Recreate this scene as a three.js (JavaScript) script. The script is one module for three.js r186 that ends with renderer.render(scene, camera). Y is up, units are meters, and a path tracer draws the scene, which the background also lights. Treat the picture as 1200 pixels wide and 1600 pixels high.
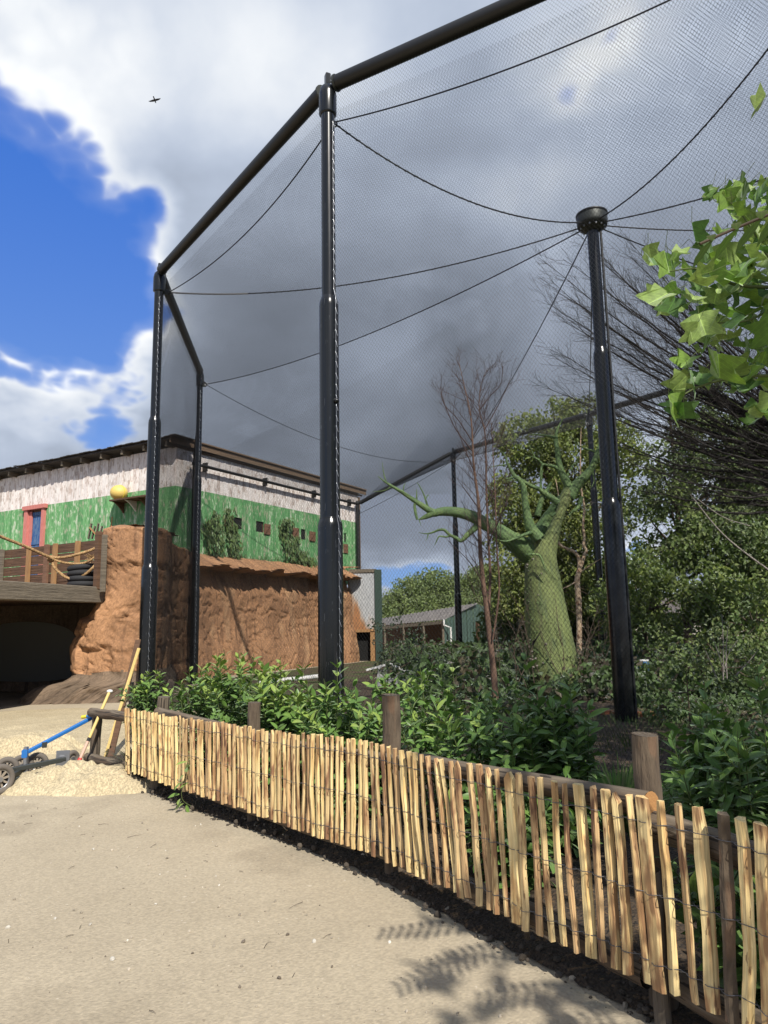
import * as THREE from 'three';
import { mergeGeometries } from 'three/addons/utils/BufferGeometryUtils.js';
import { ImprovedNoise } from 'three/addons/math/ImprovedNoise.js';

// ---------------------------------------------------------------- camera, sky, sun, exposure
const scene = new THREE.Scene();
const camera = new THREE.PerspectiveCamera(71.56, 0.75, 0.05, 600);
camera.position.set(0, 1.68, 0);
camera.rotation.order = 'YXZ';
camera.rotation.set(THREE.MathUtils.degToRad(8.7), 0, THREE.MathUtils.degToRad(-1.0));
camera.updateMatrixWorld(true);
const renderer = new THREE.WebGLRenderer({ antialias: true });
renderer.setSize(768, 1024);
renderer.toneMapping = THREE.LinearToneMapping;
renderer.toneMappingExposure = 1.32;
renderer.shadowMap.enabled = true;
renderer.shadowMap.type = THREE.PCFSoftShadowMap;

const SUN_AZ = 20, SUN_EL = 45;                     // degrees: azimuth to the right of straight behind the viewer
const rad = THREE.MathUtils.degToRad;
const sunDir = new THREE.Vector3(Math.sin(rad(SUN_AZ)) * Math.cos(rad(SUN_EL)), Math.sin(rad(SUN_EL)), Math.cos(rad(SUN_AZ)) * Math.cos(rad(SUN_EL)));
const sun = new THREE.DirectionalLight(new THREE.Color(1.0, 0.95, 0.86), 5.0);
sun.position.copy(sunDir).multiplyScalar(60).add(new THREE.Vector3(0, 0, -14));
sun.target.position.set(0, 0, -14);
sun.castShadow = true;
Object.assign(sun.shadow.camera, { left: -30, right: 30, top: 30, bottom: -30, near: 1, far: 140 });
sun.shadow.mapSize.set(4096, 4096);
sun.shadow.radius = 1;
scene.add(sun, sun.target);

// ---------------------------------------------------------------- small helpers
const V = (x, y, z) => new THREE.Vector3(x, y, z);
function rng(seed) { let a = seed >>> 0; return () => { a = (a + 0x6D2B79F5) >>> 0; let t = a; t = Math.imul(t ^ (t >>> 15), t | 1); t ^= t + Math.imul(t ^ (t >>> 7), t | 61); return ((t ^ (t >>> 14)) >>> 0) / 4294967296; }; }
const lerp = (a, b, t) => a + (b - a) * t, clamp = (x, a = 0, b = 1) => Math.min(b, Math.max(a, x));
const sstep = (a, b, x) => { const t = clamp((x - a) / (b - a)); return t * t * (3 - 2 * t); };
const EYE = camera.position.clone();
// direction through a point of the 1200 x 1600 photograph, used to read real positions off it
function ray(px, py) { const d = V((px - 600) / 1110, -(py - 800) / 1110, -1).applyQuaternion(camera.quaternion); return d.multiplyScalar(-1 / d.z); }
function at(px, py, depth) { return ray(px, py).multiplyScalar(depth).add(EYE); }
function atH(px, py, h = 0) { const d = ray(px, py); return d.multiplyScalar((h - EYE.y) / d.y).add(EYE); }
function inFrame(p, m = 60) { const q = p.clone().sub(EYE).applyQuaternion(camera.quaternion.clone().invert()); if (q.z > -0.2) return false; const x = 600 - 1110 * q.x / q.z, y = 800 + 1110 * q.y / q.z; return x > -m && x < 1200 + m && y > -m && y < 1600 + m; }
const perlin = new ImprovedNoise();
const n3 = (x, y, z) => perlin.noise(x, y, z);
function fbm3(x, y, z, o = 4) { let s = 0, a = 0.5; for (let i = 0; i < o; i++) { s += a * perlin.noise(x, y, z); x *= 2.03; y *= 2.03; z *= 2.03; a *= 0.5; } return s; }

// ---------------------------------------------------------------- sky: air and broken cloud
{
  const W = 4096, Hh = 2048, data = new Float32Array(W * Hh * 4);
  const ae = (px, py) => { const d = ray(px, py).normalize(); return [Math.atan2(d.x, -d.z) * 180 / Math.PI, Math.asin(d.y) * 180 / Math.PI]; };
  const el = (px, py, ra, rb, rot, w) => { const [a, e] = ae(px, py); const r = rad(rot); return { a, e, ra, rb, c: Math.cos(r), s: Math.sin(r), w, k: Math.cos(rad(e)) }; };
  // openings of blue air
  const gaps = [el(75, 385, 9.0, 5.0, -34, 1.5), el(150, 480, 6, 3.6, 55, 1.0), el(-90, 380, 8, 5.6, 0, 1.4), el(232, 315, 1.8, 1.2, 20, 0.7), el(172, 680, 1.8, 3.0, -20, 0.9), el(150, 545, 2.6, 1.0, -25, 0.55),
    el(640, 905, 3.8, 1.3, 4, 1.6), el(40, -10, 3.0, 1.0, 10, 0.35), el(900, 130, 5, 2.0, 45, 0.55), el(935, 60, 3, 2.4, 0, 0.3), el(610, 640, 3.4, 3, 0, 0.4), el(990, 860, 2.6, 1.2, 0, 1.3)];
  // sunlit and shaded parts of the cloud
  const tones = [el(70, 120, 9, 6, 10, 0.20), el(250, 60, 12, 8, 0, 0.08), el(30, 560, 7, 5, 0, 0.30), el(218, 440, 2.4, 5, 15, 0.30), el(60, 640, 7, 4, 0, 0.06), el(470, 90, 8, 7, 0, 0.08), el(850, 270, 9, 6, -20, 0.12), el(1000, 40, 12, 7, 0, 0.02), el(700, 120, 8, 6, 0, -0.06),
    el(600, 530, 4, 3, 0, 0.12), el(800, 460, 5, 5, 0, 0.10), el(640, 720, 17, 8, 0, -0.24), el(400, 560, 9, 11, 0, -0.26), el(560, 330, 7, 6, 0, -0.06), el(660, 830, 10, 3.5, 0, -0.08), el(760, 560, 9, 6, 0, -0.06), el(1060, 800, 8, 8, 0, 0.26)];
  const low = new THREE.Vector3(0.11, 0.10, 0.08);
  const vals = (L, a, e) => { let s = 0; for (const g of L) { let da = a - g.a; if (da > 180) da -= 360; if (da < -180) da += 360; da *= g.k; const de = e - g.e; if (Math.abs(da) > 30 || Math.abs(de) > 30) continue; const u = (da * g.c + de * g.s) / g.ra, v = (-da * g.s + de * g.c) / g.rb; s += g.w * Math.exp(-(u * u + v * v)); } return s; };
  for (let j = 0; j < Hh; j++) {
    const e = ((j + 0.5) / Hh - 0.5) * Math.PI, y = Math.sin(e), c = Math.cos(e), eD = e * 180 / Math.PI;
    for (let i = 0; i < W; i++) {
      const o = (j * W + i) * 4; data[o + 3] = 1;
      if (eD < -0.3) { data[o] = low.x; data[o + 1] = low.y; data[o + 2] = low.z; continue; }
      const th = ((i + 0.5) / W - 0.5) * 2 * Math.PI, x = Math.cos(th) * c, z = Math.sin(th) * c;
      const aD = Math.atan2(x, -z) * 180 / Math.PI;
      const yy = Math.max(y, 0), qx = x / (yy + 0.42), qz = z / (yy + 0.42);
      const wx = n3(qx * 2.1 + 7, qz * 2.1, 3.3), wz = n3(qx * 2.1, qz * 2.1 + 5, 9.1);
      const big = n3(qx * 1.15 + 2.2, qz * 1.15 - 1.7, 0.5);
      const f = fbm3(qx * 3.1 + 0.35 * wx, qz * 3.1 + 0.35 * wz, 1.7 + yy, 8);
      const bil = 0.5 - Math.abs(n3(qx * 9 + 0.5 * wx, qz * 9 + 0.5 * wz, 4.4)) - 0.5 * Math.abs(n3(qx * 19, qz * 19 + wx, 6.4)) - 0.25 * Math.abs(n3(qx * 41, qz * 41, 2.4));
      const front = Math.exp(-Math.pow(aD / 62, 4));
      let cov = lerp(0.12 + 0.9 * big, 0.86 + 0.1 * big + 0.5 * sstep(-24, -10, aD), front) + 1.35 * f + 0.85 * bil - 0.12 - vals(gaps, aD, eD) * 1.15;
      cov += 0.25 * sstep(14, 2, eD) * (1 - front);
      const dens = 0.82 * sstep(-0.06, 0.34, cov) + 0.18 * sstep(-0.5, 0.3, cov), thick = sstep(0.1, 1.0, cov);
      const g = fbm3(qx * 2.3 - 3 + 0.3 * wz, qz * 2.3 + 8 + 0.3 * wx, 5.1, 8);
      const edge = 1 - sstep(0.25, 0.9, cov); let b = 0.74 - 0.2 * thick + 0.52 * g + (0.04 + 0.12 * edge) * bil + vals(tones, aD, eD) * (0.85 + 0.6 * g);
      b = clamp(b, 0.25, 1.08);
      const h = Math.pow(1 - yy, 2.5);
      const sr = lerp(0.018, 0.30, h), sg = lerp(0.13, 0.50, h), sb = lerp(0.58, 0.86, h);
      const warm = sstep(0.55, 1.0, b);
      const cr = b * lerp(0.75, 0.965, warm), cg = b * lerp(0.86, 0.985, warm), cb = b * lerp(1.06, 1.0, warm);
      const K = 0.82; data[o] = K * lerp(sr, cr, dens); data[o + 1] = K * lerp(sg, cg, dens); data[o + 2] = K * lerp(sb, cb, dens);
    }
  }
  const t = new THREE.DataTexture(data, W, Hh, THREE.RGBAFormat, THREE.FloatType);
  t.mapping = THREE.EquirectangularReflectionMapping; t.magFilter = t.minFilter = THREE.LinearFilter; t.wrapS = THREE.RepeatWrapping; t.needsUpdate = true;
  scene.background = t; scene.environment = t;
}

// ---------------------------------------------------------------- objects, names, parts
const used = {};
function numbered(n) { const k = used[n] = (used[n] ?? -1) + 1; return k ? n + '_' + String(k).padStart(3, '0') : n; }
function thing(name, label, category, p = V(0, 0, 0), group) {
  const o = new THREE.Group(); o.name = numbered(name); o.position.copy(p); scene.add(o);
  o.userData = { label, category }; if (group) o.userData.group = group; return o;
}
function part(name, geo, mat, parent, opt = {}) {     // geometry is given in world metres unless opt.local
  if (!opt.local) { let p = parent; const off = V(0, 0, 0); while (p && p !== scene) { off.add(p.position); p = p.parent; } geo.translate(-off.x, -off.y, -off.z); }
  const m = new THREE.Mesh(geo, mat); m.name = numbered(name); m.castShadow = m.receiveShadow = true;
  if (opt.stuff) m.userData.kind = 'stuff'; if (opt.label) m.userData.label = opt.label;
  parent.add(m); return m;
}
function structure(name, geo, mat) { const m = new THREE.Mesh(geo, mat); m.name = numbered(name); m.castShadow = m.receiveShadow = true; m.userData.kind = 'structure'; scene.add(m); return m; }
function copies(name, geo, mat, list, parent, colors) {   // list of Matrix4 in world space
  const m = new THREE.InstancedMesh(geo, mat, list.length); m.name = numbered(name); m.castShadow = m.receiveShadow = true;
  const off = V(0, 0, 0); let p = parent; while (p && p !== scene) { off.add(p.position); p = p.parent; }
  const t = new THREE.Matrix4().makeTranslation(-off.x, -off.y, -off.z);
  list.forEach((x, i) => { m.setMatrixAt(i, t.clone().multiply(x)); if (colors) m.setColorAt(i, colors[i]); });
  m.userData.kind = 'stuff'; parent.add(m); return m;
}

// ---------------------------------------------------------------- geometry helpers (uv in metres)
function tube(pts, radii, sides = 6, caps = true, uvs = 1) {
  const n = pts.length, R = i => Array.isArray(radii) ? radii[i] : radii;
  const pos = [], nor = [], uv = [], idx = []; let t = V(0, 0, 0), nrm = null, len = 0;
  for (let i = 0; i < n; i++) {
    t = pts[Math.min(i + 1, n - 1)].clone().sub(pts[Math.max(i - 1, 0)]).normalize();
    if (!nrm) nrm = Math.abs(t.y) < 0.9 ? V(0, 1, 0) : V(1, 0, 0);
    nrm = nrm.clone().addScaledVector(t, -nrm.dot(t)).normalize(); const b = t.clone().cross(nrm);
    if (i) len += pts[i].distanceTo(pts[i - 1]);
    for (let k = 0; k <= sides; k++) {
      const a = k / sides * 2 * Math.PI, d = nrm.clone().multiplyScalar(Math.cos(a)).addScaledVector(b, Math.sin(a));
      pos.push(pts[i].x + d.x * R(i), pts[i].y + d.y * R(i), pts[i].z + d.z * R(i)); nor.push(d.x, d.y, d.z); uv.push(k / sides * 2 * Math.PI * Math.max(R(0), 0.004) * uvs, len * uvs);
    }
  }
  const s1 = sides + 1;
  for (let i = 0; i < n - 1; i++) for (let k = 0; k < sides; k++) { const a = i * s1 + k, b = a + 1, c = a + s1, d = c + 1; idx.push(a, b, c, b, d, c); }
  if (caps) for (const [e, sgn] of [[0, -1], [n - 1, 1]]) {
    const tt = e ? pts[n - 1].clone().sub(pts[n - 2]).normalize() : pts[0].clone().sub(pts[1]).normalize(); const base = pos.length / 3;
    pos.push(pts[e].x, pts[e].y, pts[e].z); nor.push(tt.x, tt.y, tt.z); uv.push(0, 0);
    for (let k = 0; k <= sides; k++) { const q = (e * s1 + k) * 3; pos.push(pos[q], pos[q + 1], pos[q + 2]); nor.push(tt.x, tt.y, tt.z); uv.push(pos[q] - pts[e].x + pos[q + 2] - pts[e].z, pos[q + 1] - pts[e].y); }
    for (let k = 0; k < sides; k++) sgn > 0 ? idx.push(base, base + 1 + k, base + 2 + k) : idx.push(base, base + 2 + k, base + 1 + k);
  }
  const g = new THREE.BufferGeometry(); g.setAttribute('position', new THREE.Float32BufferAttribute(pos, 3)); g.setAttribute('normal', new THREE.Float32BufferAttribute(nor, 3)); g.setAttribute('uv', new THREE.Float32BufferAttribute(uv, 2)); g.setIndex(idx); return g;
}
function bar(a, b, r, sides = 8) { return tube([a, b], r, sides); }
function smooth(pts, n) { return new THREE.CatmullRomCurve3(pts, false, 'centripetal').getPoints(n); }
function smoothR(pts, radii, n) { const c = new THREE.CatmullRomCurve3(pts, false, 'centripetal'), P = c.getPoints(n), r = P.map((_, i) => { const t = i / n * (radii.length - 1), k = Math.min(Math.floor(t), radii.length - 2); return lerp(radii[k], radii[k + 1], t - k); }); return [P, r]; }
function box(w, h, d, ou = 0, ov = 0, bevel = 0) {         // uv in metres on each face; long edges may be chamfered
  let g;
  if (bevel > 0) {
    const s = new THREE.Shape(), x = w / 2, y = h / 2, c = bevel;
    s.moveTo(-x + c, -y); s.lineTo(x - c, -y); s.lineTo(x, -y + c); s.lineTo(x, y - c); s.lineTo(x - c, y); s.lineTo(-x + c, y); s.lineTo(-x, y - c); s.lineTo(-x, -y + c); s.closePath();
    g = new THREE.ExtrudeGeometry(s, { depth: d, bevelEnabled: false }); g.translate(0, 0, -d / 2);
  } else g = new THREE.BoxGeometry(w, h, d).toNonIndexed();
  return planar(g, ou, ov);
}
function planar(g, ou = 0, ov = 0) {                     // box-mapped uv in metres
  if (g.index) g = g.toNonIndexed(); g.computeVertexNormals();
  const p = g.attributes.position, n = g.attributes.normal, uv = new Float32Array(p.count * 2);
  for (let i = 0; i < p.count; i++) { const ax = Math.abs(n.getX(i)), ay = Math.abs(n.getY(i)), az = Math.abs(n.getZ(i)); let u, v; if (ax >= ay && ax >= az) { u = p.getZ(i); v = p.getY(i); } else if (ay >= az) { u = p.getX(i); v = p.getZ(i); } else { u = p.getX(i); v = p.getY(i); } uv[2 * i] = u + ou; uv[2 * i + 1] = v + ov; }
  g.setAttribute('uv', new THREE.BufferAttribute(uv, 2)); for (const k of Object.keys(g.attributes)) if (!['position', 'normal', 'uv'].includes(k)) g.deleteAttribute(k); return g;
}
// a box whose x axis runs along dir (in plan), centred at c
function boxAt(c, w, h, d, yaw = 0, ou = 0, ov = 0, bevel = 0) { const g = box(w, h, d, ou, ov, bevel); g.rotateY(yaw); g.translate(c.x, c.y, c.z); return g; }
// a squared timber from a to b
function timber(a, b, w, h, ou = 0, bevel = 0, roll = 0) {
  const L = a.distanceTo(b), g = box(w, h, L, ou, ou * 1.7, bevel); if (roll) g.rotateZ(roll);
  const z = b.clone().sub(a).normalize(), x = V(0, 1, 0).cross(z); if (x.lengthSq() < 1e-6) x.set(1, 0, 0); x.normalize(); const y = z.clone().cross(x);
  const m = new THREE.Matrix4().makeBasis(x, y, z); m.setPosition(a.clone().add(b).multiplyScalar(0.5)); g.applyMatrix4(m); return g;
}
const merge = L => mergeGeometries(L.map(g => g.index ? g.toNonIndexed() : g));
function lathe(profile, seg = 20, c = V(0, 0, 0)) { const g = new THREE.LatheGeometry(profile.map(([r, y]) => new THREE.Vector2(Math.max(r, 1e-4), y)), seg); g.translate(c.x, c.y, c.z); const uv = g.attributes.uv, p = g.attributes.position; for (let i = 0; i < uv.count; i++) uv.setXY(i, uv.getX(i) * 1.0, p.getY(i)); return g; }

// ---------------------------------------------------------------- procedural textures
function hash(ix, iy, s) { let h = Math.imul(ix, 374761393) ^ Math.imul(iy, 668265263) ^ Math.imul(s, 1274126177); h = Math.imul(h ^ (h >>> 13), 1274126177); return ((h ^ (h >>> 16)) >>> 0) / 4294967296; }
function tn(x, y, px, py, s) {                               // tileable value noise
  const ix = Math.floor(x), iy = Math.floor(y), fx = x - ix, fy = y - iy, ux = fx * fx * (3 - 2 * fx), uy = fy * fy * (3 - 2 * fy);
  const a = ((ix % px) + px) % px, b = (a + 1) % px, c = ((iy % py) + py) % py, d = (c + 1) % py;
  return lerp(lerp(hash(a, c, s), hash(b, c, s), ux), lerp(hash(a, d, s), hash(b, d, s), ux), uy);
}
function tf(u, v, fx, fy, o, s) { let r = 0, a = 0.5, t = 0; for (let i = 0; i < o; i++) { r += a * tn(u * fx, v * fy, fx, fy, s + i); t += a; a *= 0.5; fx *= 2; fy *= 2; } return r / t; }
function texture(w, h, fn, mw, mh, srgb = true) {            // fn(u, v) -> [r, g, b] 0..255; the tile is mw x mh metres
  const d = new Uint8Array(w * h * 4);
  for (let j = 0; j < h; j++) for (let i = 0; i < w; i++) { const c = fn((i + 0.5) / w, (j + 0.5) / h), o = (j * w + i) * 4; d[o] = clamp(c[0], 0, 255); d[o + 1] = clamp(c[1], 0, 255); d[o + 2] = clamp(c[2], 0, 255); d[o + 3] = 255; }
  const t = new THREE.DataTexture(d, w, h); t.wrapS = t.wrapT = THREE.RepeatWrapping; t.magFilter = THREE.LinearFilter; t.minFilter = THREE.LinearMipmapLinearFilter; t.generateMipmaps = true;
  if (srgb) t.colorSpace = THREE.SRGBColorSpace; t.repeat.set(1 / mw, 1 / mh); t.needsUpdate = true; return t;
}
const gray = (w, h, fn, mw, mh) => texture(w, h, (u, v) => { const x = 255 * clamp(fn(u, v)); return [x, x, x]; }, mw, mh, false);
const mix3 = (a, b, t) => [lerp(a[0], b[0], t), lerp(a[1], b[1], t), lerp(a[2], b[2], t)];
const std = o => { const m = new THREE.MeshStandardMaterial(o); m.color.multiplyScalar(0.8); return m; }, phys = o => new THREE.MeshPhysicalMaterial(o);
const M = {};

// compacted sandy yard
M.sand = std({ roughness: 0.97, bumpScale: 0.008,
  map: texture(2048, 2048, (u, v) => {
    const a = tf(u, v, 5, 5, 5, 1), b = tf(u, v, 40, 40, 4, 21), g = tf(u, v, 700, 700, 2, 41), p = tf(u, v, 300, 300, 2, 61), d = tf(u, v, 13, 13, 4, 91);
    let c = mix3([168, 155, 132], [183, 170, 146], sstep(0.2, 0.8, a * 0.8 + b * 0.2));
    c = mix3(c, [140, 128, 108], 0.42 * sstep(0.54, 0.76, d));
    const k = 0.91 + 0.18 * g; c = c.map(x => x * k);
    if (p > 0.90) c = mix3(c, [112, 100, 84], 0.45); if (p < 0.09) c = mix3(c, [220, 210, 194], 0.45); return c;
  }, 9, 9),
  bumpMap: gray(1024, 1024, (u, v) => 0.5 * tf(u, v, 5, 5, 3, 5) + 0.12 * tf(u, v, 50, 50, 3, 15) + 0.38 * tf(u, v, 300, 300, 2, 25), 3.1, 3.1) });
M.paleSand = std({ roughness: 1, bumpScale: 0.016,
  map: texture(512, 512, (u, v) => { const a = tf(u, v, 6, 6, 5, 3), g = tf(u, v, 128, 128, 2, 31); const c = mix3([176, 160, 128], [198, 183, 150], a); return c.map(x => x * (0.78 + 0.42 * g)); }, 1.4, 1.4),
  bumpMap: gray(512, 512, (u, v) => 0.5 * tf(u, v, 14, 14, 4, 7) + 0.5 * tf(u, v, 70, 70, 2, 17), 1.3, 1.3) });
M.soil = std({ roughness: 1, bumpScale: 0.05,
  map: texture(1024, 1024, (u, v) => { const a = tf(u, v, 9, 9, 5, 4), g = tf(u, v, 180, 180, 2, 34), l = tf(u, v, 64, 64, 3, 54); let c = mix3([50, 40, 31], [82, 68, 52], a); if (l > 0.68) c = mix3(c, [120, 94, 64], 0.6); return c.map(x => x * (0.7 + 0.6 * g)); }, 2.2, 2.2),
  bumpMap: gray(512, 512, (u, v) => 0.5 * tf(u, v, 16, 16, 4, 8) + 0.5 * tf(u, v, 64, 64, 2, 18), 1.1, 1.1) });
M.meadow = std({ roughness: 1, bumpScale: 0.04, bumpMap: M.soil.bumpMap,
  map: texture(512, 512, (u, v) => { const a = tf(u, v, 7, 7, 5, 71), b = tf(u, v, 40, 40, 3, 75), g = tf(u, v, 120, 120, 2, 79); let c = mix3([70, 60, 44], [98, 84, 62], b); c = mix3(c, [72, 88, 40], 0.85 * sstep(0.42, 0.6, a * 0.7 + b * 0.3)); return c.map(x => x * (0.7 + 0.6 * g)); }, 3.3, 3.3) });
M.stone = std({ roughness: 0.95, color: new THREE.Color(0.32, 0.27, 0.21) });
M.clod = std({ roughness: 1, color: new THREE.Color(0.13, 0.10, 0.07) });
M.paving = std({ roughness: 0.9, color: new THREE.Color(0.30, 0.29, 0.28) });

// split chestnut: u across the paling, v along it
function paling(seed, light, dark, bark, barkAmt) {
  return texture(256, 512, (u, v) => {
    const g = tf(u, v, 28, 3, 4, seed), f = tf(u, v, 90, 6, 2, seed + 9), w = tf(u, v, 6, 4, 4, seed + 19), s = tf(u, v, 40, 10, 3, seed + 29);
    let c = mix3(light, dark, sstep(0.35, 0.72, g * 0.6 + w * 0.4)); c = c.map(x => x * (0.84 + 0.32 * f));
    c = mix3(c, bark, barkAmt * sstep(0.52, 0.66, w * 0.72 + s * 0.28)); if (s > 0.77) c = mix3(c, [96, 66, 42], 0.55); return c;
  }, 0.34, 1.1);
}
const palingBump = gray(256, 512, (u, v) => 0.7 * tf(u, v, 34, 4, 4, 77) + 0.3 * tf(u, v, 100, 12, 2, 87), 0.34, 1.1);
M.palings = [
  std({ roughness: 0.75, bumpScale: 0.006, bumpMap: palingBump, map: paling(11, [242, 216, 156], [220, 184, 120], [150, 106, 70], 0.5) }),
  std({ roughness: 0.75, bumpScale: 0.006, bumpMap: palingBump, map: paling(51, [234, 208, 150], [202, 164, 110], [140, 98, 66], 0.65) }),
  std({ roughness: 0.78, bumpScale: 0.006, bumpMap: palingBump, map: paling(91, [222, 194, 140], [186, 148, 102], [126, 88, 62], 0.8) }),
  std({ roughness: 0.8, bumpScale: 0.006, bumpMap: palingBump, map: paling(131, [204, 170, 122], [164, 124, 86], [110, 78, 56], 0.95) })];
M.bark = std({ roughness: 0.95, bumpScale: 0.012, bumpMap: gray(256, 512, (u, v) => tf(u, v, 18, 8, 4, 201), 0.3, 0.8), map: texture(256, 512, (u, v) => { const a = tf(u, v, 12, 6, 5, 203), b = tf(u, v, 5, 4, 3, 213); let c = mix3([74, 62, 50], [128, 112, 92], a); if (b > 0.57) c = mix3(c, [118, 90, 68], 0.6 * sstep(0.57, 0.68, b)); return c; }, 0.3, 0.8) });
M.log = std({ roughness: 0.9, bumpScale: 0.008, bumpMap: gray(256, 512, (u, v) => 0.7 * tf(u, v, 22, 3, 4, 221) + 0.3 * tf(u, v, 60, 14, 2, 225), 0.4, 1.2),
  map: texture(256, 512, (u, v) => { const a = tf(u, v, 20, 3, 5, 223), b = tf(u, v, 4, 3, 3, 233); let c = mix3([74, 64, 54], [142, 128, 108], a); c = mix3(c, [92, 72, 54], 0.6 * sstep(0.46, 0.68, b)); if (tf(u, v, 34, 4, 2, 243) > 0.68) c = mix3(c, [44, 37, 30], 0.75); return c; }, 0.4, 1.2) });
M.logEnd = std({ roughness: 0.85, map: texture(128, 128, (u, v) => { const a = tf(u, v, 8, 8, 4, 251); return mix3([196, 148, 90], [150, 104, 62], a); }, 0.2, 0.2) });
M.darkWood = std({ roughness: 0.9, bumpScale: 0.01, bumpMap: gray(256, 512, (u, v) => tf(u, v, 4, 40, 4, 261), 1, 1), map: texture(256, 256, (u, v) => { const a = tf(u, v, 3, 40, 4, 263), b = tf(u, v, 6, 8, 3, 273); return mix3([74, 52, 38], [118, 88, 64], a * 0.7 + b * 0.3); }, 1, 1) });
M.greyWood = std({ roughness: 0.92, bumpScale: 0.01, bumpMap: gray(256, 256, (u, v) => tf(u, v, 6, 50, 4, 281), 1, 1), map: texture(256, 256, (u, v) => { const a = tf(u, v, 4, 50, 4, 283), b = tf(u, v, 7, 7, 3, 293); return mix3([88, 80, 68], [142, 130, 112], a * 0.65 + b * 0.35); }, 1, 1) });
M.tanWood = std({ roughness: 0.85, map: texture(256, 256, (u, v) => mix3([186, 146, 98], [142, 104, 68], tf(u, v, 30, 4, 4, 303)), 0.6, 0.6) });
M.batten = std({ roughness: 0.75, map: texture(128, 256, (u, v) => mix3([232, 208, 138], [206, 172, 100], tf(u, v, 20, 3, 4, 313)), 0.3, 1) });

// painted boards, weathered along their length
function boards(seed, base, alt, wear, amt) {
  return texture(512, 512, (u, v) => {
    const a = tf(u, v, 42, 6, 4, seed), b = tf(u, v, 20, 12, 4, seed + 9), s = tf(u, v, 60, 16, 3, seed + 19), w = tf(u, v, 5, 5, 3, seed + 29);
    let c = mix3(base, alt, sstep(0.3, 0.75, a)); c = mix3(c, wear, amt * sstep(0.50, 0.66, b * 0.6 + s * 0.4 + (w - 0.5) * 0.3)); return c.map(x => x * (0.9 + 0.2 * s));
  }, 1.7, 1.9);
}
const boardBump = gray(256, 256, (u, v) => 0.7 * tf(u, v, 30, 4, 4, 331) + 0.3 * tf(u, v, 40, 20, 3, 341), 1.7, 1.9);
M.whiteBoards = [std({ roughness: 0.85, bumpScale: 0.012, bumpMap: boardBump, map: boards(401, [224, 218, 214], [204, 196, 190], [134, 116, 104], 0.6) }), std({ roughness: 0.85, bumpScale: 0.012, bumpMap: boardBump, map: boards(431, [228, 222, 218], [210, 200, 194], [142, 120, 108], 0.5) })];
M.greenBoards = [std({ roughness: 0.8, bumpScale: 0.012, bumpMap: boardBump, map: boards(461, [92, 150, 92], [118, 170, 114], [182, 194, 168], 0.95) }), std({ roughness: 0.8, bumpScale: 0.012, bumpMap: boardBump, map: boards(491, [78, 136, 82], [104, 158, 104], [164, 162, 138], 0.85) })];
for (const m of M.whiteBoards) m.color.setScalar(0.98); for (const m of M.greenBoards) m.color.setScalar(0.92);
M.pink = std({ roughness: 0.8, map: texture(128, 128, (u, v) => mix3([196, 110, 102], [214, 142, 132], tf(u, v, 20, 5, 4, 511)), 0.7, 0.7) });
M.blueDoor = std({ roughness: 0.8, map: texture(128, 128, (u, v) => mix3([50, 92, 146], [110, 134, 160], sstep(0.4, 0.7, tf(u, v, 26, 5, 4, 521))), 0.7, 0.7) });
M.roofEdge = std({ roughness: 0.9, color: new THREE.Color(0.05, 0.045, 0.045) });
M.fascia = std({ roughness: 0.9, map: texture(256, 64, (u, v) => mix3([152, 128, 104], [104, 84, 66], tf(u, v, 3, 30, 4, 531)), 1.5, 0.5) });
M.shutter = std({ roughness: 0.85, map: texture(128, 128, (u, v) => mix3([146, 108, 84], [104, 76, 58], tf(u, v, 3, 20, 4, 541)), 0.6, 0.6) });
M.black = std({ roughness: 1, color: new THREE.Color(0.008, 0.008, 0.008) });

// sprayed concrete rock
function rockTex(seed, stops) {
  return texture(1024, 1024, (u, v) => {
    const a = tf(u, v, 5, 4, 6, seed), b = tf(u, v, 18, 12, 4, seed + 9), g = tf(u, v, 150, 150, 2, seed + 19), w = tf(u, v, 10, 3, 4, seed + 29), k = Math.abs(tf(u, v, 9, 9, 4, seed + 39) - 0.5);
    let c = mix3(stops[0], stops[1], sstep(0.3, 0.7, a)); c = mix3(c, stops[2], 0.7 * sstep(0.52, 0.70, b * 0.5 + w * 0.5)); const st = tf(u, v, 34, 3, 4, seed + 49); c = mix3(c, stops[2].map(x => x * 0.8), 0.5 * sstep(0.60, 0.74, st)); c = mix3(c, stops[3], 0.5 * sstep(0.58, 0.78, w)); return c.map(x => x * (0.84 + 0.32 * g));
  }, 4.2, 4.2);
}
const rockBump = gray(1024, 1024, (u, v) => 0.6 * tf(u, v, 9, 7, 6, 601) + 0.4 * tf(u, v, 50, 24, 4, 611), 4.2, 4.2);
M.rock = std({ roughness: 0.95, bumpScale: 0.055, bumpMap: rockBump, map: rockTex(617, [[152, 113, 81], [177, 133, 96], [124, 89, 64], [200, 162, 122]]) });
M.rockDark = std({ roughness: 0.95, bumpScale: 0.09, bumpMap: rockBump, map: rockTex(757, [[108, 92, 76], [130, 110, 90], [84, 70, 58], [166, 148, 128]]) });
M.rockBase = std({ roughness: 0.95, bumpScale: 0.09, bumpMap: rockBump, map: rockTex(717, [[108, 92, 76], [130, 110, 90], [84, 70, 58], [166, 148, 128]]) });

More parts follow.
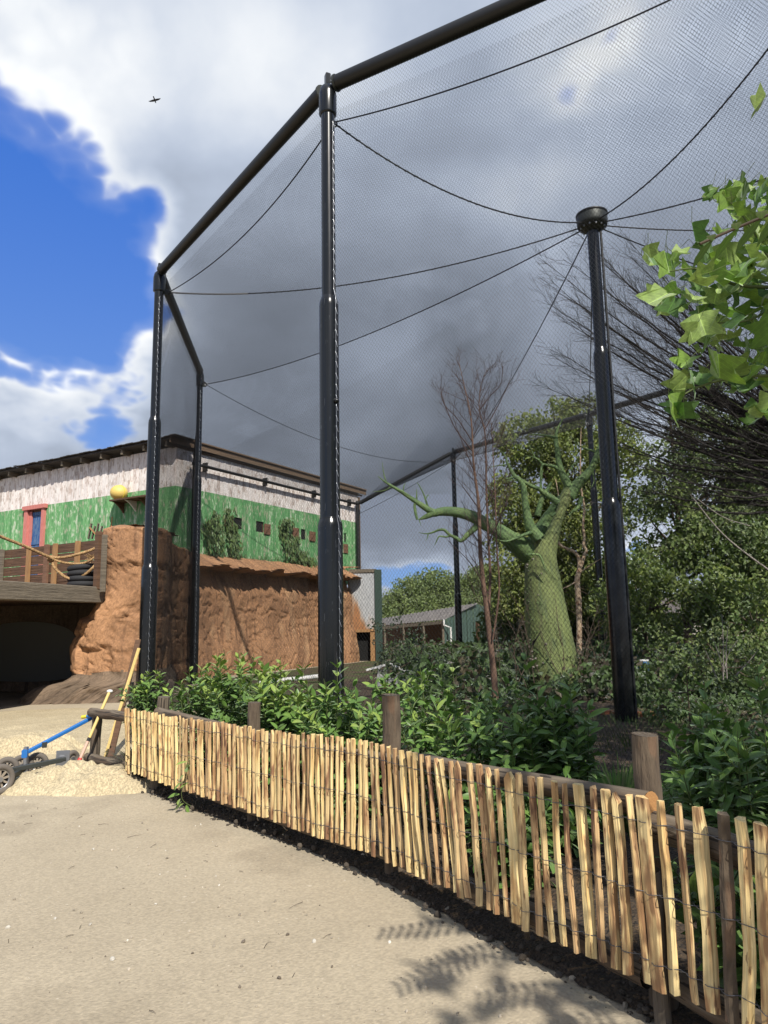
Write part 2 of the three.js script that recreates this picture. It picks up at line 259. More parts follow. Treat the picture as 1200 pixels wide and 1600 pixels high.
// metal
M.poleBlack = phys({ roughness: 0.24, specularIntensity: 0.9,  roughnessMap: gray(256, 512, (u, v) => 0.75 + 0.25 * tf(u, v, 30, 8, 4, 801), 1, 1.4), map: texture(256, 512, (u, v) => { const s = tf(u, v, 60, 12, 3, 811); let c = [19, 21, 23]; if (s > 0.78) c = mix3(c, [92, 94, 96], 0.5); return c.map(x => x * (0.9 + 0.2 * tf(u, v, 6, 6, 3, 821))); }, 1, 1.4) });
M.beamBlack = std({ roughness: 0.5, color: new THREE.Color(0.007, 0.0075, 0.008) });
M.rope = std({ roughness: 0.6, metalness: 0.1, color: new THREE.Color(0.02, 0.022, 0.025) });
M.ropeSteel = std({ roughness: 0.4, metalness: 0.7, color: new THREE.Color(0.42, 0.43, 0.44) });
M.net = std({ roughness: 0.55, metalness: 0.2, color: new THREE.Color(0.032, 0.034, 0.038) });
M.zinc = std({ roughness: 0.4, metalness: 0.85, color: new THREE.Color(0.45, 0.46, 0.48) });
M.wire = std({ roughness: 0.5, metalness: 0.7, color: new THREE.Color(0.16, 0.16, 0.17) });
M.bright = std({ roughness: 0.3, metalness: 0.9, color: new THREE.Color(0.75, 0.76, 0.78) });
M.darkSteel = std({ roughness: 0.5, metalness: 0.4, color: new THREE.Color(0.05, 0.055, 0.05) });
M.rubber = std({ roughness: 0.85, color: new THREE.Color(0.022, 0.022, 0.024) });
M.dustyRubber = std({ roughness: 0.95, color: new THREE.Color(0.15, 0.13, 0.11) });
M.blue = std({ roughness: 0.45, color: new THREE.Color(0.02, 0.16, 0.48) });
M.yellow = std({ roughness: 0.5, color: new THREE.Color(0.75, 0.62, 0.05) });
M.ballYellow = std({ roughness: 0.55, color: new THREE.Color(0.80, 0.58, 0.16) });
M.red = std({ roughness: 0.5, color: new THREE.Color(0.62, 0.05, 0.04) });
M.white = std({ roughness: 0.6, color: new THREE.Color(0.72, 0.71, 0.68) });
M.orange = std({ roughness: 0.6, color: new THREE.Color(0.66, 0.20, 0.06) });
M.fibre = std({ roughness: 0.95, map: texture(64, 256, (u, v) => mix3([186, 152, 106], [132, 102, 66], sstep(0.35, 0.65, tf((u + v * 3) % 1, v, 8, 40, 2, 831))), 0.15, 0.6) });
M.glassDark = std({ roughness: 0.25, color: new THREE.Color(0.10, 0.102, 0.09) });
M.greyPane = std({ roughness: 0.3, color: new THREE.Color(0.24, 0.235, 0.20) });

// artificial tree paint
M.kapok = std({ roughness: 0.7, bumpScale: 0.02, bumpMap: gray(512, 512, (u, v) => 0.5 * tf(u, v, 10, 6, 5, 901) + 0.5 * tf(u, v, 90, 60, 2, 911), 1.6, 1.6),
  map: texture(512, 512, (u, v) => { const a = tf(u, v, 5, 5, 5, 903), b = tf(u, v, 40, 30, 3, 913), d = tf(u, v, 16, 4, 4, 923); let c = mix3([106, 118, 68], [134, 145, 88], a); c = mix3(c, [98, 112, 76], 0.6 * sstep(0.48, 0.7, d)); const st = tf(u, v, 22, 3, 4, 927); c = mix3(c, [92, 92, 66], 0.3 * sstep(0.62, 0.74, st)); return c.map(x => x * (0.86 + 0.28 * b)); }, 1.6, 1.6) });
M.kapokLimb = std({ roughness: 0.7, bumpScale: 0.02, bumpMap: M.kapok.bumpMap, map: texture(256, 256, (u, v) => { const a = tf(u, v, 6, 6, 5, 933), b = tf(u, v, 40, 30, 3, 943); let c = mix3([76, 104, 62], [122, 144, 86], a); return c.map(x => x * (0.82 + 0.36 * b)); }, 1.2, 1.2) });
M.redBark = std({ roughness: 0.85, map: texture(128, 256, (u, v) => mix3([92, 70, 58], [142, 112, 92], tf(u, v, 10, 5, 4, 951)), 0.4, 1) });
M.redTwig = std({ roughness: 0.85, color: new THREE.Color(0.07, 0.04, 0.034) });
M.paleBark = std({ roughness: 0.8, map: texture(128, 256, (u, v) => { const a = tf(u, v, 8, 10, 4, 961); let c = mix3([222, 204, 176], [176, 146, 116], a); if (tf(u, v, 10, 16, 3, 971) > 0.66) c = mix3(c, [120, 84, 62], 0.7); return c; }, 0.4, 0.8) });
M.darkTwig = std({ roughness: 0.9, color: new THREE.Color(0.026, 0.021, 0.018) });
M.greyTwig = std({ roughness: 0.9, color: new THREE.Color(0.26, 0.23, 0.20) });
M.stem = std({ roughness: 0.8, color: new THREE.Color(0.09, 0.12, 0.03) });
M.trunk = std({ roughness: 0.95, map: texture(128, 256, (u, v) => mix3([62, 52, 42], [98, 84, 66], tf(u, v, 14, 5, 4, 981)), 0.5, 1.2) });

// leaves: u across, v from stalk to tip
const leafMap = texture(64, 128, (u, v) => { const x = Math.abs(u - 0.5), s = Math.abs(((v * 9 + x * 5) % 1) - 0.5), n = tf(u, v, 8, 8, 3, 991); let k = 0.86 + 0.2 * n; if (x < 0.035) k = 1.18; else if (s < 0.06) k *= 1.08; return [k * 205, k * 205, k * 190]; }, 1, 1);
function leafMat(r, g, b, o = {}) { return phys({ color: new THREE.Color(r, g, b), map: leafMap, side: THREE.DoubleSide, roughness: 0.92, transmission: o.t ?? 0.3, thickness: 0, clearcoat: o.cc ?? 0.4, clearcoatRoughness: o.cr ?? 0.35 }); }
M.laurel = [leafMat(0.16, 0.33, 0.04), leafMat(0.21, 0.39, 0.05), leafMat(0.36, 0.52, 0.08), leafMat(0.11, 0.25, 0.03)];
M.laurelAll = leafMat(1, 1, 1);
const tulipMap = texture(128, 128, (u, v) => { const x = Math.abs(u - 0.5), n = tf(u, v, 10, 10, 4, 995); let k = 0.80 + 0.3 * n; if (x < 0.016) k = 1.25; else { const q = (v - x * 0.9) * 6.5, s = Math.abs((q % 1 + 1) % 1 - 0.5); if (s < 0.05) k *= 1.22; else if (s < 0.12) k *= 0.94; } return [k * 200, k * 205, k * 185]; }, 1, 1);
function tulipMat(r, g, b) { return phys({ color: new THREE.Color(r, g, b), map: tulipMap, side: THREE.DoubleSide, roughness: 0.92, transmission: 0.38, thickness: 0, clearcoat: 0.25, clearcoatRoughness: 0.35 }); }
M.tulip = [tulipMat(0.30, 0.50, 0.06), tulipMat(0.20, 0.40, 0.05), tulipMat(0.11, 0.26, 0.035), tulipMat(0.40, 0.56, 0.14)];
M.crown = leafMat(1, 1, 1, { t: 0.45, cc: 0.15 });
M.grass = leafMat(1, 1, 1, { t: 0.3, cc: 0 });

// ================================================================ THE SETTING
const fenceG = [[-3.9, -9.05], [-3.35, -8.47], [-2.77, -7.82], [-1.92, -6.87], [-1.01, -5.92], [-0.5, -5.36], [0.0, -4.73], [0.38, -4.13], [0.72, -3.66], [0.98, -3.3], [1.2, -2.98], [1.4, -2.62], [1.56, -2.3], [1.7, -2.0]].map(([x, z]) => V(x, 0, z));
const fenceCurve = new THREE.CatmullRomCurve3(fenceG, false, 'centripetal');
const FP = fenceCurve.getSpacedPoints(900), FL = fenceCurve.getLength();
const fenceAt = s => fenceCurve.getPointAt(clamp(s / FL));
const fenceOut = s => { const t = fenceCurve.getTangentAt(clamp(s / FL)); return V(t.z, 0, -t.x).normalize().multiplyScalar(-1); };  // towards the yard
{ const o = fenceOut(3); if (o.dot(EYE.clone().sub(fenceAt(3))) < 0) throw new Error('fence normal'); }
// arc length at which the picture point (px, py) lies over the fence line shifted by off (metres, towards the bed)
function fenceS(px, py, off = 0) {
  const d = ray(px, py), k = d.x / d.z; let best = 0, bd = 1e9;
  for (let i = 0; i <= 900; i++) { const s = i / 900 * FL, p = FP[i].clone(); if (off) p.addScaledVector(fenceOut(s), -off); const e = Math.abs(p.x / p.z - k); if (e < bd) { bd = e; best = s; } }
  return best;
}
function fencePt(px, py, off = 0) { const s = fenceS(px, py, off), p = fenceAt(s).addScaledVector(fenceOut(s), -off), d = ray(px, py); return { s, p: V(p.x, EYE.y + d.y * (p.z / d.z), p.z) }; }

function groundY(x, z) { return z < -34 ? -1.0 * sstep(-34, -44, z) : 0; }
{
  const xs = [], zs = []; for (let x = -300; x <= 300; x += x > -16 && x < 20 ? 1 : 12) xs.push(x); for (let z = 40; z >= -480; z -= z < 6 && z > -48 ? 1 : 12) zs.push(z);
  const pos = [], uv = [], idx = []; for (const z of zs) for (const x of xs) { pos.push(x, groundY(x, z), z); uv.push(x, z); }
  for (let j = 0; j < zs.length - 1; j++) for (let i = 0; i < xs.length - 1; i++) { const a = j * xs.length + i; idx.push(a, a + 1, a + xs.length, a + 1, a + xs.length + 1, a + xs.length); }
  const g = new THREE.BufferGeometry(); g.setAttribute('position', new THREE.Float32BufferAttribute(pos, 3)); g.setAttribute('uv', new THREE.Float32BufferAttribute(uv, 2)); g.setIndex(idx); g.computeVertexNormals();
  structure('ground', g, M.sand);
}
// bed of dark soil behind the paling fence, reaching into the aviary; its front edge is crumbly and runs just outside the palings
{
  const n = 160, rows = 46, pos = [], uv = [], idx = [];
  for (let j = 0; j <= rows; j++) for (let i = 0; i <= n; i++) {
    const s = lerp(0.2, FL, i / n), p = fenceAt(s), o = fenceOut(s); const edge = -0.075 + 0.05 * n3(s * 5, 3, 1) + 0.03 * n3(s * 17, 8, 1); const back = j / rows; const inn = -edge + Math.pow(back, 1.7) * 30;
    const dir = o.clone().multiplyScalar(-1).lerp(V(0.25, 0, -1).normalize(), Math.min(1, back * 2.5)).normalize();
    const x = p.x + dir.x * inn, z = p.z + dir.z * inn; const b = Math.min(1, j / 3);
    const y = 0.004 + b * (0.03 + 0.05 * (0.5 + n3(x * 2.2, 4, z * 2.2)) + 0.022 * n3(x * 11, 7, z * 11)) + groundY(x, z) + 0.004;
    pos.push(x, y, z); uv.push(x, z);
  }
  for (let j = 0; j < rows; j++) for (let i = 0; i < n; i++) { const a = j * (n + 1) + i; idx.push(a, a + 1, a + n + 1, a + 1, a + n + 2, a + n + 1); }
  const g = new THREE.BufferGeometry(); g.setAttribute('position', new THREE.Float32BufferAttribute(pos, 3)); g.setAttribute('uv', new THREE.Float32BufferAttribute(uv, 2)); g.setIndex(idx); g.computeVertexNormals();
  if (g.attributes.normal.getY(400) < 0) { const id = g.index.array; for (let i = 0; i < id.length; i += 3) { const t = id[i]; id[i] = id[i + 1]; id[i + 1] = t; } g.computeVertexNormals(); }
  structure('planting_bed', g, M.soil);
}
{ // dark earth and grass floor of the aviary and beyond
  const sh = new THREE.Shape(); const P = [...Array.from({ length: 30 }, (_, i) => { const q = lerp(0.6, FL, i / 29); return fenceAt(q).addScaledVector(fenceOut(q), -0.5); }), V(9, 0, -1), V(70, 0, -4), V(70, 0, -33.5), V(2, 0, -33.5), V(-0.3, 0, -31.5), V(-5, 0, -22.5), V(-5.2, 0, -14.6), V(-3.6, 0, -9.6)]; P.forEach((p, i) => i ? sh.lineTo(p.x, -p.z) : sh.moveTo(p.x, -p.z));
  const g = new THREE.ShapeGeometry(sh); g.rotateX(-Math.PI / 2); g.translate(0, 0.008, 0); structure('meadow', planar(g), M.meadow);
}
const pebbleGeo = (() => { const g = new THREE.IcosahedronGeometry(1, 1), p = g.attributes.position; for (let i = 0; i < p.count; i++) { const k = 1 + 0.35 * n3(p.getX(i) * 1.7 + 4, p.getY(i) * 1.7, p.getZ(i) * 1.7); p.setXYZ(i, p.getX(i) * k, p.getY(i) * k * 0.65, p.getZ(i) * k); } g.computeVertexNormals(); return g; })();
{ // loose clods and pebbles in the shadow under the palings, and grit on the yard
  const r = rng(5), L = [], C = [], m = new THREE.Matrix4(), e = new THREE.Euler(), q = new THREE.Quaternion();
  for (let i = 0; i < 2600; i++) {
    const s = FL * Math.pow(r(), 0.75), p = fenceAt(s).addScaledVector(fenceOut(s), -0.9 + 0.9 * Math.pow(r(), 0.6)), k = 0.003 + 0.02 * Math.pow(r(), 4);
    q.setFromEuler(e.set(r() * 6, r() * 6, r() * 6)); m.compose(V(p.x, k * 0.4 + 0.03 * (r() < 0.5), p.z), q, V(k, k, k)); L.push(m.clone()); const t = 0.7 + 0.7 * r(); C.push(r() < 0.12 ? new THREE.Color(0.34 * t, 0.29 * t, 0.22 * t) : new THREE.Color(0.075 * t, 0.06 * t, 0.045 * t));
  }
  const a = copies('soil_clods', pebbleGeo, std({ roughness: 1, color: 0xffffff }), L, scene, C); a.userData.label = 'dark crumbly soil clods lying under the palings';
  const L2 = [], C2 = [];
  for (let i = 0; i < 1500; i++) { const z = -1.6 - 9 * Math.pow(r(), 1.6), x = -0.62 * -z + r() * (0.62 * -z + 1.4); if (x > 1.2 + (-2.7 - z) * -0.78 - 0.1) continue; const k = 0.002 + 0.009 * Math.pow(r(), 5); q.setFromEuler(e.set(r() * 6, r() * 6, r() * 6)); m.compose(V(x, k * 0.4, z), q, V(k, k, k)); L2.push(m.clone()); const t = 0.6 + 0.8 * r(); C2.push(new THREE.Color(0.36 * t, 0.31 * t, 0.24 * t)); }
  const b = copies('yard_grit', pebbleGeo, std({ roughness: 1, color: 0xffffff }), L2, scene, C2); b.userData.label = 'small pale grit scattered over the sandy yard';
}
{ // dry twigs, dead leaves and pale pebbles lying about on the yard
  const r = rng(15), tw = [], L = [], C = [], m = new THREE.Matrix4(), q = new THREE.Quaternion(), e = new THREE.Euler();
  const spot = () => { for (;;) { const z = -1.7 - 7 * Math.pow(r(), 1.3), x = 0.58 * z + r() * 3.2; if (x < 1.0 + (-2.9 - z) * -0.66 - 0.25) return V(x, 0.006, z); } };
  for (let i = 0; i < 46; i++) { const p = spot(), a = r() * 6.28, l = 0.02 + 0.07 * r() * r(), d = V(Math.cos(a) * l, 0, Math.sin(a) * l); tw.push(tube([p, p.clone().add(d).add(V(0, 0.004, 0)), p.clone().addScaledVector(d, 1.9).add(V(0.01 * (r() - 0.5), 0, 0.012 * (r() - 0.5)))], [0.0016, 0.0014, 0.0008], 4)); }
  const a = structure('yard_twigs', merge(tw), std({ roughness: 1, color: new THREE.Color(0.07, 0.05, 0.035) })); a.userData.kind = 'stuff'; a.userData.label = 'thin dry twigs lying on the sandy yard';
  for (let i = 0; i < 150; i++) { const p = spot(), k = 0.003 + 0.011 * Math.pow(r(), 4); q.setFromEuler(e.set(r() * 6, r() * 6, r() * 6)); m.compose(V(p.x, k * 0.4, p.z), q, V(k, k, k)); L.push(m.clone()); const t = 0.7 + 0.5 * r(); C.push(r() < 0.55 ? new THREE.Color(0.62 * t, 0.58 * t, 0.5 * t) : new THREE.Color(0.16 * t, 0.13 * t, 0.1 * t)); }
  const b = copies('yard_pebbles', pebbleGeo, std({ roughness: 0.95, color: 0xffffff }), L, scene, C); b.userData.label = 'white and dark pebbles lying on the sandy yard';
}
// low heaps of pale sand
function heap(name, cx, cz, rx, rz, h, yaw, seed, flat = 0, ny = 0.05) {
  const nr = 34, na = 72, pos = [0, 0, 0], idx = [];
  const prof = t => h * (flat ? sstep(1, flat, t) : Math.pow(Math.cos(Math.min(1, t) * Math.PI / 2), 1.25));
  const place = (t, a) => { const w = 1 + 0.28 * n3(Math.cos(a) * 1.5 + seed, Math.sin(a) * 1.5, seed) + 0.12 * n3(Math.cos(a) * 5, Math.sin(a) * 5, seed + 4); const x0 = Math.cos(a) * t * rx * w, z0 = Math.sin(a) * t * rz * w, x = cx + x0 * Math.cos(yaw) - z0 * Math.sin(yaw), z = cz + x0 * Math.sin(yaw) + z0 * Math.cos(yaw); const y = prof(t) * (1 + 0.5 * n3(x * 2.6, seed, z * 2.6)) + (1 - Math.pow(t, 6)) * ny * (0.5 + n3(x * 4, seed, z * 4) + 0.5 * n3(x * 12, seed, z * 12)) * Math.min(1, h * 6) + 0.006 - 0.014 * sstep(0.96, 1, t); return [x, y, z]; };
  const c = place(0, 0); pos[0] = c[0]; pos[1] = c[1]; pos[2] = c[2];
  for (let i = 1; i <= nr; i++) for (let k = 0; k < na; k++) pos.push(...place(i / nr, k / na * 2 * Math.PI));
  for (let k = 0; k < na; k++) idx.push(0, 1 + (k + 1) % na, 1 + k);
  for (let i = 0; i < nr - 1; i++) for (let k = 0; k < na; k++) { const a = 1 + i * na + k, b = 1 + i * na + (k + 1) % na; idx.push(a, b, a + na, b, b + na, a + na); }
  const g = new THREE.BufferGeometry(); g.setAttribute('position', new THREE.Float32BufferAttribute(pos, 3)); const uv = []; for (let i = 0; i < pos.length; i += 3) uv.push(pos[i], pos[i + 2]); g.setAttribute('uv', new THREE.Float32BufferAttribute(uv, 2)); g.setIndex(idx); g.computeVertexNormals();
  return structure(name, g, M.paleSand);
}
{
  const a = atH(114, 1228); heap('sand_heap', a.x, a.z, 0.95, 0.5, 0.17, 0.15, 3, 0, 0.09);
  heap('sand_bed', -5.9, -11.9, 3.4, 3.2, 0.05, 0.2, 9, 0.1, 0.06);
  const b = atH(48, 1150, 0.25); heap('sand_lip', b.x - 0.2, b.z - 0.2, 0.95, 0.36, 0.2, -0.12, 14, 0.35, 0.05);
}

// ================================================================ GREEN BOARDED BUILDING
const U = V(0.49882, 0, -0.8667), Lw = V(-0.8667, 0, -0.49882), NR = V(0.8667, 0, 0.49882), NL = V(-0.49882, 0, 0.8667);
const WC = V(-6.742, 0, -22.595);                               // wall corner in plan
const onR = (s, y, out = 0) => WC.clone().addScaledVector(U, s).addScaledVector(NR, out).setY(y);
const onL = (s, y, out = 0) => WC.clone().addScaledVector(Lw, s).addScaledVector(NL, out).setY(y);
const yawR = Math.atan2(-U.z, U.x), yawL = Math.atan2(-Lw.z, Lw.x);
const building = thing('boarded_building', 'green and white weathered board building with flat roof standing on the brown rock wall', 'building', WC.clone());
const HW = 7.42, HG = 6.12, HB = 3.3, LR = 11.1, LLn = 14;
{
  const r = rng(21);
  const holesR = [[2.86, 3.27, 5.02, 5.42], [3.98, 4.36, 5.02, 5.42], [6.72, 7.1, 4.98, 5.40], [7.86, 8.2, 4.98, 5.38], [9.85, 10.15, 5.15, 5.55]];   // small openings
  const wallR = thing; // (walls are groups inside the building)
  const mk = (name) => { const g = new THREE.Group(); g.name = numbered(name); building.add(g); return g; };
  const wr = mk('side_wall'), wl = mk('front_wall');
  const runBoards = (len, fn, yaw, parent, cuts, bw) => {
    for (let s = 0; s < len;) {
      const w = Math.min(bw * (0.85 + 0.3 * r()), len - s); if (w < 0.03) break; const c = s + w / 2, th = 0.022 + 0.014 * r(), ov = r() * 3;
      let spans = [[HB, HG], [HG, HW]];
      for (const [a, b, y0, y1] of cuts) if (c > a && c < b) spans = spans.flatMap(([p, q]) => y0 >= q || y1 <= p ? [[p, q]] : [[p, y0], [y1, q]].filter(([x, y]) => y - x > 0.01));
      for (const [p, q] of spans) { const up = p >= HG - 1e-6; const mat = (up ? M.whiteBoards : M.greenBoards)[(r() * 2) | 0]; part('board', boxAt(fn(c, (p + q) / 2, th / 2 - 0.01), w - 0.009, q - p, th, yaw + (r() - 0.5) * 0.012, s * 1.37, ov), mat, parent); }
      s += w;
    }
  };
  runBoards(LR, (s, y, o) => onR(s, y, o), yawR, wr, holesR, 0.15);
  runBoards(LLn, (s, y, o) => onL(s, y, o), yawL, wl, [[6.72, 7.62, 3.3, 6.02]], 0.15);
  part('backing', boxAt(onR(LR / 2, (HB + HW) / 2, -0.16), LR, HW - HB, 0.24, yawR), M.darkWood, wr);
  part('backing', boxAt(onL(LLn / 2, (HB + HW) / 2, -0.16), LLn, HW - HB, 0.24, yawL), M.darkWood, wl);
  part('corner_post', boxAt(onR(LR + 0.06, (HB + HW) / 2 - 0.05, 0.0), 0.11, HW - HB - 0.1, 0.13, yawR), M.fascia, wr);
  // roof: sheet, fascia, purlins under the overhang, ragged thatch-dark edge on the front
  const roof = new THREE.Group(); roof.name = numbered('roof'); building.add(roof);
  const yR = 7.62; { // deck
    const c0 = onR(-0.42, yR, 0.32).addScaledVector(NL, 0), P = [V(0, 0, 0)];
    const corner = WC.clone().addScaledVector(NR, 0.13).addScaledVector(NL, 0.42), a = corner.clone().addScaledVector(U, LR + 0.9), b = corner.clone().addScaledVector(Lw, LLn + 0.6), c = a.clone().addScaledVector(Lw, LLn + 0.6);
    const s = [corner, a, c, b].map(p => p.clone()); const top = [], bot = []; s.forEach(p => { top.push(p.clone().setY(yR)); bot.push(p.clone().setY(yR - 0.045)); });
    const pos = []; const quad = (p, q, rr, t) => pos.push(...p.toArray(), ...q.toArray(), ...rr.toArray(), ...p.toArray(), ...rr.toArray(), ...t.toArray());
    quad(...top); quad(bot[3], bot[2], bot[1], bot[0]); for (let i = 0; i < 4; i++) quad(bot[i], bot[(i + 1) % 4], top[(i + 1) % 4], top[i]);
    const g = new THREE.BufferGeometry(); g.setAttribute('position', new THREE.Float32BufferAttribute(pos, 3)); g.computeVertexNormals(); g.setAttribute('uv', new THREE.Float32BufferAttribute(new Float32Array(pos.length / 3 * 2), 2)); part('roof_deck', planar(g), M.roofEdge, roof);
    part('fascia', timber(corner.clone().addScaledVector(NR, 0.02).setY(yR - 0.05), a.clone().addScaledVector(NR, 0.02).setY(yR - 0.05), 0.035, 0.20, 0.3), M.fascia, roof);
    part('edge_board', timber(corner.clone().addScaledVector(NR, 0.05).setY(yR + 0.08), a.clone().addScaledVector(NR, 0.05).setY(yR + 0.08), 0.09, 0.045, 0.8), M.fascia, roof);
    part('lower_board', timber(onR(-0.2, yR - 0.2, 0.05), onR(LR + 0.3, yR - 0.2, 0.05), 0.03, 0.07, 1.8), M.darkWood, roof);
  }
  for (let s = 0.1; s < LLn; s += 1.05) part('rafter', timber(onL(s, yR - 0.16, -0.1), onL(s, yR - 0.16, 0.36), 0.09, 0.16, s), M.greyWood, roof);
  for (let s = -0.5; s < LLn; s += 0.18) { const j = 0.03 * r(); part('roof_sheet', boxAt(onL(s + 0.09, yR + 0.02 + 0.03 * r(), 0.06 + j), 0.175, 0.022, 0.82 + 0.1 * r(), yawL + (r() - 0.5) * 0.05), M.roofEdge, roof); }
  // openings of the side wall with their little shutters
  const shut = [[2.5, 5.22, -1, 0.42], [4.6, 5.16, 1, 0.36], [6.36, 5.2, -1, 0.4], [7.5, 5.16, -1, 0.4]];
  for (const [a, b, y0, y1] of holesR) part('opening', boxAt(onR((a + b) / 2, (y0 + y1) / 2, -0.03), b - a, y1 - y0, 0.03, yawR), M.black, wr);
  shut.forEach(([s, y, , w]) => { const c = onR(s, y, 0.05), g = new THREE.Group(); g.name = numbered('shutter'); building.add(g);
    for (let k = 0; k < 3; k++) part('shutter_board', boxAt(onR(s, y - 0.13 + 0.135 * k, 0.045), w, 0.125, 0.03, yawR, s + k, k), M.shutter, g);
    part('brace', timber(onR(s - w / 2 + 0.03, y - 0.17, 0.068), onR(s + w / 2 - 0.03, y + 0.17, 0.068), 0.05, 0.012, s), M.darkWood, g); });
  { const g = new THREE.Group(); g.name = numbered('shutter'); building.add(g); for (let k = 0; k < 3; k++) part('shutter_board', boxAt(onR(10.0, 4.72 + 0.135 * k, 0.045), 0.34, 0.125, 0.03, yawR, k, k), M.shutter, g); }
  // pink framed door-window on the front
  const dw = new THREE.Group(); dw.name = numbered('window'); building.add(dw);
  part('frame', merge([boxAt(onL(6.66, 4.7, 0.05), 0.17, 2.7, 0.12, yawL), boxAt(onL(7.68, 4.7, 0.05), 0.2, 2.7, 0.12, yawL), boxAt(onL(7.17, 6.08, 0.07), 1.34, 0.15, 0.18, yawL)]), M.pink, dw);
  part('casement', merge([boxAt(onL(7.5, 4.5, 0.0), 0.16, 2.9, 0.05, yawL)]), M.pink, dw);
  part('shutter_leaf', boxAt(onL(7.1, 4.4, -0.05), 0.62, 3.0, 0.04, yawL), M.blueDoor, dw);
  for (const y of [4.75, 5.85]) part('rail', boxAt(onL(7.1, y, -0.02), 0.62, 0.12, 0.03, yawL), M.blueDoor, dw);
}
{ // shelf with brackets and the yellow ball resting on it
  const t = thing('wall_shelf', 'dark wooden shelf on brackets fixed to the green boards beside the tall black pole', 'shelf', onL(1.9, 5.75));
  part('shelf_board', boxAt(onL(1.6, 5.80, 0.28), 1.75, 0.05, 0.55, yawL), M.darkWood, t);
  for (const s of [1.15, 1.75, 2.35]) { const sh = new THREE.Shape(); sh.moveTo(0, 0); sh.lineTo(0.5, 0); sh.quadraticCurveTo(0.28, -0.06, 0.03, -0.34); sh.lineTo(0, -0.34); const g = new THREE.ExtrudeGeometry(sh, { depth: 0.05, bevelEnabled: false }); g.rotateY(yawL - Math.PI / 2 + Math.PI); const p = onL(s, 5.77, 0.01); g.translate(p.x, p.y, p.z); part('bracket', planar(g), s === 1.75 ? M.white : M.darkWood, t); }
  const b = thing('yellow_ball', 'yellow ball resting on the shelf under the white boards', 'ball', onL(2.32, 5.83, 0.3)); const g = new THREE.SphereGeometry(0.27, 28, 20); g.scale(1.06, 0.96, 1); const p = onL(2.32, 5.83 + 0.26, 0.3); g.translate(p.x, p.y, p.z); part('ball_shell', g, M.ballYellow, b); part('ball_seam', (() => { const q = new THREE.TorusGeometry(0.272, 0.008, 6, 40); q.scale(1.06, 0.96, 1); q.rotateY(yawL); q.translate(p.x, p.y, p.z); return q; })(), M.yellow, b);
  const k = thing('hanging_buoy_line', 'thin orange line with a small buoy hanging on the green boards', 'rope', onL(2.9, 4.6, 0.1)); part('line', bar(onL(2.9, 5.35, 0.06), onL(2.92, 4.62, 0.1), 0.016, 6), M.orange, k); const bu = lathe([[0.0, 4.28], [0.1, 4.34], [0.13, 4.45], [0.09, 4.56], [0.03, 4.66]], 12, V(onL(2.95, 0, 0.16).x, 0, onL(2.95, 0, 0.16).z)); part('buoy', bu, M.orange, k);
}
// wall plants
const leafGeo = (() => (L, W, fold, curl, rows = 4) => {       // one leaf, stalk at the origin, tip along +y, upper side +z
  const pos = [], uv = [], idx = [];
  for (let i = 0; i <= rows; i++) { const t = i / rows, w = W * 0.5 * Math.pow(Math.sin(Math.PI * Math.min(1, 0.06 + 0.94 * t)), 0.8) * (i === rows ? 0.06 : 1), y = L * t * Math.cos(curl * t * 0.5), z = -L * curl * 0.5 * t * t; for (const k of [-1, 0, 1]) { pos.push(k * w, y, z + Math.abs(k) * fold * w); uv.push(0.5 + k * 0.5, t); } }
  for (let i = 0; i < rows; i++) for (let k = 0; k < 2; k++) { const a = i * 3 + k; idx.push(a, a + 1, a + 3, a + 1, a + 4, a + 3); }
  const g = new THREE.BufferGeometry(); g.setAttribute('position', new THREE.Float32BufferAttribute(pos, 3)); g.setAttribute('uv', new THREE.Float32BufferAttribute(uv, 2)); g.setIndex(idx); g.computeVertexNormals(); return g;
})();
const smallLeaf = leafGeo(1, 0.42, 0.35, 0.5, 2);
function leafMatrix(p, dir, upish, size, roll = 0) { const y = dir.clone().normalize(); let z = upish.clone().addScaledVector(y, -upish.dot(y)); if (z.lengthSq() < 1e-4) z = V(y.y, y.z, y.x).addScaledVector(y, -V(y.y, y.z, y.x).dot(y)); z.normalize(); if (roll) z.applyAxisAngle(y, roll); const x = y.clone().cross(z); const m = new THREE.Matrix4().makeBasis(x, y, z); m.scale(V(size, size, size)); m.setPosition(p); return m; }
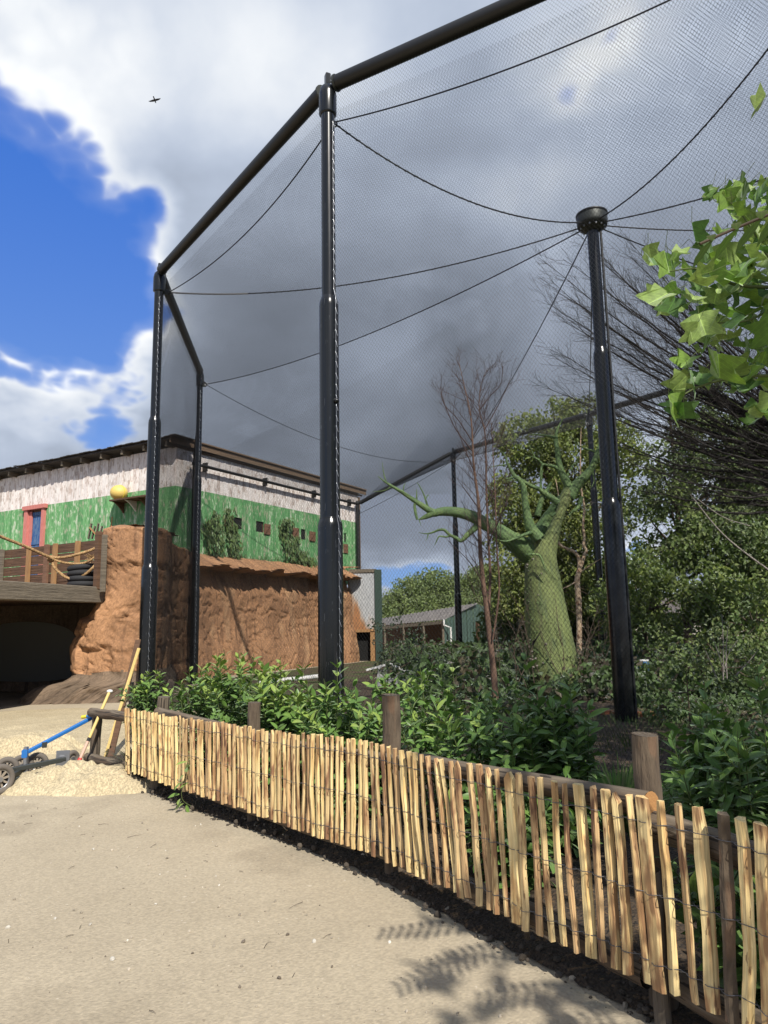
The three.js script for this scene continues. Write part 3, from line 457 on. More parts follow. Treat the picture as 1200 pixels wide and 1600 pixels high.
{
  const r = rng(77);
  for (const [s0, lab, strands] of [[1.35, 'climbing plant left of the little shutters on the green boards', [[0, 1.25], [0.45, 1.55], [1.0, 1.75], [1.25, 1.2]]], [5.45, 'climbing plant between the second and third shutters on the green boards', [[0, 1.7], [0.35, 1.75], [0.75, 1.1], [1.2, 0.5], [1.6, 0.3]]]]) {
    const t = thing('climbing_plant', lab, 'climbing plant', onR(s0, 3.95, 0.1)), L = [], C = [], st = [];
    for (const [ds, h] of strands) { const pts = []; for (let k = 0; k <= 6; k++) pts.push(onR(s0 + ds + 0.12 * (r() - 0.5), 3.95 + h * k / 6, 0.14 + 0.1 * r() + 0.12 * Math.sin(k))); const P = smooth(pts, 24); st.push(tube(P, 0.012, 4));
      for (let i = 0; i < 110; i++) { const p = P[Math.min(24, (Math.pow(r(), 0.7) * 24.99) | 0)].clone().addScaledVector(U, (r() - 0.5) * 0.42).addScaledVector(NR, (r() - 0.3) * 0.2); p.y += (r() - 0.5) * 0.15; L.push(leafMatrix(p, V(r() - 0.5, -0.5 - r() * 0.7, r() - 0.5).addScaledVector(NR, 0.4), NR.clone().add(V(r() - 0.5, r() * 0.6, r() - 0.5)), 0.13 + 0.12 * r())); const q = 0.6 + 0.8 * r(); C.push(new THREE.Color(0.15 * q, 0.25 * q, 0.06 * q)); } }
    part('stem', merge(st), M.stem, t); copies('foliage', smallLeaf, M.laurelAll, L, t, C);
  }
  const L = [], C = [], t = thing('ledge_weeds', 'sparse thin weeds along the rock ledge at the foot of the green boards', 'weeds', onR(5, 3.95, 0.2)); t.userData.kind = 'stuff';
  for (let i = 0; i < 260; i++) { const s = 1 + 9.3 * r(), p = onR(s, 3.93, 0.06 + 0.12 * r()); L.push(leafMatrix(p, V(r() - 0.5, 1.2, r() - 0.5).addScaledVector(NR, 0.3), NR, 0.1 + 0.3 * r() * r())); const q = 0.6 + 0.8 * r(); C.push(new THREE.Color(0.10 * q, 0.16 * q, 0.04 * q)); }
  copies('weed_blades', leafGeo(1, 0.12, 0.3, 0.7, 2), M.laurelAll, L, t, C);
}

// ================================================================ SPRAYED CONCRETE ROCK
{
  const HR = [0, 0.12, 0.3, 0.45, 0.55, 0.85, 1.2, 1.55, 1.75, 1.95, 2.2, 2.45, 3.8];                    // left outline of the rock beside the cave, by height
  const LX = [-8.2, -8.0, -7.7, -7.2, -7.1, -7.08, -7.1, -7.05, -6.97, -6.84, -6.66, -6.5, -6.5];
  const leftX = h => { for (let i = 1; i < HR.length; i++) if (h <= HR[i]) return lerp(LX[i - 1], LX[i], (h - HR[i - 1]) / (HR[i] - HR[i - 1])); return LX[LX.length - 1]; };
  const H = 3.9, plan = h => { const x0 = leftX(h); return [V(x0 + 0.25, 0, -18.6), V(x0 + 0.06, 0, -17.0), V(x0, 0, -16.45), V(x0 + 0.28, 0, -16.22), V(-5.55, 0, -16.35), V(-5.25, 0, -16.75), V(-5.6, 0, -18.4), V(-6.05, 0, -20.5), V(-5.75, 0, -22.4), onR(1.3, 0, 0.75), onR(3.5, 0, 0.8), onR(6, 0, 0.8), onR(8.4, 0, 0.8), onR(9.65, 0, 0.72), onR(9.85, 0, 0.1)]; };
  const cols = 330, rows = 78, pos = [], uv = [], idx = [], baseIdx = [];
  const grid = [];
  for (let j = 0; j <= rows; j++) {
    const h = H * j / rows, c = new THREE.CatmullRomCurve3(plan(h), false, 'centripetal'), P = c.getSpacedPoints(cols), row = [];
    for (let i = 0; i <= cols; i++) {
      const p = P[i], t = P[Math.min(cols, i + 1)].clone().sub(P[Math.max(0, i - 1)]).setY(0).normalize(), n = V(-t.z, 0, t.x); // outwards
      if (i === 0) row.out = n; const s = i / cols; const k = sstep(0.42, 0.52, s);                         // 0: left rock, 1: side face
      let d = 0.08 * fbm3(p.x * 0.7, h * 0.6, p.z * 0.7, 3) + 0.05 * (1 - 0.45 * k) * fbm3(p.x * 2.2, h * 1.3 + 5, p.z * 2.2, 4) + 0.05 * (Math.abs(fbm3(p.x * 1.6 + 9, h * 2.6, p.z * 1.6, 3)) < 0.03 ? -1 : 0);
      // side face: overhanging lip below the sloping ledge, hollow under it, flare at the foot
      const lipN = n3(p.x * 0.9 + 3, 1.2, p.z * 0.9) * 0.5 + Math.abs(n3(p.x * 2.6, 4.2, p.z * 2.6)) * 0.9 - 0.2, lip = 3.46 + 0.2 * lipN;
      const prof = h > lip ? lerp(0.40 + 0.5 * lipN, -0.45, Math.pow((h - lip) / (H - lip), 0.9)) : -0.12 - 0.30 * sstep(lip - 0.85, lip - 0.04, h) + 0.28 * sstep(2.0, 0.0, h) + 0.14 * n3(p.x * 1.6, 7, p.z * 1.6) * sstep(lip - 0.9, lip, h);
      d += k * prof;
      // left rock: blocky steps
      if (k < 1) { const st = Math.floor((h + 0.3 * n3(p.x * 1.3, 0, 2)) / 0.62), blk = hash(st, Math.floor(p.x * 1.35 + 0.3 * st), 5) - 0.5; d += (1 - k) * (0.2 * blk * sstep(0.02, 0.1, s) * sstep(2.3, 1.9, h) + 0.06 * sstep(3.0, 3.15, h) + 0.16 * sstep(0.6, 0.3, h)); }
      row.push(p.clone().addScaledVector(n, d).setY(h + 0.05 * n3(p.x * 2, h * 2, p.z * 2) * (j > 0 && j < rows)));
    }
    grid.push(row);
  }
  const all = grid.map(r => r.slice());
  for (let q = 1; q <= 3; q++) { const last = grid[rows]; all.push(last.map((p, i) => { const t = last[Math.min(cols, i + 1)].clone().sub(last[Math.max(0, i - 1)]).setY(0).normalize(), n = V(-t.z, 0, t.x); return p.clone().addScaledVector(n, -[0, 0.12, 0.4, 0.9][q]).setY(H + [0, 0.05, 0.08, 0.1][q] + 0.05 * n3(p.x * 3, q, p.z * 3)); })); }
  const R = all.length;
  all.forEach((row, j) => row.forEach((p, i) => { pos.push(p.x, p.y, p.z); uv.push(i / cols * 24, p.y + (j > rows ? (j - rows) * 0.3 : 0)); }));
  for (let j = 0; j < R - 1; j++) for (let i = 0; i < cols; i++) { const a = j * (cols + 1) + i, b = a + 1, c = a + cols + 1, d = c + 1; const low = all[j][i].y < 0.62 + 0.07 * n3(all[j][i].x * 3, 1, all[j][i].z * 3) && i < cols * 0.4; (low ? baseIdx : idx).push(a, b, c, b, d, c); }
  const g = new THREE.BufferGeometry(); g.setAttribute('position', new THREE.Float32BufferAttribute(pos, 3)); g.setAttribute('uv', new THREE.Float32BufferAttribute(uv, 2)); g.setIndex([...idx, ...baseIdx]); g.computeVertexNormals();
  const cut = L => { const q = g.clone(); q.setIndex(L); const n = q.toNonIndexed(); return n; };
  const rock = thing('rock_wall', 'brown sculpted rock wall carrying the green building with a dark cave on its left', 'rock wall', V(-5.6, 0, -17));
  part('rock_face', cut(idx), M.rock, rock); part('stained_foot', cut(baseIdx), M.rockBase, rock, { label: 'grey brown stained foot of the rock' });
  // flat top towards the building
  const top = new THREE.Shape(); [[-6.1, -17.0], [-5.75, -17.3], [-6.1, -18.6], [-6.55, -20.6], [-6.7, -22.6], [-8.6, -23.7], [-7.3, -20], [-6.6, -17.6]].forEach(([x, z], i) => i ? top.lineTo(x, -z) : top.moveTo(x, -z));
  const tg = new THREE.ExtrudeGeometry(top, { depth: 0.3, bevelEnabled: false }); tg.rotateX(-Math.PI / 2); tg.translate(0, 3.72, 0); part('rock_top', planar(tg), M.rock, rock);
  // body of the rock under the building
  const core = new THREE.Shape(); [onR(0.2, 0, -0.3), onR(10.6, 0, -0.3), onR(10.6, 0, -7), onL(13, 0, -7), onL(13, 0, -0.4), onL(0.4, 0, -0.4)].forEach((p, i) => i ? core.lineTo(p.x, -p.z) : core.moveTo(p.x, -p.z)); const kg = new THREE.ExtrudeGeometry(core, { depth: 3.35, bevelEnabled: false }); kg.rotateX(-Math.PI / 2); part('rock_core', planar(kg), M.rock, rock);
  // cave: back wall, left wall, ceiling; a big dull pane stands in it
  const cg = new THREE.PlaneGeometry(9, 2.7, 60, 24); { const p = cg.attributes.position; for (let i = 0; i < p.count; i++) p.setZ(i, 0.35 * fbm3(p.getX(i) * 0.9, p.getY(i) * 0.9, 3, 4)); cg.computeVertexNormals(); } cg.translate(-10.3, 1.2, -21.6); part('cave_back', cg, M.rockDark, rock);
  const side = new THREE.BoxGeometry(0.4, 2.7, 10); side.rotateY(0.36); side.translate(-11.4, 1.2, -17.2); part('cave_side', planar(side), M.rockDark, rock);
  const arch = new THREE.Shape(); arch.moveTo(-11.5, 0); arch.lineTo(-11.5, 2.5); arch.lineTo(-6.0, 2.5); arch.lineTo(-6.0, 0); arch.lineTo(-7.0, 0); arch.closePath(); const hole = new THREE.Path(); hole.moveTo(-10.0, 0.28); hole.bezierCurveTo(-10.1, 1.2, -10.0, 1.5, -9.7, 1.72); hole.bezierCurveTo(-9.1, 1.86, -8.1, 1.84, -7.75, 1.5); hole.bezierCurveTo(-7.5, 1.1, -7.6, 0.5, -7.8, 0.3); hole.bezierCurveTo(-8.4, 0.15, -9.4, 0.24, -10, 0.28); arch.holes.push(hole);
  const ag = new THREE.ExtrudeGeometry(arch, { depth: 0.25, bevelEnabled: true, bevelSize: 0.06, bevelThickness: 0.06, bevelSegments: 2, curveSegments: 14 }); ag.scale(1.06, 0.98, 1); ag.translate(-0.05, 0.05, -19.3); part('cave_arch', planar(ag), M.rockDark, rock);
  const win = new THREE.BoxGeometry(2.9, 1.9, 0.03); win.translate(-9.2, 1.0, -19.36); part('window_pane', win, M.greyPane, rock, { label: 'dull grey window pane inside the cave' });
}
{ // lamp niche near the top of the rock
  const p = at(196, 857, 16.28), t = thing('niche_lamp', 'round dark niche with a small white lamp high in the rock beside the balcony post', 'lamp niche', p.clone());
  const ring = new THREE.TorusGeometry(0.10, 0.035, 8, 24); ring.translate(p.x, p.y, p.z); part('ring', ring, M.rock, t); const disc = new THREE.CircleGeometry(0.10, 20); disc.translate(p.x, p.y, p.z + 0.005); part('niche_hole', disc, M.black, t);
  const l = new THREE.SphereGeometry(0.055, 12, 10); l.scale(1, 1.2, 0.6); l.translate(p.x - 0.005, p.y - 0.03, p.z + 0.03); part('lamp', l, M.white, t);
}
{ // balcony over the cave
  const t = thing('balcony', 'grey timber balcony with dark plank railing over the cave mouth', 'balcony', V(-7, 2.4, -16.5));
  const e0 = at(160, 930, 16.3), e1 = at(0, 922, 13.4), dir = e1.clone().sub(e0).setY(0).normalize(), e2 = e0.clone().addScaledVector(dir, 4.6); e2.y = e1.y;
  part('front_beam', timber(e0, e2, 0.16, 0.36, 0.3, 0.02), M.greyWood, t);
  const deck = new THREE.Shape(); [[e0.x - 0.05, e0.z], [e2.x, e2.z], [e2.x - 9, e2.z - 1.2], [-16, -22], [e0.x - 0.2, -22]].forEach(([x, z], i) => i ? deck.lineTo(x, -z) : deck.moveTo(x, -z)); const dg = new THREE.ExtrudeGeometry(deck, { depth: 0.12, bevelEnabled: false }); dg.rotateX(-Math.PI / 2); dg.translate(0, e0.y - 0.12, 0); part('deck', planar(dg), M.darkWood, t);
  part('joist', timber(e0.clone().add(V(-0.35, -0.02, 0.1)), e2.clone().add(V(-0.35, -0.02, 0)), 0.12, 0.24, 0.9), M.darkWood, t);
  // railing set back on the deck: planks in rows, posts in front
  const A = at(154, 846, 16.9), B = at(-40, 866, 19.6); A.y = 0; B.y = 0; const rl = A.distanceTo(B), rd = B.clone().sub(A).normalize(), rn = V(-rd.z, 0, rd.x); if (rn.dot(EYE.clone().sub(A)) < 0) rn.negate(); const yaw = Math.atan2(-rd.z, rd.x);
  const y0 = at(154, 918, 16.9).y - 0.05, y1 = at(154, 843, 16.9).y; const r = rng(9);
  for (let k = 0; k < 5; k++) { const hh = (y1 - y0) / 5; for (let q = 0; q < 3; q++) { const l = rl / 3; part('railing_plank', boxAt(A.clone().addScaledVector(rd, (q + 0.5) * l).addScaledVector(rn, -0.01 - 0.012 * r()).setY(y0 + hh * (k + 0.5)), l - 0.01, hh - 0.018, 0.035, yaw, k * 0.37 + q, k * 0.2, 0.006), M.darkWood, t); } }
  const postAt = px => { const d = ray(px, 880), k = ((A.x - EYE.x) * rn.x + (A.z - EYE.z) * rn.z) / (d.x * rn.x + d.z * rn.z); return V(EYE.x + d.x * k, 0, EYE.z + d.z * k); };
  for (const [px, w, m] of [[5, 0.14, M.greyWood], [47, 0.13, M.tanWood], [75, 0.16, M.shutter], [88, 0.14, M.tanWood], [123, 0.14, M.tanWood]]) { const p = postAt(px).addScaledVector(rn, 0.05).setY((y0 + y1) / 2); part('railing_post', boxAt(p, w, y1 - y0 + 0.02, 0.06, yaw, px * 0.1, 0, 0.008), m, t); }
  part('end_post', boxAt(at(153, 880, 16.05).setY((y0 + y1) / 2 + 0.02), 0.12, y1 - y0 + 0.12, 0.12, yaw, 3, 1, 0.01), M.darkWood, t);
  part('end_post', boxAt(at(162, 880, 16.0), 0.07, y1 - y0 + 0.1, 0.1, yaw, 5, 2, 0.01), M.greyWood, t);
  // rope swags
  const rp = thing('rope_swag', 'thick natural rope swag knotted and hung across the balcony railing', 'rope', at(80, 872, 16.3));
  const dpt = 16.2; const mkRope = (L, rr = 0.034) => part('strand', tube(smooth(L.map(([x, y, d]) => at(x, y, d ?? dpt)), 40), rr, 8), M.fibre, rp);
  mkRope([[-30, 826, 14.5], [0, 838, 15.1], [40, 854, 15.6], [80, 872, 16.1]], 0.036); mkRope([[80, 872], [105, 870], [135, 862], [158, 853, 16.6]]); mkRope([[82, 874], [105, 880], [130, 880], [146, 872], [157, 858, 16.6]], 0.028); mkRope([[79, 876], [88, 890], [108, 904], [128, 900], [148, 884], [157, 860, 16.6]], 0.034);
  const k = new THREE.IcosahedronGeometry(0.09, 2), kp = at(80, 873, 16.2); k.scale(1.1, 0.9, 1); k.translate(kp.x, kp.y, kp.z); part('knot', k, M.fibre, rp); const fr = []; const r2 = rng(4); for (let i = 0; i < 40; i++) { const p = at(143 + 6 * (r2() - 0.5), 871 + 4 * (r2() - 0.5), 16.25); fr.push(tube([p, p.clone().add(V((r2() - 0.5) * 0.22, (r2() - 0.6) * 0.2, 0.1 * r2()))], 0.006, 3)); } part('frayed_end', merge(fr), M.fibre, rp);
  // stacked tyres behind the rope
  for (let i = 0; i < 4; i++) { const p = at(129, 913 - i * 8.5, 16.45), tg = new THREE.TorusGeometry(0.25, 0.085, 12, 36); tg.scale(1, 1, 0.85); tg.rotateX(Math.PI / 2); const tt = thing('old_tyre', ['black tyre at the bottom of the stack on the balcony', 'black tyre second from the bottom of the balcony stack', 'black tyre third from the bottom of the balcony stack', 'black tyre on top of the stack on the balcony'][i], 'tyre', p, 'tyres stacked on the balcony'); tg.rotateZ(i === 3 ? 0.12 : 0.03 * i); tg.translate(p.x, p.y, p.z); part('tread', tg, M.rubber, tt); const rim = new THREE.TorusGeometry(0.18, 0.018, 6, 30); rim.rotateX(Math.PI / 2); rim.translate(p.x, p.y + 0.055, p.z); part('bead', rim, M.rubber, tt); }
  // broken crate boards standing behind the railing
  const cr = thing('broken_crate', 'broken piece of a wooden crate tilted behind the balcony railing', 'crate', at(147, 836, 18)); for (let i = 0; i < 4; i++) { const a = at(138 + i * 5.5, 842, 18), b = at(143 + i * 5.5, 818 + (i % 2) * 4, 18); part('crate_board', timber(a, b, 0.08, 0.025, i), M.greyWood, cr); } part('crate_brace', timber(at(140, 824, 17.95), at(156, 842, 17.95), 0.06, 0.03, 3), M.tanWood, cr);
}

// ================================================================ AVIARY: poles, beams, ropes, wire net
const P1 = V(-0.70, 9.3, -9.12), P2 = V(-4.78, 9.3, -14.45), P4 = V(-5.5, 9.3, -20.65), R1 = onR(0.55, 6.93, 0.2), R2 = onR(10.78, 6.93, 0.2), R3 = V(3.2, 9.3, -31.7), R5 = V(7.79, 9.3, -25.95), R6 = V(11.3, 9.3, -21.2), Q3 = V(11.2, 9.3, -15.2), Q2 = V(10.6, 9.3, -11.6), Q1 = V(8.9, 9.3, -8.0), P0 = V(5.1, 9.3, -5.95);
const MP = V(3.72, 8.55, -11.5);
function steppedPole(name, label, base, top, rs, ys, group, extra = {}) {
  const t = thing(name, label, 'pole', V(base.x, base.y, base.z), group), c = V(base.x, 0, base.z), [a, b, d] = rs, [j1, j2] = ys;
  const sec = L => part('pole_section', lathe(L, 28, c), M.poleBlack, t);
  sec([[a, base.y], [a, j1 - 0.10], [a - 0.003, j1 - 0.055], [a - 0.012, j1 - 0.02], [b + 0.004, j1 + 0.02], [b + 0.002, j1 + 0.03]]);
  sec([[b, j1 + 0.012], [b, j2 - 0.12], [b - 0.004, j2 - 0.06], [b - 0.016, j2 - 0.02], [d + 0.003, j2 + 0.03]]);
  sec([[d, j2 + 0.012], [d, top]]);
  part('weld_ring', lathe([[b, j1 + 0.015], [b + 0.007, j1 + 0.028], [b, j1 + 0.04]], 24, c), M.poleBlack, t);
  return [t, c];
}
{
  const spec = [[P1, [-0.02, 0.163, 0.131, 0.096], 'thick black stepped steel pole in front carrying the netting, nearest of all', [2.97, 6.02], 0], [P2, [0, 0.163, 0.131, 0.096], 'black stepped steel pole left of the big one, in front of the rock', [2.86, 5.96], 0], [P4, [0, 0.128, 0.112, 0.086], 'slimmer black steel pole just behind the netting fold at the rock wall', [2.7, 6.0], 0], [R3, [-0.4, 0.15, 0.125, 0.1], 'far black steel pole behind the green artificial tree limb', [2.8, 6.0], 0], [R5, [0, 0.15, 0.125, 0.1], 'far black steel pole rising among the leafy trees behind the central mast', [2.5, 6.4], 0]];
  for (const [p, [b, ra, rb, rc], lab, ys] of spec) {
    const [t, c] = steppedPole('aviary_pole', lab, V(p.x, b, p.z), p.y - 0.12, [ra, rb, rc], ys, 'black stepped steel poles round the aviary');
    part('head_sleeve', lathe([[rc + 0.002, p.y - 0.52], [rc + 0.03, p.y - 0.5], [rc + 0.032, p.y - 0.2], [rc + 0.012, p.y - 0.1], [0.05, p.y - 0.03], [0, p.y - 0.02]], 24, c), M.poleBlack, t);
    part('head_fin', boxAt(V(c.x, p.y + 0.04, c.z), 0.075, 0.2, 0.07, 0.4, 0, 0, 0.012), M.poleBlack, t);
    const inn = V(2.2 - c.x, 0, -18 - c.z).normalize(); const br = V(c.x, p.y - 0.48, c.z).addScaledVector(inn, rc + 0.06); part('eye_bracket', boxAt(br, 0.14, 0.14, 0.03, Math.atan2(-inn.z, inn.x), 0, 0, 0.01), M.darkSteel, t); const sh = new THREE.TorusGeometry(0.045, 0.011, 6, 16); sh.translate(br.x + inn.x * 0.08, br.y, br.z + inn.z * 0.08); part('shackle', sh, M.ropeSteel, t);
    if (p === P1 || p === P2 || p === P4) { // lacing that holds the net edge to the pole: a thin rod with loops
      const ang = p === P1 ? 0.68 : p === P2 ? 0.12 : 0.2, toEye = EYE.clone().sub(c).setY(0).normalize(), side = V(toEye.z, 0, -toEye.x); const off = toEye.clone().multiplyScalar(Math.cos(ang)).addScaledVector(side, Math.sin(ang));
      const rad_ = y => (y < ys[0] ? ra : y < ys[1] ? rb : rc); const loops = [], line = []; for (let y = 0.6; y < p.y - 0.6; y += 0.02) { const k = rad_(y) + 0.012; line.push(V(c.x + off.x * k, y, c.z + off.z * k)); }
      const r = rng(31); for (let y = 0.6; y < p.y - 0.6; y += 0.148) { const k = rad_(y) + 0.014, q = V(c.x + off.x * k, y + 0.03 * r(), c.z + off.z * k); loops.push(tube([q.clone().addScaledVector(side, 0.02).add(V(0, -0.05, 0)), q.clone().addScaledVector(off, 0.008), q.clone().addScaledVector(side, -0.006).add(V(0, 0.035, 0))], 0.0032, 4)); }
      part('lacing_wire', tube(line.filter((_, i) => i % 6 === 0), 0.0028, 4), M.zinc, t); part('lacing_loops', merge(loops), M.bright, t, { stuff: true });
      if (p === P1) { const q = V(c.x + off.x * 0.15, 4.55, c.z + off.z * 0.15), g = new THREE.SphereGeometry(0.035, 12, 8); g.translate(q.x, q.y, q.z); part('knob', g, M.poleBlack, t); }
    }
  }
  // corner pole standing on the rock at the far end of the building
  const t = thing('corner_pole', 'short black post against the far corner of the green building, on the rock', 'pole', V(R2.x, 3.9, R2.z)); part('post_shaft', bar(V(R2.x, 3.9, R2.z), V(R2.x, 6.98, R2.z), 0.08, 14), M.beamBlack, t); const cp = new THREE.SphereGeometry(0.11, 12, 10); cp.translate(R2.x, 6.98, R2.z); part('joint', cp, M.beamBlack, t);
  // central mast
  const [m, c] = steppedPole('central_mast', 'black stepped mast with a round drum head where all the roof ropes meet', V(MP.x, -0.02, MP.z), 8.45, [0.158, 0.128, 0.098], [3.55, 6.15]);
  part('drum_head', lathe([[0.0, 8.30], [0.11, 8.31], [0.16, 8.36], [0.245, 8.40], [0.262, 8.46], [0.262, 8.60], [0.235, 8.64], [0.1, 8.66], [0, 8.662]], 30, c), M.darkSteel, m); part('drum_rim', lathe([[0.25, 8.59], [0.272, 8.6], [0.272, 8.63], [0.25, 8.64]], 30, c), M.beamBlack, m); for (let k = 0; k < 12; k++) { const a = k / 12 * 2 * Math.PI, g = new THREE.CylinderGeometry(0.017, 0.017, 0.06, 8); g.translate(c.x + 0.2 * Math.cos(a), 8.39, c.z + 0.2 * Math.sin(a)); part('bolt', g, M.zinc, m); }
  part('lead_pipe', bar(V(c.x + 0.15, 0.1, c.z + 0.09), V(c.x + 0.12, 8.35, c.z + 0.05), 0.022, 8), M.beamBlack, m);
}
{ // top beams
  const beams = [[P0, P1, 0.105, 'black top beam from the nearest pole up over the right of the picture'], [P1, P2, 0.098, 'black top beam between the two front poles'], [P2, P4, 0.1, 'black top beam from the second pole back to the slim pole'], [R2, R3, 0.09, 'black top beam climbing from the building corner to the far pole'], [R3, R5, 0.105, 'black top beam between the two far poles'], [R5, R6, 0.105, 'black top beam right of the central mast behind bare branches']];
  for (const [a, b, r, lab] of beams) { const d = b.clone().sub(a).normalize(), A = a.clone().addScaledVector(d, 0.16), B = b.clone().addScaledVector(d, -0.16), dy = a === R2 ? 0 : -0.06; A.y += dy; B.y += -0.06; const t = thing('top_beam', lab, 'beam', A.clone(), 'black top beams of the aviary'); part('beam_pipe', tube([A, B], r, 20), M.beamBlack, t);
    for (const [e, s] of [[A, -1], [B, 1]]) { part('end_flange', tube([e.clone().addScaledVector(d, s * 0.002), e.clone().addScaledVector(d, s * 0.03)], r + 0.012, 18), M.darkSteel, t); part('lug', timber(e.clone().addScaledVector(d, s * 0.0), e.clone().addScaledVector(d, s * 0.16), 0.03, 0.11, 0), M.darkSteel, t); const g = new THREE.CylinderGeometry(0.022, 0.022, 0.09, 10); g.rotateZ(Math.PI / 2); const q = e.clone().addScaledVector(d, s * 0.09); g.translate(q.x, q.y, q.z); part('bolt', g, M.zinc, t); } }
  const t = thing('wall_rail', 'black pipe rail fixed along the white boards of the building', 'rail', R1.clone()); part('rail_pipe', bar(R1, R2, 0.055, 12), M.beamBlack, t); for (const s of [1.2, 4.35, 7.5, 10.2]) part('rail_bracket', boxAt(onR(s, 6.93, 0.12), 0.05, 0.3, 0.2, yawR), M.beamBlack, t);
}
const SAG = {};
{ // roof ropes and edge cables
  const head = p => MP.clone().setY(8.42).addScaledVector(p.clone().sub(MP).setY(0).normalize(), 0.25);
  const atPole = (p, k = 0.48) => p.clone().add(V(0, -k, 0)).addScaledVector(V(2.2 - p.x, 0, -18 - p.z).normalize(), 0.2);
  const ropes = [[P1, 'roof rope from the drum head to the nearest pole', 0.42], [P2, 'roof rope from the drum head to the second front pole', 0.42], [P4, 'roof rope from the drum head to the slim pole at the rock', 0.4], [R3, 'roof rope from the drum head down to the far pole behind the bare sapling', 0.5], [P0, 'roof rope sweeping from the drum head up to the top right corner', 0.42], [Q1, 'roof rope from the drum head to the right edge, second from above', 0.3], [Q2, 'roof rope from the drum head to the right edge, third from above', 0.25], [Q3, 'roof rope from the drum head to the right edge, lowest of the level ones', 0.3], [R5, 'roof rope from the drum head back to the pole among the trees', 0.4]];
  const span = (a, b, sag, n = 26) => { const L = []; for (let i = 0; i <= n; i++) { const t = i / n, p = a.clone().lerp(b, t); p.y -= 4 * sag * t * (1 - t); L.push(p); } return L; };
  for (const [p, lab, sag] of ropes) { const t = thing('roof_rope', lab, 'rope', head(p), 'wire ropes running out from the mast head'); const L = span(head(p), atPole(p), sag); part('rope_core', tube(L, 0.0115, 7), M.rope, t); const w = []; const total = L[0].distanceTo(L[L.length - 1]); const n = Math.round(total / 0.16); for (let i = 0; i < n; i++) { const u = (i + 0.5) / n, p0 = head(p).lerp(atPole(p), u); p0.y -= 4 * sag * u * (1 - u); const d = p0.clone().sub(head(p)).normalize(); w.push(tube([p0.clone().addScaledVector(d, -0.035).add(V(0, 0.011, 0)), p0.clone().addScaledVector(d, 0.035).add(V(0, -0.011, 0))], 0.009, 4)); } part('lashing', merge(w), M.rope, t, { stuff: true });
    if (p === P2) part('bright_end', tube(L.slice(20), 0.018, 7), M.ropeSteel, t, { label: 'bright steel end of the rope' }); }
  const cab = [[P0, P1, 'edge cable under the right top beam'], [P1, P2, 'edge cable under the beam between the front poles'], [P2, P4, 'edge cable running down from the second pole to the slim pole'], [P4, R3, 'edge cable from the slim pole to the far pole'], [R2, R3, 'edge cable below the far left beam'], [R3, R5, 'edge cable below the far beam']];
  for (const [a, b, lab] of cab) { const t = thing('edge_cable', lab, 'cable', atPole(a), 'cables along the roof edge of the aviary'), A = atPole(a), B = atPole(b), bow = V(2.2, 0, -18).sub(A.clone().add(B).multiplyScalar(0.5)).setY(0).normalize(); const L = span(A, B, a === P4 ? 0.9 : 0.12).map((p, i, q) => { const u = i / (q.length - 1); return p.addScaledVector(bow, 4 * 0.22 * u * (1 - u)); }); if (a === P2) L.forEach((p, i) => { const u = i / (L.length - 1); p.y -= 0.5 * Math.sin(Math.PI * u); }); part('cable_core', tube(L, 0.0105, 6), M.rope, t); }
}
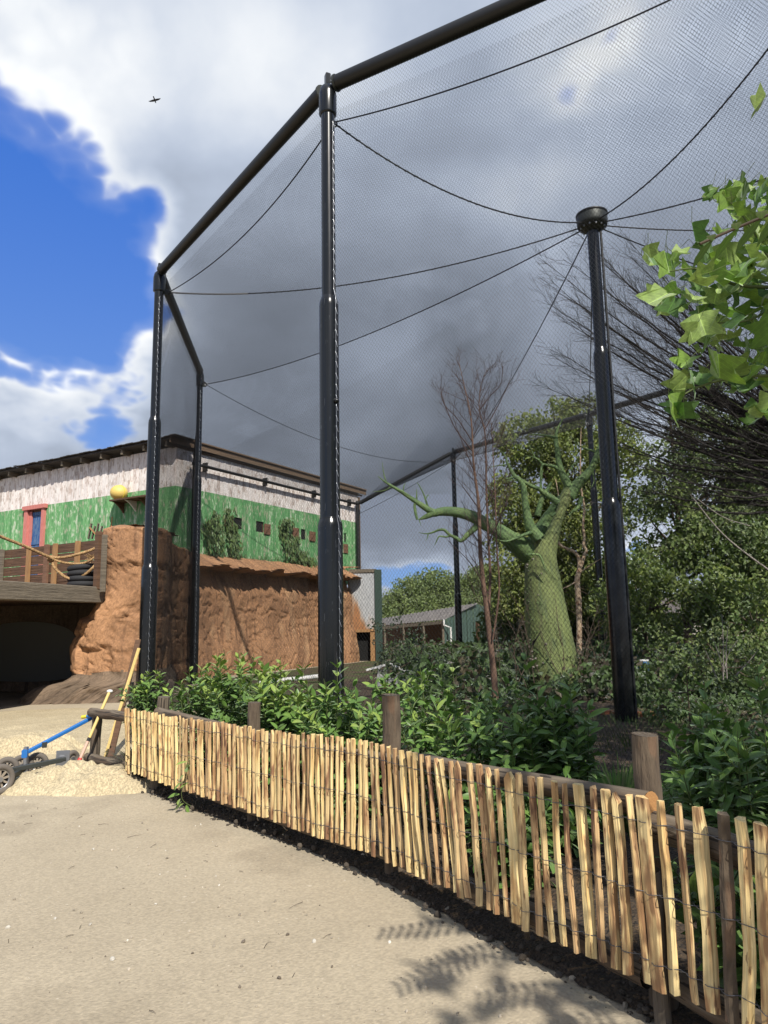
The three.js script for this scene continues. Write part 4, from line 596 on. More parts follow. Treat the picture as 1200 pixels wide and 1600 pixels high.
{ // the wire net: every strand is a thin three-sided wire
  const net = thing('wire_net', 'fine black wire mesh net stretched between the poles as walls and roof of the aviary', 'wire net', V(2, 0, -18));
  const ax = 0.0225, ay = 0.0315, sp = 2 * ax * ay / Math.hypot(ax, ay), WR = 0.00142;
  function panel(name, poly, u, v, o, seg, warp, wr = WR) {
    const nrm = u.clone().cross(v).normalize(), pos = [], nor = [], idx = []; const P = poly.map(p => { const d = p.clone().sub(o); return [d.dot(u), d.dot(v)]; }); let vi = 0;
    for (const [dx, dy] of [[ax, ay], [-ax, ay]]) {
      const l = Math.hypot(dx, dy), tx = dx / l, ty = dy / l, nx = -ty, ny = tx; let lo = 1e9, hi = -1e9; for (const [x, y] of P) { const k = x * nx + y * ny; lo = Math.min(lo, k); hi = Math.max(hi, k); }
      for (let k = Math.ceil(lo / sp) * sp; k < hi; k += sp) {
        const T = []; for (let i = 0; i < P.length; i++) { const [x0, y0] = P[i], [x1, y1] = P[(i + 1) % P.length], a = x0 * nx + y0 * ny - k, b = x1 * nx + y1 * ny - k; if ((a < 0) !== (b < 0)) { const q = a / (a - b), x = lerp(x0, x1, q), y = lerp(y0, y1, q); T.push(x * tx + y * ty); } }
        if (T.length < 2) continue; T.sort((a, b) => a - b); const t0 = T[0], t1 = T[T.length - 1], n = Math.max(1, Math.ceil((t1 - t0) / seg));
        const sx = u.clone().multiplyScalar(nx).addScaledVector(v, ny); const ring = [nrm.clone().multiplyScalar(wr), nrm.clone().multiplyScalar(-wr / 2).addScaledVector(sx, wr * 0.9), nrm.clone().multiplyScalar(-wr / 2).addScaledVector(sx, -wr * 0.9)];
        for (let i = 0; i <= n; i++) { const t = lerp(t0, t1, i / n), a = k * nx + t * tx, b = k * ny + t * ty, p = o.clone().addScaledVector(u, a).addScaledVector(v, b); if (warp) warp(p, a, b); for (const q of ring) { pos.push(p.x + q.x, p.y + q.y, p.z + q.z); nor.push(q.x / wr, q.y / wr, q.z / wr); } if (i) for (let e = 0; e < 3; e++) { const f = (e + 1) % 3, A = vi - 3 + e, B = vi - 3 + f, C = vi + e, D = vi + f; idx.push(A, B, C, B, D, C); } vi += 3; }
      }
    }
    const g = new THREE.BufferGeometry(); g.setAttribute('position', new THREE.Float32BufferAttribute(pos, 3)); g.setAttribute('normal', new THREE.Float32BufferAttribute(nor, 3)); g.setIndex(idx); part(name, g, M.net, net, { stuff: true }); return idx.length / 3;
  }
  let tri = 0; const wall = (a, b, ya, yb, seg = 0.4, y0 = 0.05) => { const A = a.clone().setY(y0), B = b.clone().setY(y0), u = B.clone().sub(A).normalize(), L = A.distanceTo(B), v = V(0, 1, 0), n = u.clone().cross(v); tri += panel('wall_mesh', [A, B, B.clone().setY(yb), A.clone().setY(ya)], u, v, A, seg, (p, x, y) => { const k = Math.sin(Math.PI * clamp(x / L)); p.addScaledVector(n, 0.03 * k * n3(x * 0.5, y * 0.5, a.x)); }); };
  wall(P0, P1, 9.2, 9.2); wall(P1, P2, 9.2, 9.2); wall(P2, P4, 9.2, 9.2); wall(P4, R1, 9.2, 6.95); wall(R2, R3, 6.9, 9.2, 1.0); wall(R3, R5, 9.2, 9.2, 1.0);
  const ring = [P0, P1, P2, P4, R1, R2, R3, R5, R6, Q3, Q2, Q1]; const low = p => p.y > 8 ? p.clone().add(V(0, -0.48, 0)) : p.clone();
  const Mh = MP.clone().setY(8.42);
  for (let i = 0; i < ring.length; i++) { const a = low(ring[i]), b = low(ring[(i + 1) % ring.length]); if (ring[i] === R1) continue; const u = b.clone().sub(a).normalize(), w = Mh.clone().sub(a), n = u.clone().cross(w).normalize(), v = n.clone().cross(u).normalize(); const bx = b.clone().sub(a).dot(u), mx = w.dot(u), my = w.dot(v); tri += panel('roof_mesh', [a, b, Mh], u, v, a, 0.55, (p, x, y) => { const lm = clamp(y / my), rest = Math.max(1e-4, 1 - lm), lb = clamp((x - mx * lm) / bx), la = clamp(1 - lm - lb); p.y -= 4 * 0.40 * lm * (1 - lm) * 1.0 + 1.2 * la * lb * lm; }); }
  { const a = low(R1), b = low(R2); const u = b.clone().sub(a).normalize(), w = Mh.clone().sub(a), n = u.clone().cross(w).normalize(), v = n.clone().cross(u).normalize(); const bx = b.clone().sub(a).dot(u), mx = w.dot(u), my = w.dot(v); tri += panel('roof_mesh', [a, b, Mh], u, v, a, 0.8, (p, x, y) => { const lm = clamp(y / my), lb = clamp((x - mx * lm) / bx), la = clamp(1 - lm - lb); p.y -= 4 * 0.40 * lm * (1 - lm) + 1.2 * la * lb * lm; }); }
  console.log('net triangles', tri);
}

// ================================================================ PALING FENCE AND LOG RAILS
{
  const fence = thing('paling_fence', 'split chestnut paling fence bound with twisted wire along the edge of the sandy yard', 'fence', fenceAt(4).clone());
  const r = rng(101);
  // eighteen different palings of unit length
  const shapes = []; for (let k = 0; k < 18; k++) {
    const n = 8, secs = 5, pos = [], uv = [], w0 = 0.019 + 0.007 * r(), th = 0.011 + 0.006 * r(), bow = (r() - 0.5) * 0.03, bowz = (r() - 0.5) * 0.016, ph = r() * 9, tip = r(), ang = []; for (let q = 0; q < secs; q++) ang.push((q + 0.6 * (r() - 0.5)) / secs * 2 * Math.PI);
    const ring = []; for (let i = 0; i <= n; i++) { const t = i / n, cx = bow * Math.sin(Math.PI * t) + 0.008 * n3(t * 4 + ph, 1, k), cz = bowz * Math.sin(Math.PI * t) + 0.006 * n3(t * 4, ph, 3); let kx = 1 + 0.2 * n3(t * 3.4, ph, k + 5), kz = 1 + 0.2 * n3(t * 3, ph + 3, k); if (i === n) { kx *= tip < 0.25 ? 0.3 : tip < 0.6 ? 0.72 : 0.95; } if (i === n - 1 && tip < 0.25) kx *= 0.98; const R = []; for (let q = 0; q < secs; q++) { const sl = i === n ? 0.012 * (q - 2) * (tip - 0.5) : i === 0 ? 0.008 * (q - 2) * (r() - 0.5) : 0; R.push(V(cx + w0 * kx * Math.cos(ang[q]), t + sl, cz + th * kz * Math.sin(ang[q]))); } ring.push(R); }
    if (tip < 0.25) ring[n - 1].forEach(p => p.y = 0.955);
    const put = (a, ua) => { pos.push(a.x, a.y, a.z); uv.push(ua, a.y); };
    for (let i = 0; i < n; i++) for (let q = 0; q < secs; q++) { const f = (q + 1) % secs, A = ring[i][q], B = ring[i][f], C = ring[i + 1][q], D = ring[i + 1][f], u0 = q * 0.024 + k * 0.071, u1 = u0 + 0.024; put(A, u0); put(C, u0); put(B, u1); put(B, u1); put(C, u0); put(D, u1); }
    for (const [i, s] of [[0, 0], [n, 1]]) { const R = ring[i], c = R.reduce((a, b) => a.add(b), V(0, 0, 0)).multiplyScalar(1 / secs); for (let q = 0; q < secs; q++) { const A = R[q], B = R[(q + 1) % secs]; if (s) { put(c, 0.1); put(B, 0.12); put(A, 0.08); } else { put(c, 0.1); put(A, 0.08); put(B, 0.12); } } }
    const g = new THREE.BufferGeometry(); g.setAttribute('position', new THREE.Float32BufferAttribute(pos, 3)); g.setAttribute('uv', new THREE.Float32BufferAttribute(uv, 2)); g.computeVertexNormals(); shapes.push(g);
  }
  // where each paling stands: right part read off the photograph [foot x, foot y, head x, head y], rest at their even rhythm
  const Z = ([bx, by, tx, ty, w = 1, m = -1]) => [560 + bx / 1.875, 1060 + by / 1.875, 560 + tx / 1.875, 1060 + ty / 1.875, w, m];
  const near = [[8, 503, 5, 180], [28, 508, 20, 183], [45, 520, 38, 187], [68, 518, 54, 190], [85, 538, 70, 195], [108, 550, 88, 200], [129, 552, 106, 205], [152, 566, 125, 210, 1.1], [174, 578, 150, 214], [190, 586, 166, 217], [213, 600, 185, 222, 1.15], [237, 602, 203, 228, 0.9, 3], [262, 612, 227, 235], [284, 626, 241, 237], [300, 640, 270, 242, 1.05, 2], [320, 642, 290, 245], [355, 666, 326, 250, 1.1, 2], [388, 677, 353, 252, 1.05, 3], [405, 690, 380, 262, 0.9, 1], [437, 695, 407, 267, 0.75], [466, 718, 441, 275, 1.45, 0], [491, 740, 469, 278, 0.95, 2], [529, 750, 505, 288, 1.0, 3], [570, 770, 532, 291, 0.95, 1], [602, 780, 572, 301, 1.1, 0], [640, 803, 606, 308, 0.85, 3], [683, 815, 643, 309, 1.25, 0], [718, 830, 690, 318, 0.8, 3], [755, 848, 720, 326, 1.05, 1], [792, 866, 752, 335, 1.05, 1], [849, 890, 796, 342, 0.95, 1], [883, 915, 833, 347, 1.6, 1], [930, 925, 881, 358, 1.2, 0], [986, 950, 938, 369, 0.95, 2], [1034, 976, 991, 376, 1.2, 1], [1096, 1005, 1072, 395, 1.4, 4], [1146, 1016, 1117, 411, 1.3, 0], [1206, 1070, 1180, 426, 1.25, 1], [1262, 1110, 1246, 440, 1.2, 2], [1330, 1160, 1310, 455, 1.1, 0]].map(Z);
  const tops = [[194, 1106], [255, 1117], [318, 1126], [372, 1133], [408, 1141], [462, 1146], [507, 1150], [547, 1153], [563, 1156]], feet = [[194, 1204], [241, 1219], [282, 1234], [336, 1250], [372, 1262], [408, 1275], [453, 1290], [493, 1306], [529, 1317], [563, 1328]];
  const look = (T, x) => { for (let i = 1; i < T.length; i++) if (x <= T[i][0]) return lerp(T[i - 1][1], T[i][1], (x - T[i - 1][0]) / (T[i][0] - T[i - 1][0])); return T[T.length - 1][1]; };
  const far = []; for (let x = 197; x < 559;) { const j = r(); far.push([x + 2.0 * (r() - 0.5), look(feet, x) + 5 * (r() - 0.5), x - 0.8 + 1.8 * (r() - 0.5), look(tops, x) + 4.5 * (r() - 0.5), j < 0.15 ? 1.15 : 0.92, -1]); x += lerp(5.1, 7.9, (x - 197) / 362) * (0.85 + 0.3 * r()); }
  const places = [];
  for (const [bx, by, tx, ty, w, mi] of [...far, ...near]) {
    const off = 0.006 * (r() - 0.5), f = fencePt(bx, by, off), h = fencePt(tx, ty, off), a = f.p, b = h.p, L = a.distanceTo(b); if (L < 0.3 || L > 1.6) continue;
    const y = b.clone().sub(a).normalize(), o = fenceOut(f.s), z = o.clone().addScaledVector(y, -o.dot(y)).normalize(), x = y.clone().cross(z); z.applyAxisAngle(y, (r() - 0.5) * 0.9); x.copy(y.clone().cross(z));
    const M4 = new THREE.Matrix4().makeBasis(x.multiplyScalar(w), y.clone().multiplyScalar(L), z.multiplyScalar(0.85 + 0.2 * w)); M4.setPosition(a);
    const mat = mi === 4 ? M.bark : mi >= 0 ? M.palings[mi] : M.palings[[0, 0, 0, 1, 1, 1, 2, 2, 2, 3][(r() * 10) | 0]];
    const m = new THREE.Mesh(shapes[(r() * shapes.length) | 0], mat); m.name = numbered('paling'); m.castShadow = m.receiveShadow = true; M4.premultiply(new THREE.Matrix4().makeTranslation(-fence.position.x, -fence.position.y, -fence.position.z)); M4.decompose(m.position, m.quaternion, m.scale); fence.add(m);
    if (mi === 4) m.userData.label = 'dark paling still covered in bark';
    places.push({ a, b, o, s: f.s });
  }
  places.sort((p, q) => p.s - q.s);
  console.log('palings', places.length);
  for (const k of [0.13, 0.49, 0.87]) for (const side of [1, -1]) { // two strands twisted between the palings
    const L = []; places.forEach((p, i) => { if (i && p.s - places[i - 1].s < 0.022) return; const c = p.a.clone().lerp(p.b, k); c.y += 0.006 * n3(p.s * 3, k * 9, 0); L.push(c.clone().addScaledVector(p.o, side * (i % 2 ? -1 : 1) * 0.021)); const q = places[i + 1]; if (q) { const gap = q.s - p.s, c2 = q.a.clone().lerp(q.b, k), mid = c.clone().lerp(c2, 0.5); if (gap > 0.085) for (const u of [0.35, 0.5, 0.65]) { const tw = Math.sin(u * 28 + side * 1.57) * 0.003; L.push(c.clone().lerp(c2, u).add(V(0, tw, 0)).addScaledVector(p.o, side * 0.003)); } else L.push(mid); } });
    part('binding_wire', tube(smooth(L, L.length * 2), 0.0018, 5), M.wire, fence);
  }
}
{ // log post-and-rail fence behind the palings
  const t = thing('log_fence', 'round log post and rail fence carrying the split palings', 'fence', fenceAt(4.5).clone()), r = rng(55), O = 0.10;
  const logg = (a, b, ra, rb, seed) => { const P = [], R = []; for (let i = 0; i <= 10; i++) { const u = i / 10, p = a.clone().lerp(b, u); p.add(V(0.012 * n3(u * 4, seed, 0), 0.014 * n3(u * 4, seed, 5), 0.012 * n3(u * 4, seed, 9))); P.push(p); R.push(lerp(ra, rb, u) * (1 + 0.06 * n3(u * 7, seed, 2))); } return tube(P, R, 14, false); };
  const cap = (c, n, rr) => { const g = new THREE.CircleGeometry(rr * 1.0, 14); const q = new THREE.Quaternion().setFromUnitVectors(V(0, 0, 1), n.clone().normalize()); g.applyQuaternion(q); g.translate(c.x, c.y, c.z); return g; };
  const rails = [[[143, 1113], [203, 1121], 0.055, 0.055], [[247, 1112], [430, 1157], 0.046, 0.048], [[426, 1161], [640, 1194], 0.048, 0.048], [[636, 1186], [1016, 1258], 0.044, 0.058], [[1018, 1288], [1290, 1375], 0.062, 0.062]];
  rails.forEach(([a, b, ra, rb], i) => { const off = i === 4 ? O + 0.02 : O; const A = fencePt(...a, off).p, B = fencePt(...b, off).p, d = B.clone().sub(A).normalize(); const g = new THREE.Group(); g.name = numbered('top_rail'); t.add(g); part('log', logg(A, B, ra, rb, i + 1), M.log, g); part('cut_end', cap(A.clone().addScaledVector(d, -0.002), d.clone().negate(), ra), M.logEnd, g); part('cut_end', cap(B.clone().addScaledVector(d, 0.002), d, rb), M.logEnd, g); });
  const lows = [[[137, 1183], [205, 1200], 0.052, 0.055, 0.06], [[196, 1196], [560, 1318], 0.05, 0.05, 0.1], [[556, 1310], [800, 1416], 0.05, 0.055, 0.1], [[798, 1412], [1012, 1522], 0.055, 0.058, 0.1], [[1010, 1510], [1330, 1690], 0.06, 0.06, 0.12]];
  lows.forEach(([a, b, ra, rb, off], i) => { const A = fencePt(...a, off).p, B = fencePt(...b, off).p, d = B.clone().sub(A).normalize(); const g = new THREE.Group(); g.name = numbered('bottom_rail'); t.add(g); part('log', logg(A, B, ra, rb, i + 11), M.log, g); part('cut_end', cap(A.clone().addScaledVector(d, -0.002), d.clone().negate(), ra), M.logEnd, g); if (!i) part('dark_band', tube([A.clone().addScaledVector(d, 0.13), A.clone().addScaledVector(d, 0.15)], ra + 0.003, 12), M.rubber, g); });
  const posts = [[152, 1118, 0.058, 0.14, 0.02], [256, 1089, 0.062, 0.2, 0.06], [398, 1098, 0.055, 0.2, 0], [611, 1086, 0.062, 0.2, 0], [1006, 1148, 0.058, 0.19, 0]];
  posts.forEach(([x, y, rr, off, tilt], i) => { const p = fencePt(x, y, off).p, g = new THREE.Group(); g.name = numbered('post'); t.add(g); const foot = V(p.x - tilt, -0.05, p.z); part('log', logg(foot, p, rr * 1.06, rr, i + 31), i === 3 || i === 4 || i === 2 ? M.bark : M.log, g); part('cut_end', cap(p.clone().add(V(0, 0.002, 0)), V(0.05, 1, 0.05), rr), i === 1 ? M.greyWood : M.log, g); });
  // short hidden stakes under the palings
  for (const [x, y] of [[1035, 1575]]) { const p = fencePt(x, y, 0.05).p; part('stake', logg(V(p.x, -0.05, p.z), V(p.x, 0.62, p.z), 0.035, 0.032, x), M.log, t); }
}

// ================================================================ PLANTS
const laurelGeos = [leafGeo(1, 0.40, 0.28, 0.35, 4), leafGeo(1, 0.44, 0.18, 0.7, 4), leafGeo(1, 0.37, 0.4, 0.15, 4)];
const up = V(0, 1, 0);
// a laurel bush: upright leafy shoots from the ground; the leaves one sees best are single leaves, the rest one mass
function laurel(label, c, w, h, o = {}) {
  const r = rng(o.seed ?? 1), t = thing('laurel_bush', label, 'bush', V(c.x, 0, c.z), 'laurel bushes behind the paling fence'), stems = [], leaves = [];
  const n = Math.round((o.n ?? 16) * 1.5); w *= 1.25; h *= o.lift ?? 1.12;
  for (let i = 0; i < n; i++) {
    const a = r() * 6.283, rr = Math.sqrt(r()), top = V(c.x + Math.cos(a) * rr * w, h * (0.76 + 0.24 * r()) * (1 - 0.18 * rr * rr), c.z + Math.sin(a) * rr * w * (o.deep ?? 0.8)), foot = V(c.x + Math.cos(a) * rr * w * 0.35, 0, c.z + Math.sin(a) * rr * w * 0.3);
    if (i === 0 && o.peak) top.copy(o.peak);
    const mid = foot.clone().lerp(top, 0.5).add(V((r() - 0.5) * 0.1, 0.04, (r() - 0.5) * 0.1)), P = smooth([foot, mid, top], 18); stems.push(tube(P, P.map((_, k) => 0.008 * (1 - 0.75 * k / 18)), 5, false));
    const L = P[0].distanceTo(P[18]) || 1, m = Math.round(L / (o.gap ?? 0.034)); let ph = r() * 6;
    for (let k = 0; k < m; k++) { const u = 0.12 + 0.88 * (k + r() * 0.6) / m; if (u > 1) continue; const q = P[Math.min(18, Math.floor(u * 18))], d = P[Math.min(18, Math.floor(u * 18) + 1)].clone().sub(P[Math.max(0, Math.floor(u * 18) - 1)]).normalize(); ph += 2.4 + 0.5 * (r() - 0.5); const side = V(Math.cos(ph), 0, Math.sin(ph)); side.addScaledVector(d, -side.dot(d)).normalize(); const lift = lerp(0.05, 1.1, Math.pow(u, 3)) + 0.3 * (r() - 0.4); const dir = side.clone().addScaledVector(d, lift).normalize(); const size = (o.leaf ?? 0.095) * 1.35 * (0.7 + 0.5 * r()) * (u > 0.93 ? 0.75 : 1); const p = q.clone().addScaledVector(side, 0.006);
      leaves.push({ p, dir, up: d.clone().addScaledVector(side, -0.25).add(V((r() - 0.5) * 0.7, 0.1, (r() - 0.5) * 0.7)), size, u, y: p.y }); }
    if (o.branch !== 0) for (let b = 0; b < (o.branch ?? 2); b++) { const u = 0.25 + 0.6 * r(), q = P[Math.floor(u * 18)], a2 = r() * 6.283, e = q.clone().add(V(Math.cos(a2) * (0.1 + 0.12 * r()), 0.06 + 0.16 * r(), Math.sin(a2) * (0.1 + 0.12 * r()))); stems.push(tube([q, e], 0.003, 4, false)); const d = e.clone().sub(q).normalize(); let p2 = r() * 6; for (let k = 0; k < 8; k++) { const v = 0.2 + 0.8 * k / 8, p = q.clone().lerp(e, v); p2 += 2.4; const s = V(Math.cos(p2), 0.1, Math.sin(p2)); s.addScaledVector(d, -s.dot(d)).normalize(); leaves.push({ p, dir: s.clone().addScaledVector(d, 0.15 + 0.9 * v * v).normalize(), up: d.clone().addScaledVector(s, -0.3).add(V(0, 0.5, 0)), size: (o.leaf ?? 0.095) * 1.2 * (0.65 + 0.45 * r()), u: v * 0.9, y: p.y }); } }
  }
  part('stem', merge(stems), M.stem, t);
  const score = l => l.y * 1.4 - l.p.distanceTo(EYE) * 0.8 + l.size * 3; const idx = leaves.map((l, i) => [score(l), i]).sort((a, b) => b[0] - a[0]); const single = new Set(idx.slice(0, o.single ?? 90).map(x => x[1]));
  const rest = [], cols = [];
  leaves.forEach((l, i) => {
    const M4 = leafMatrix(l.p, l.dir, l.up, l.size, (r() - 0.5) * 0.5), young = l.u > 0.86 && r() < (o.young ?? 0.6);
    if (single.has(i)) { const m = new THREE.Mesh(laurelGeos[(r() * 3) | 0], M.laurel[young ? 2 : r() < 0.25 ? 3 : r() < 0.5 ? 1 : 0]); m.name = numbered('leaf'); m.castShadow = m.receiveShadow = true; M4.premultiply(new THREE.Matrix4().makeTranslation(-c.x, 0, -c.z)); M4.decompose(m.position, m.quaternion, m.scale); t.add(m); }
    else { rest.push(M4); const k = 0.75 + 0.5 * r(); cols.push(young ? new THREE.Color(0.34 * k, 0.50 * k, 0.08) : new THREE.Color(0.155 * k, 0.32 * k, 0.04 * k)); }
  });
  copies('foliage', laurelGeos[0], M.laurelAll, rest, t, cols); return t;
}
const bed = (px, py, depth) => { const p = at(px, py, depth); return V(p.x, 0, p.z); };
{
  const topY = (px, py, depth) => at(px, py, depth).y;
  laurel('small bright laurel bush at the left end of the fence before the second pole', bed(233, 1080, 8.9), 0.24, topY(233, 1050, 8.9), { seed: 2, n: 12, leaf: 0.075, gap: 0.028, single: 40, peak: at(233, 1046, 8.9), young: 0.4 });
  laurel('light laurel bush before the netting fold and the slim pole', bed(315, 1080, 8.3), 0.34, topY(310, 1047, 8.3), { seed: 3, n: 16, leaf: 0.085, single: 80, peak: at(296, 1040, 8.3) });
  laurel('light laurel bush before the left part of the brown rock wall', bed(372, 1080, 7.6), 0.34, topY(372, 1030, 7.6), { seed: 4, n: 18, leaf: 0.085, single: 100, peak: at(373, 1018, 7.6) });
  laurel('bright laurel bush with tall pale shoots before the brown rock wall', bed(442, 1090, 6.9), 0.36, topY(440, 1045, 6.9), { seed: 5, n: 17, leaf: 0.098, single: 130, peak: at(438, 1026, 6.9), young: 0.9 });
  laurel('laurel bush with one thin tall shoot before the nearest black pole', bed(540, 1100, 6.2), 0.36, topY(540, 1075, 6.2), { seed: 6, n: 18, leaf: 0.085, single: 120, peak: at(527, 1030, 6.2), young: 0.4 });
  laurel('low laurel bush left of the cut log post', bed(590, 1100, 6.6), 0.25, topY(590, 1068, 6.6), { seed: 7, n: 12, leaf: 0.08, single: 60, young: 0.4 });
  laurel('open laurel bush with scattered lit leaves right of the cut log post', bed(700, 1110, 5.9), 0.42, topY(700, 1050, 5.9), { seed: 8, n: 11, leaf: 0.085, gap: 0.04, single: 120, peak: at(706, 1036, 5.9), young: 0.5, branch: 4 });
  laurel('dark laurel bush before the foot of the green artificial tree', bed(790, 1110, 5.5), 0.45, topY(790, 1075, 5.5), { seed: 9, n: 18, leaf: 0.09, single: 150, young: 0.2, lift: 1.0, peak: at(820, 1015, 5.5) });
  laurel('broad dark laurel bush right of the green trunk', bed(875, 1120, 5.3), 0.29, topY(900, 1058, 5.3), { seed: 10, n: 20, leaf: 0.105, single: 170, young: 0.06, lift: 1.02 });
  laurel('large shaded laurel bush right of the near log post', bed(1112, 1160, 4.5), 0.28, topY(1080, 1085, 4.5), { seed: 11, n: 20, leaf: 0.095, single: 200, young: 0.1, lift: 1.0, peak: at(1100, 1058, 4.5) });
  laurel('shaded laurel bush at the right edge with one tall shoot', bed(1180, 1160, 4.0), 0.36, topY(1180, 1090, 4.0), { seed: 12, n: 18, leaf: 0.095, single: 200, young: 0.1, lift: 1.0, peak: at(1182, 1030, 4.0) });
  laurel('low laurel bush in the gap behind the near palings at the right', bed(1215, 1330, 3.1), 0.3, 0.62, { seed: 13, n: 14, leaf: 0.09, single: 60, young: 0.3 });
  laurel('dark low laurel bush behind the middle palings', bed(800, 1250, 4.7), 0.34, 0.62, { seed: 14, n: 16, leaf: 0.095, single: 60, young: 0.1 });
  laurel('laurel bush filling the gap left of the nearest black pole', bed(492, 1100, 6.6), 0.32, topY(492, 1070, 6.6), { seed: 15, n: 16, leaf: 0.088, single: 90, young: 0.6 });
  laurel('laurel bush at the foot of the rock behind the far palings', bed(345, 1085, 9.2), 0.4, topY(345, 1062, 9.2), { seed: 16, n: 16, leaf: 0.085, single: 60, young: 0.4 });
  { // sprig that pokes through the palings
    const t = thing('leafy_sprig', 'bright green sprig poking out between the far palings', 'sprig', fencePt(293, 1238).p.setY(0).clone()), a = fencePt(293, 1232).p, o = fenceOut(fenceS(293, 1232)), P = smooth([a.clone().addScaledVector(o, -0.1).setY(0.0), a.clone().addScaledVector(o, 0.05).setY(0.12), fencePt(296, 1190, -0.06).p], 12); part('stem', tube(P, 0.004, 5), M.stem, t); const r = rng(3);
    for (let k = 0; k < 11; k++) { const q = P[Math.min(12, 3 + k)] ?? P[12], ph = k * 2.4; const m = new THREE.Mesh(laurelGeos[k % 3], M.laurel[k % 2 ? 2 : 1]); m.name = numbered('leaf'); m.castShadow = m.receiveShadow = true; const M4 = leafMatrix(q.clone().addScaledVector(o, 0.02), V(Math.cos(ph) * 0.6, 0.3 - r(), Math.sin(ph) * 0.6).addScaledVector(o, 0.5), o.clone().add(up), 0.09 + 0.03 * r()); M4.premultiply(new THREE.Matrix4().makeTranslation(-t.position.x, -t.position.y, -t.position.z)); M4.decompose(m.position, m.quaternion, m.scale); t.add(m); }
  }
}
// grasses
function tuft(name, label, c, n, h, spread, cols, seed, droop = 0.7) { const r = rng(seed), L = [], C = [], g = leafGeo(1, 0.03, 0.3, droop, 5); for (let i = 0; i < n; i++) { const a = r() * 6.283, q = Math.sqrt(r()) * spread, hh = h * (0.5 + 0.6 * r()); L.push(leafMatrix(V(c.x + Math.cos(a) * q, 0.02, c.z + Math.sin(a) * q), V(Math.cos(a) * 0.5 * r(), 1, Math.sin(a) * 0.5 * r()), V(-Math.cos(a), 0.3, -Math.sin(a)), hh)); const k = 0.7 + 0.6 * r(), b = cols[(r() * cols.length) | 0]; C.push(new THREE.Color(b[0] * k, b[1] * k, b[2] * k)); } const t = thing(name, label, 'grass', V(c.x, 0, c.z)); t.userData.kind = 'stuff'; copies('grass_blades', g, M.grass, L, t, C); return t; }
tuft('grass_patch', 'bright green grass in the gap left of the near log post', bed(958, 1180, 6.4), 1500, 0.30, 0.8, [[0.10, 0.26, 0.02], [0.14, 0.30, 0.03]], 61);
tuft('tall_grass', 'arching grass clump left of the near log post', bed(965, 1170, 5.9), 130, 0.62, 0.16, [[0.20, 0.30, 0.06], [0.30, 0.34, 0.12]], 62, 1.1);
tuft('dry_grass', 'dry dark grass clump at the left end of the palings', fenceAt(fenceS(190, 1190)).addScaledVector(fenceOut(0.6), -0.22), 160, 0.5, 0.12, [[0.06, 0.055, 0.03], [0.10, 0.12, 0.03], [0.05, 0.05, 0.04]], 63, 1.0);
tuft('rough_grass', 'rough green grass strip inside the aviary behind the laurels', bed(640, 1110, 9.2), 1600, 0.24, 1.5, [[0.10, 0.16, 0.04], [0.15, 0.16, 0.06]], 64);
tuft('meadow_grass', 'thin green grass round the foot of the central mast', bed(990, 1130, 10.4), 1800, 0.22, 1.9, [[0.10, 0.20, 0.03], [0.13, 0.17, 0.05]], 65);

// ---------------------------------------------------------------- leafy trees
const clump = (seed, n, L) => { const r = rng(seed), gs = []; for (let i = 0; i < n; i++) { const g = leafGeo(L * (0.7 + 0.6 * r()), L * 0.62, 0.3, 0.6, 2); const d = V(r() - 0.5, r() - 0.5, r() - 0.5).normalize(), p = V(r() - 0.5, r() - 0.5, r() - 0.5).multiplyScalar(0.85); g.applyMatrix4(leafMatrix(p, d, V(r() - 0.5, 0.7 + r(), r() - 0.5), 1)); gs.push(g); } return merge(gs); };
const clumps = [clump(1, 11, 0.30), clump(2, 12, 0.30)];
function leafyTree(name, label, category, foot, blobs, o) {
  const r = rng(o.seed), t = thing(name, label, category, foot.clone(), o.group), wood = [], L = [], C = []; const R = o.trunkR ?? 0.16;
  const tall = Math.max(...blobs.map(b => b[1])), top = V(foot.x + (o.lean ?? 0), tall, foot.z), fork = foot.clone().lerp(top, 0.35);
  if (R > 0) wood.push(tube(smooth([foot, fork, top], 12), Array.from({ length: 13 }, (_, i) => R * (1 - 0.85 * i / 12)), 8));
  for (const [x, y, z, rx, ry, rz = rx] of blobs) {
    const c = V(x, y, z); if (R > 0) { const s = foot.clone().lerp(top, clamp((y - foot.y) / (tall - foot.y) * 0.75, 0.15, 0.95)); wood.push(tube(smooth([s, s.clone().lerp(c, 0.5).add(V(0, -0.1, 0)), c], 8), Array.from({ length: 9 }, (_, i) => R * 0.4 * (1 - 0.8 * i / 8)), 6)); }
    const n = Math.round(o.dens * rx * ry * rz * 4.2);
    for (let i = 0; i < n; i++) {
      let d = V(r() * 2 - 1, r() * 2 - 1, r() * 2 - 1); if (d.lengthSq() > 1) { i--; continue; } const q = 0.35 + 0.65 * d.length(); d.normalize().multiplyScalar(q); const p = V(x + d.x * rx, y + d.y * ry, z + d.z * rz);
      if (n3(p.x * o.gapF + o.seed, p.y * o.gapF, p.z * o.gapF) < (o.gap ?? -0.12)) continue; if (o.keep && !o.keep(p)) continue; if (p.y < foot.y + 0.05) continue;
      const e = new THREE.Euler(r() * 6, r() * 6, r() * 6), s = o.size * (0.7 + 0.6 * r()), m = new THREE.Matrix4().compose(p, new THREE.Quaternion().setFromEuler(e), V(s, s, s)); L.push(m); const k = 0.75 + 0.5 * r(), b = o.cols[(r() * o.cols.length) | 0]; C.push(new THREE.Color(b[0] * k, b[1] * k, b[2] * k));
      if (R > 0 && r() < 0.10) wood.push(tube([c.clone().lerp(p, 0.3), p], [0.018, 0.006], 3, false));
    }
  }
  if (wood.length) part('trunk', merge(wood), o.bark ?? M.trunk, t); copies('crown', clumps[o.seed % 2], M.crown, L, t, C); return t;
}
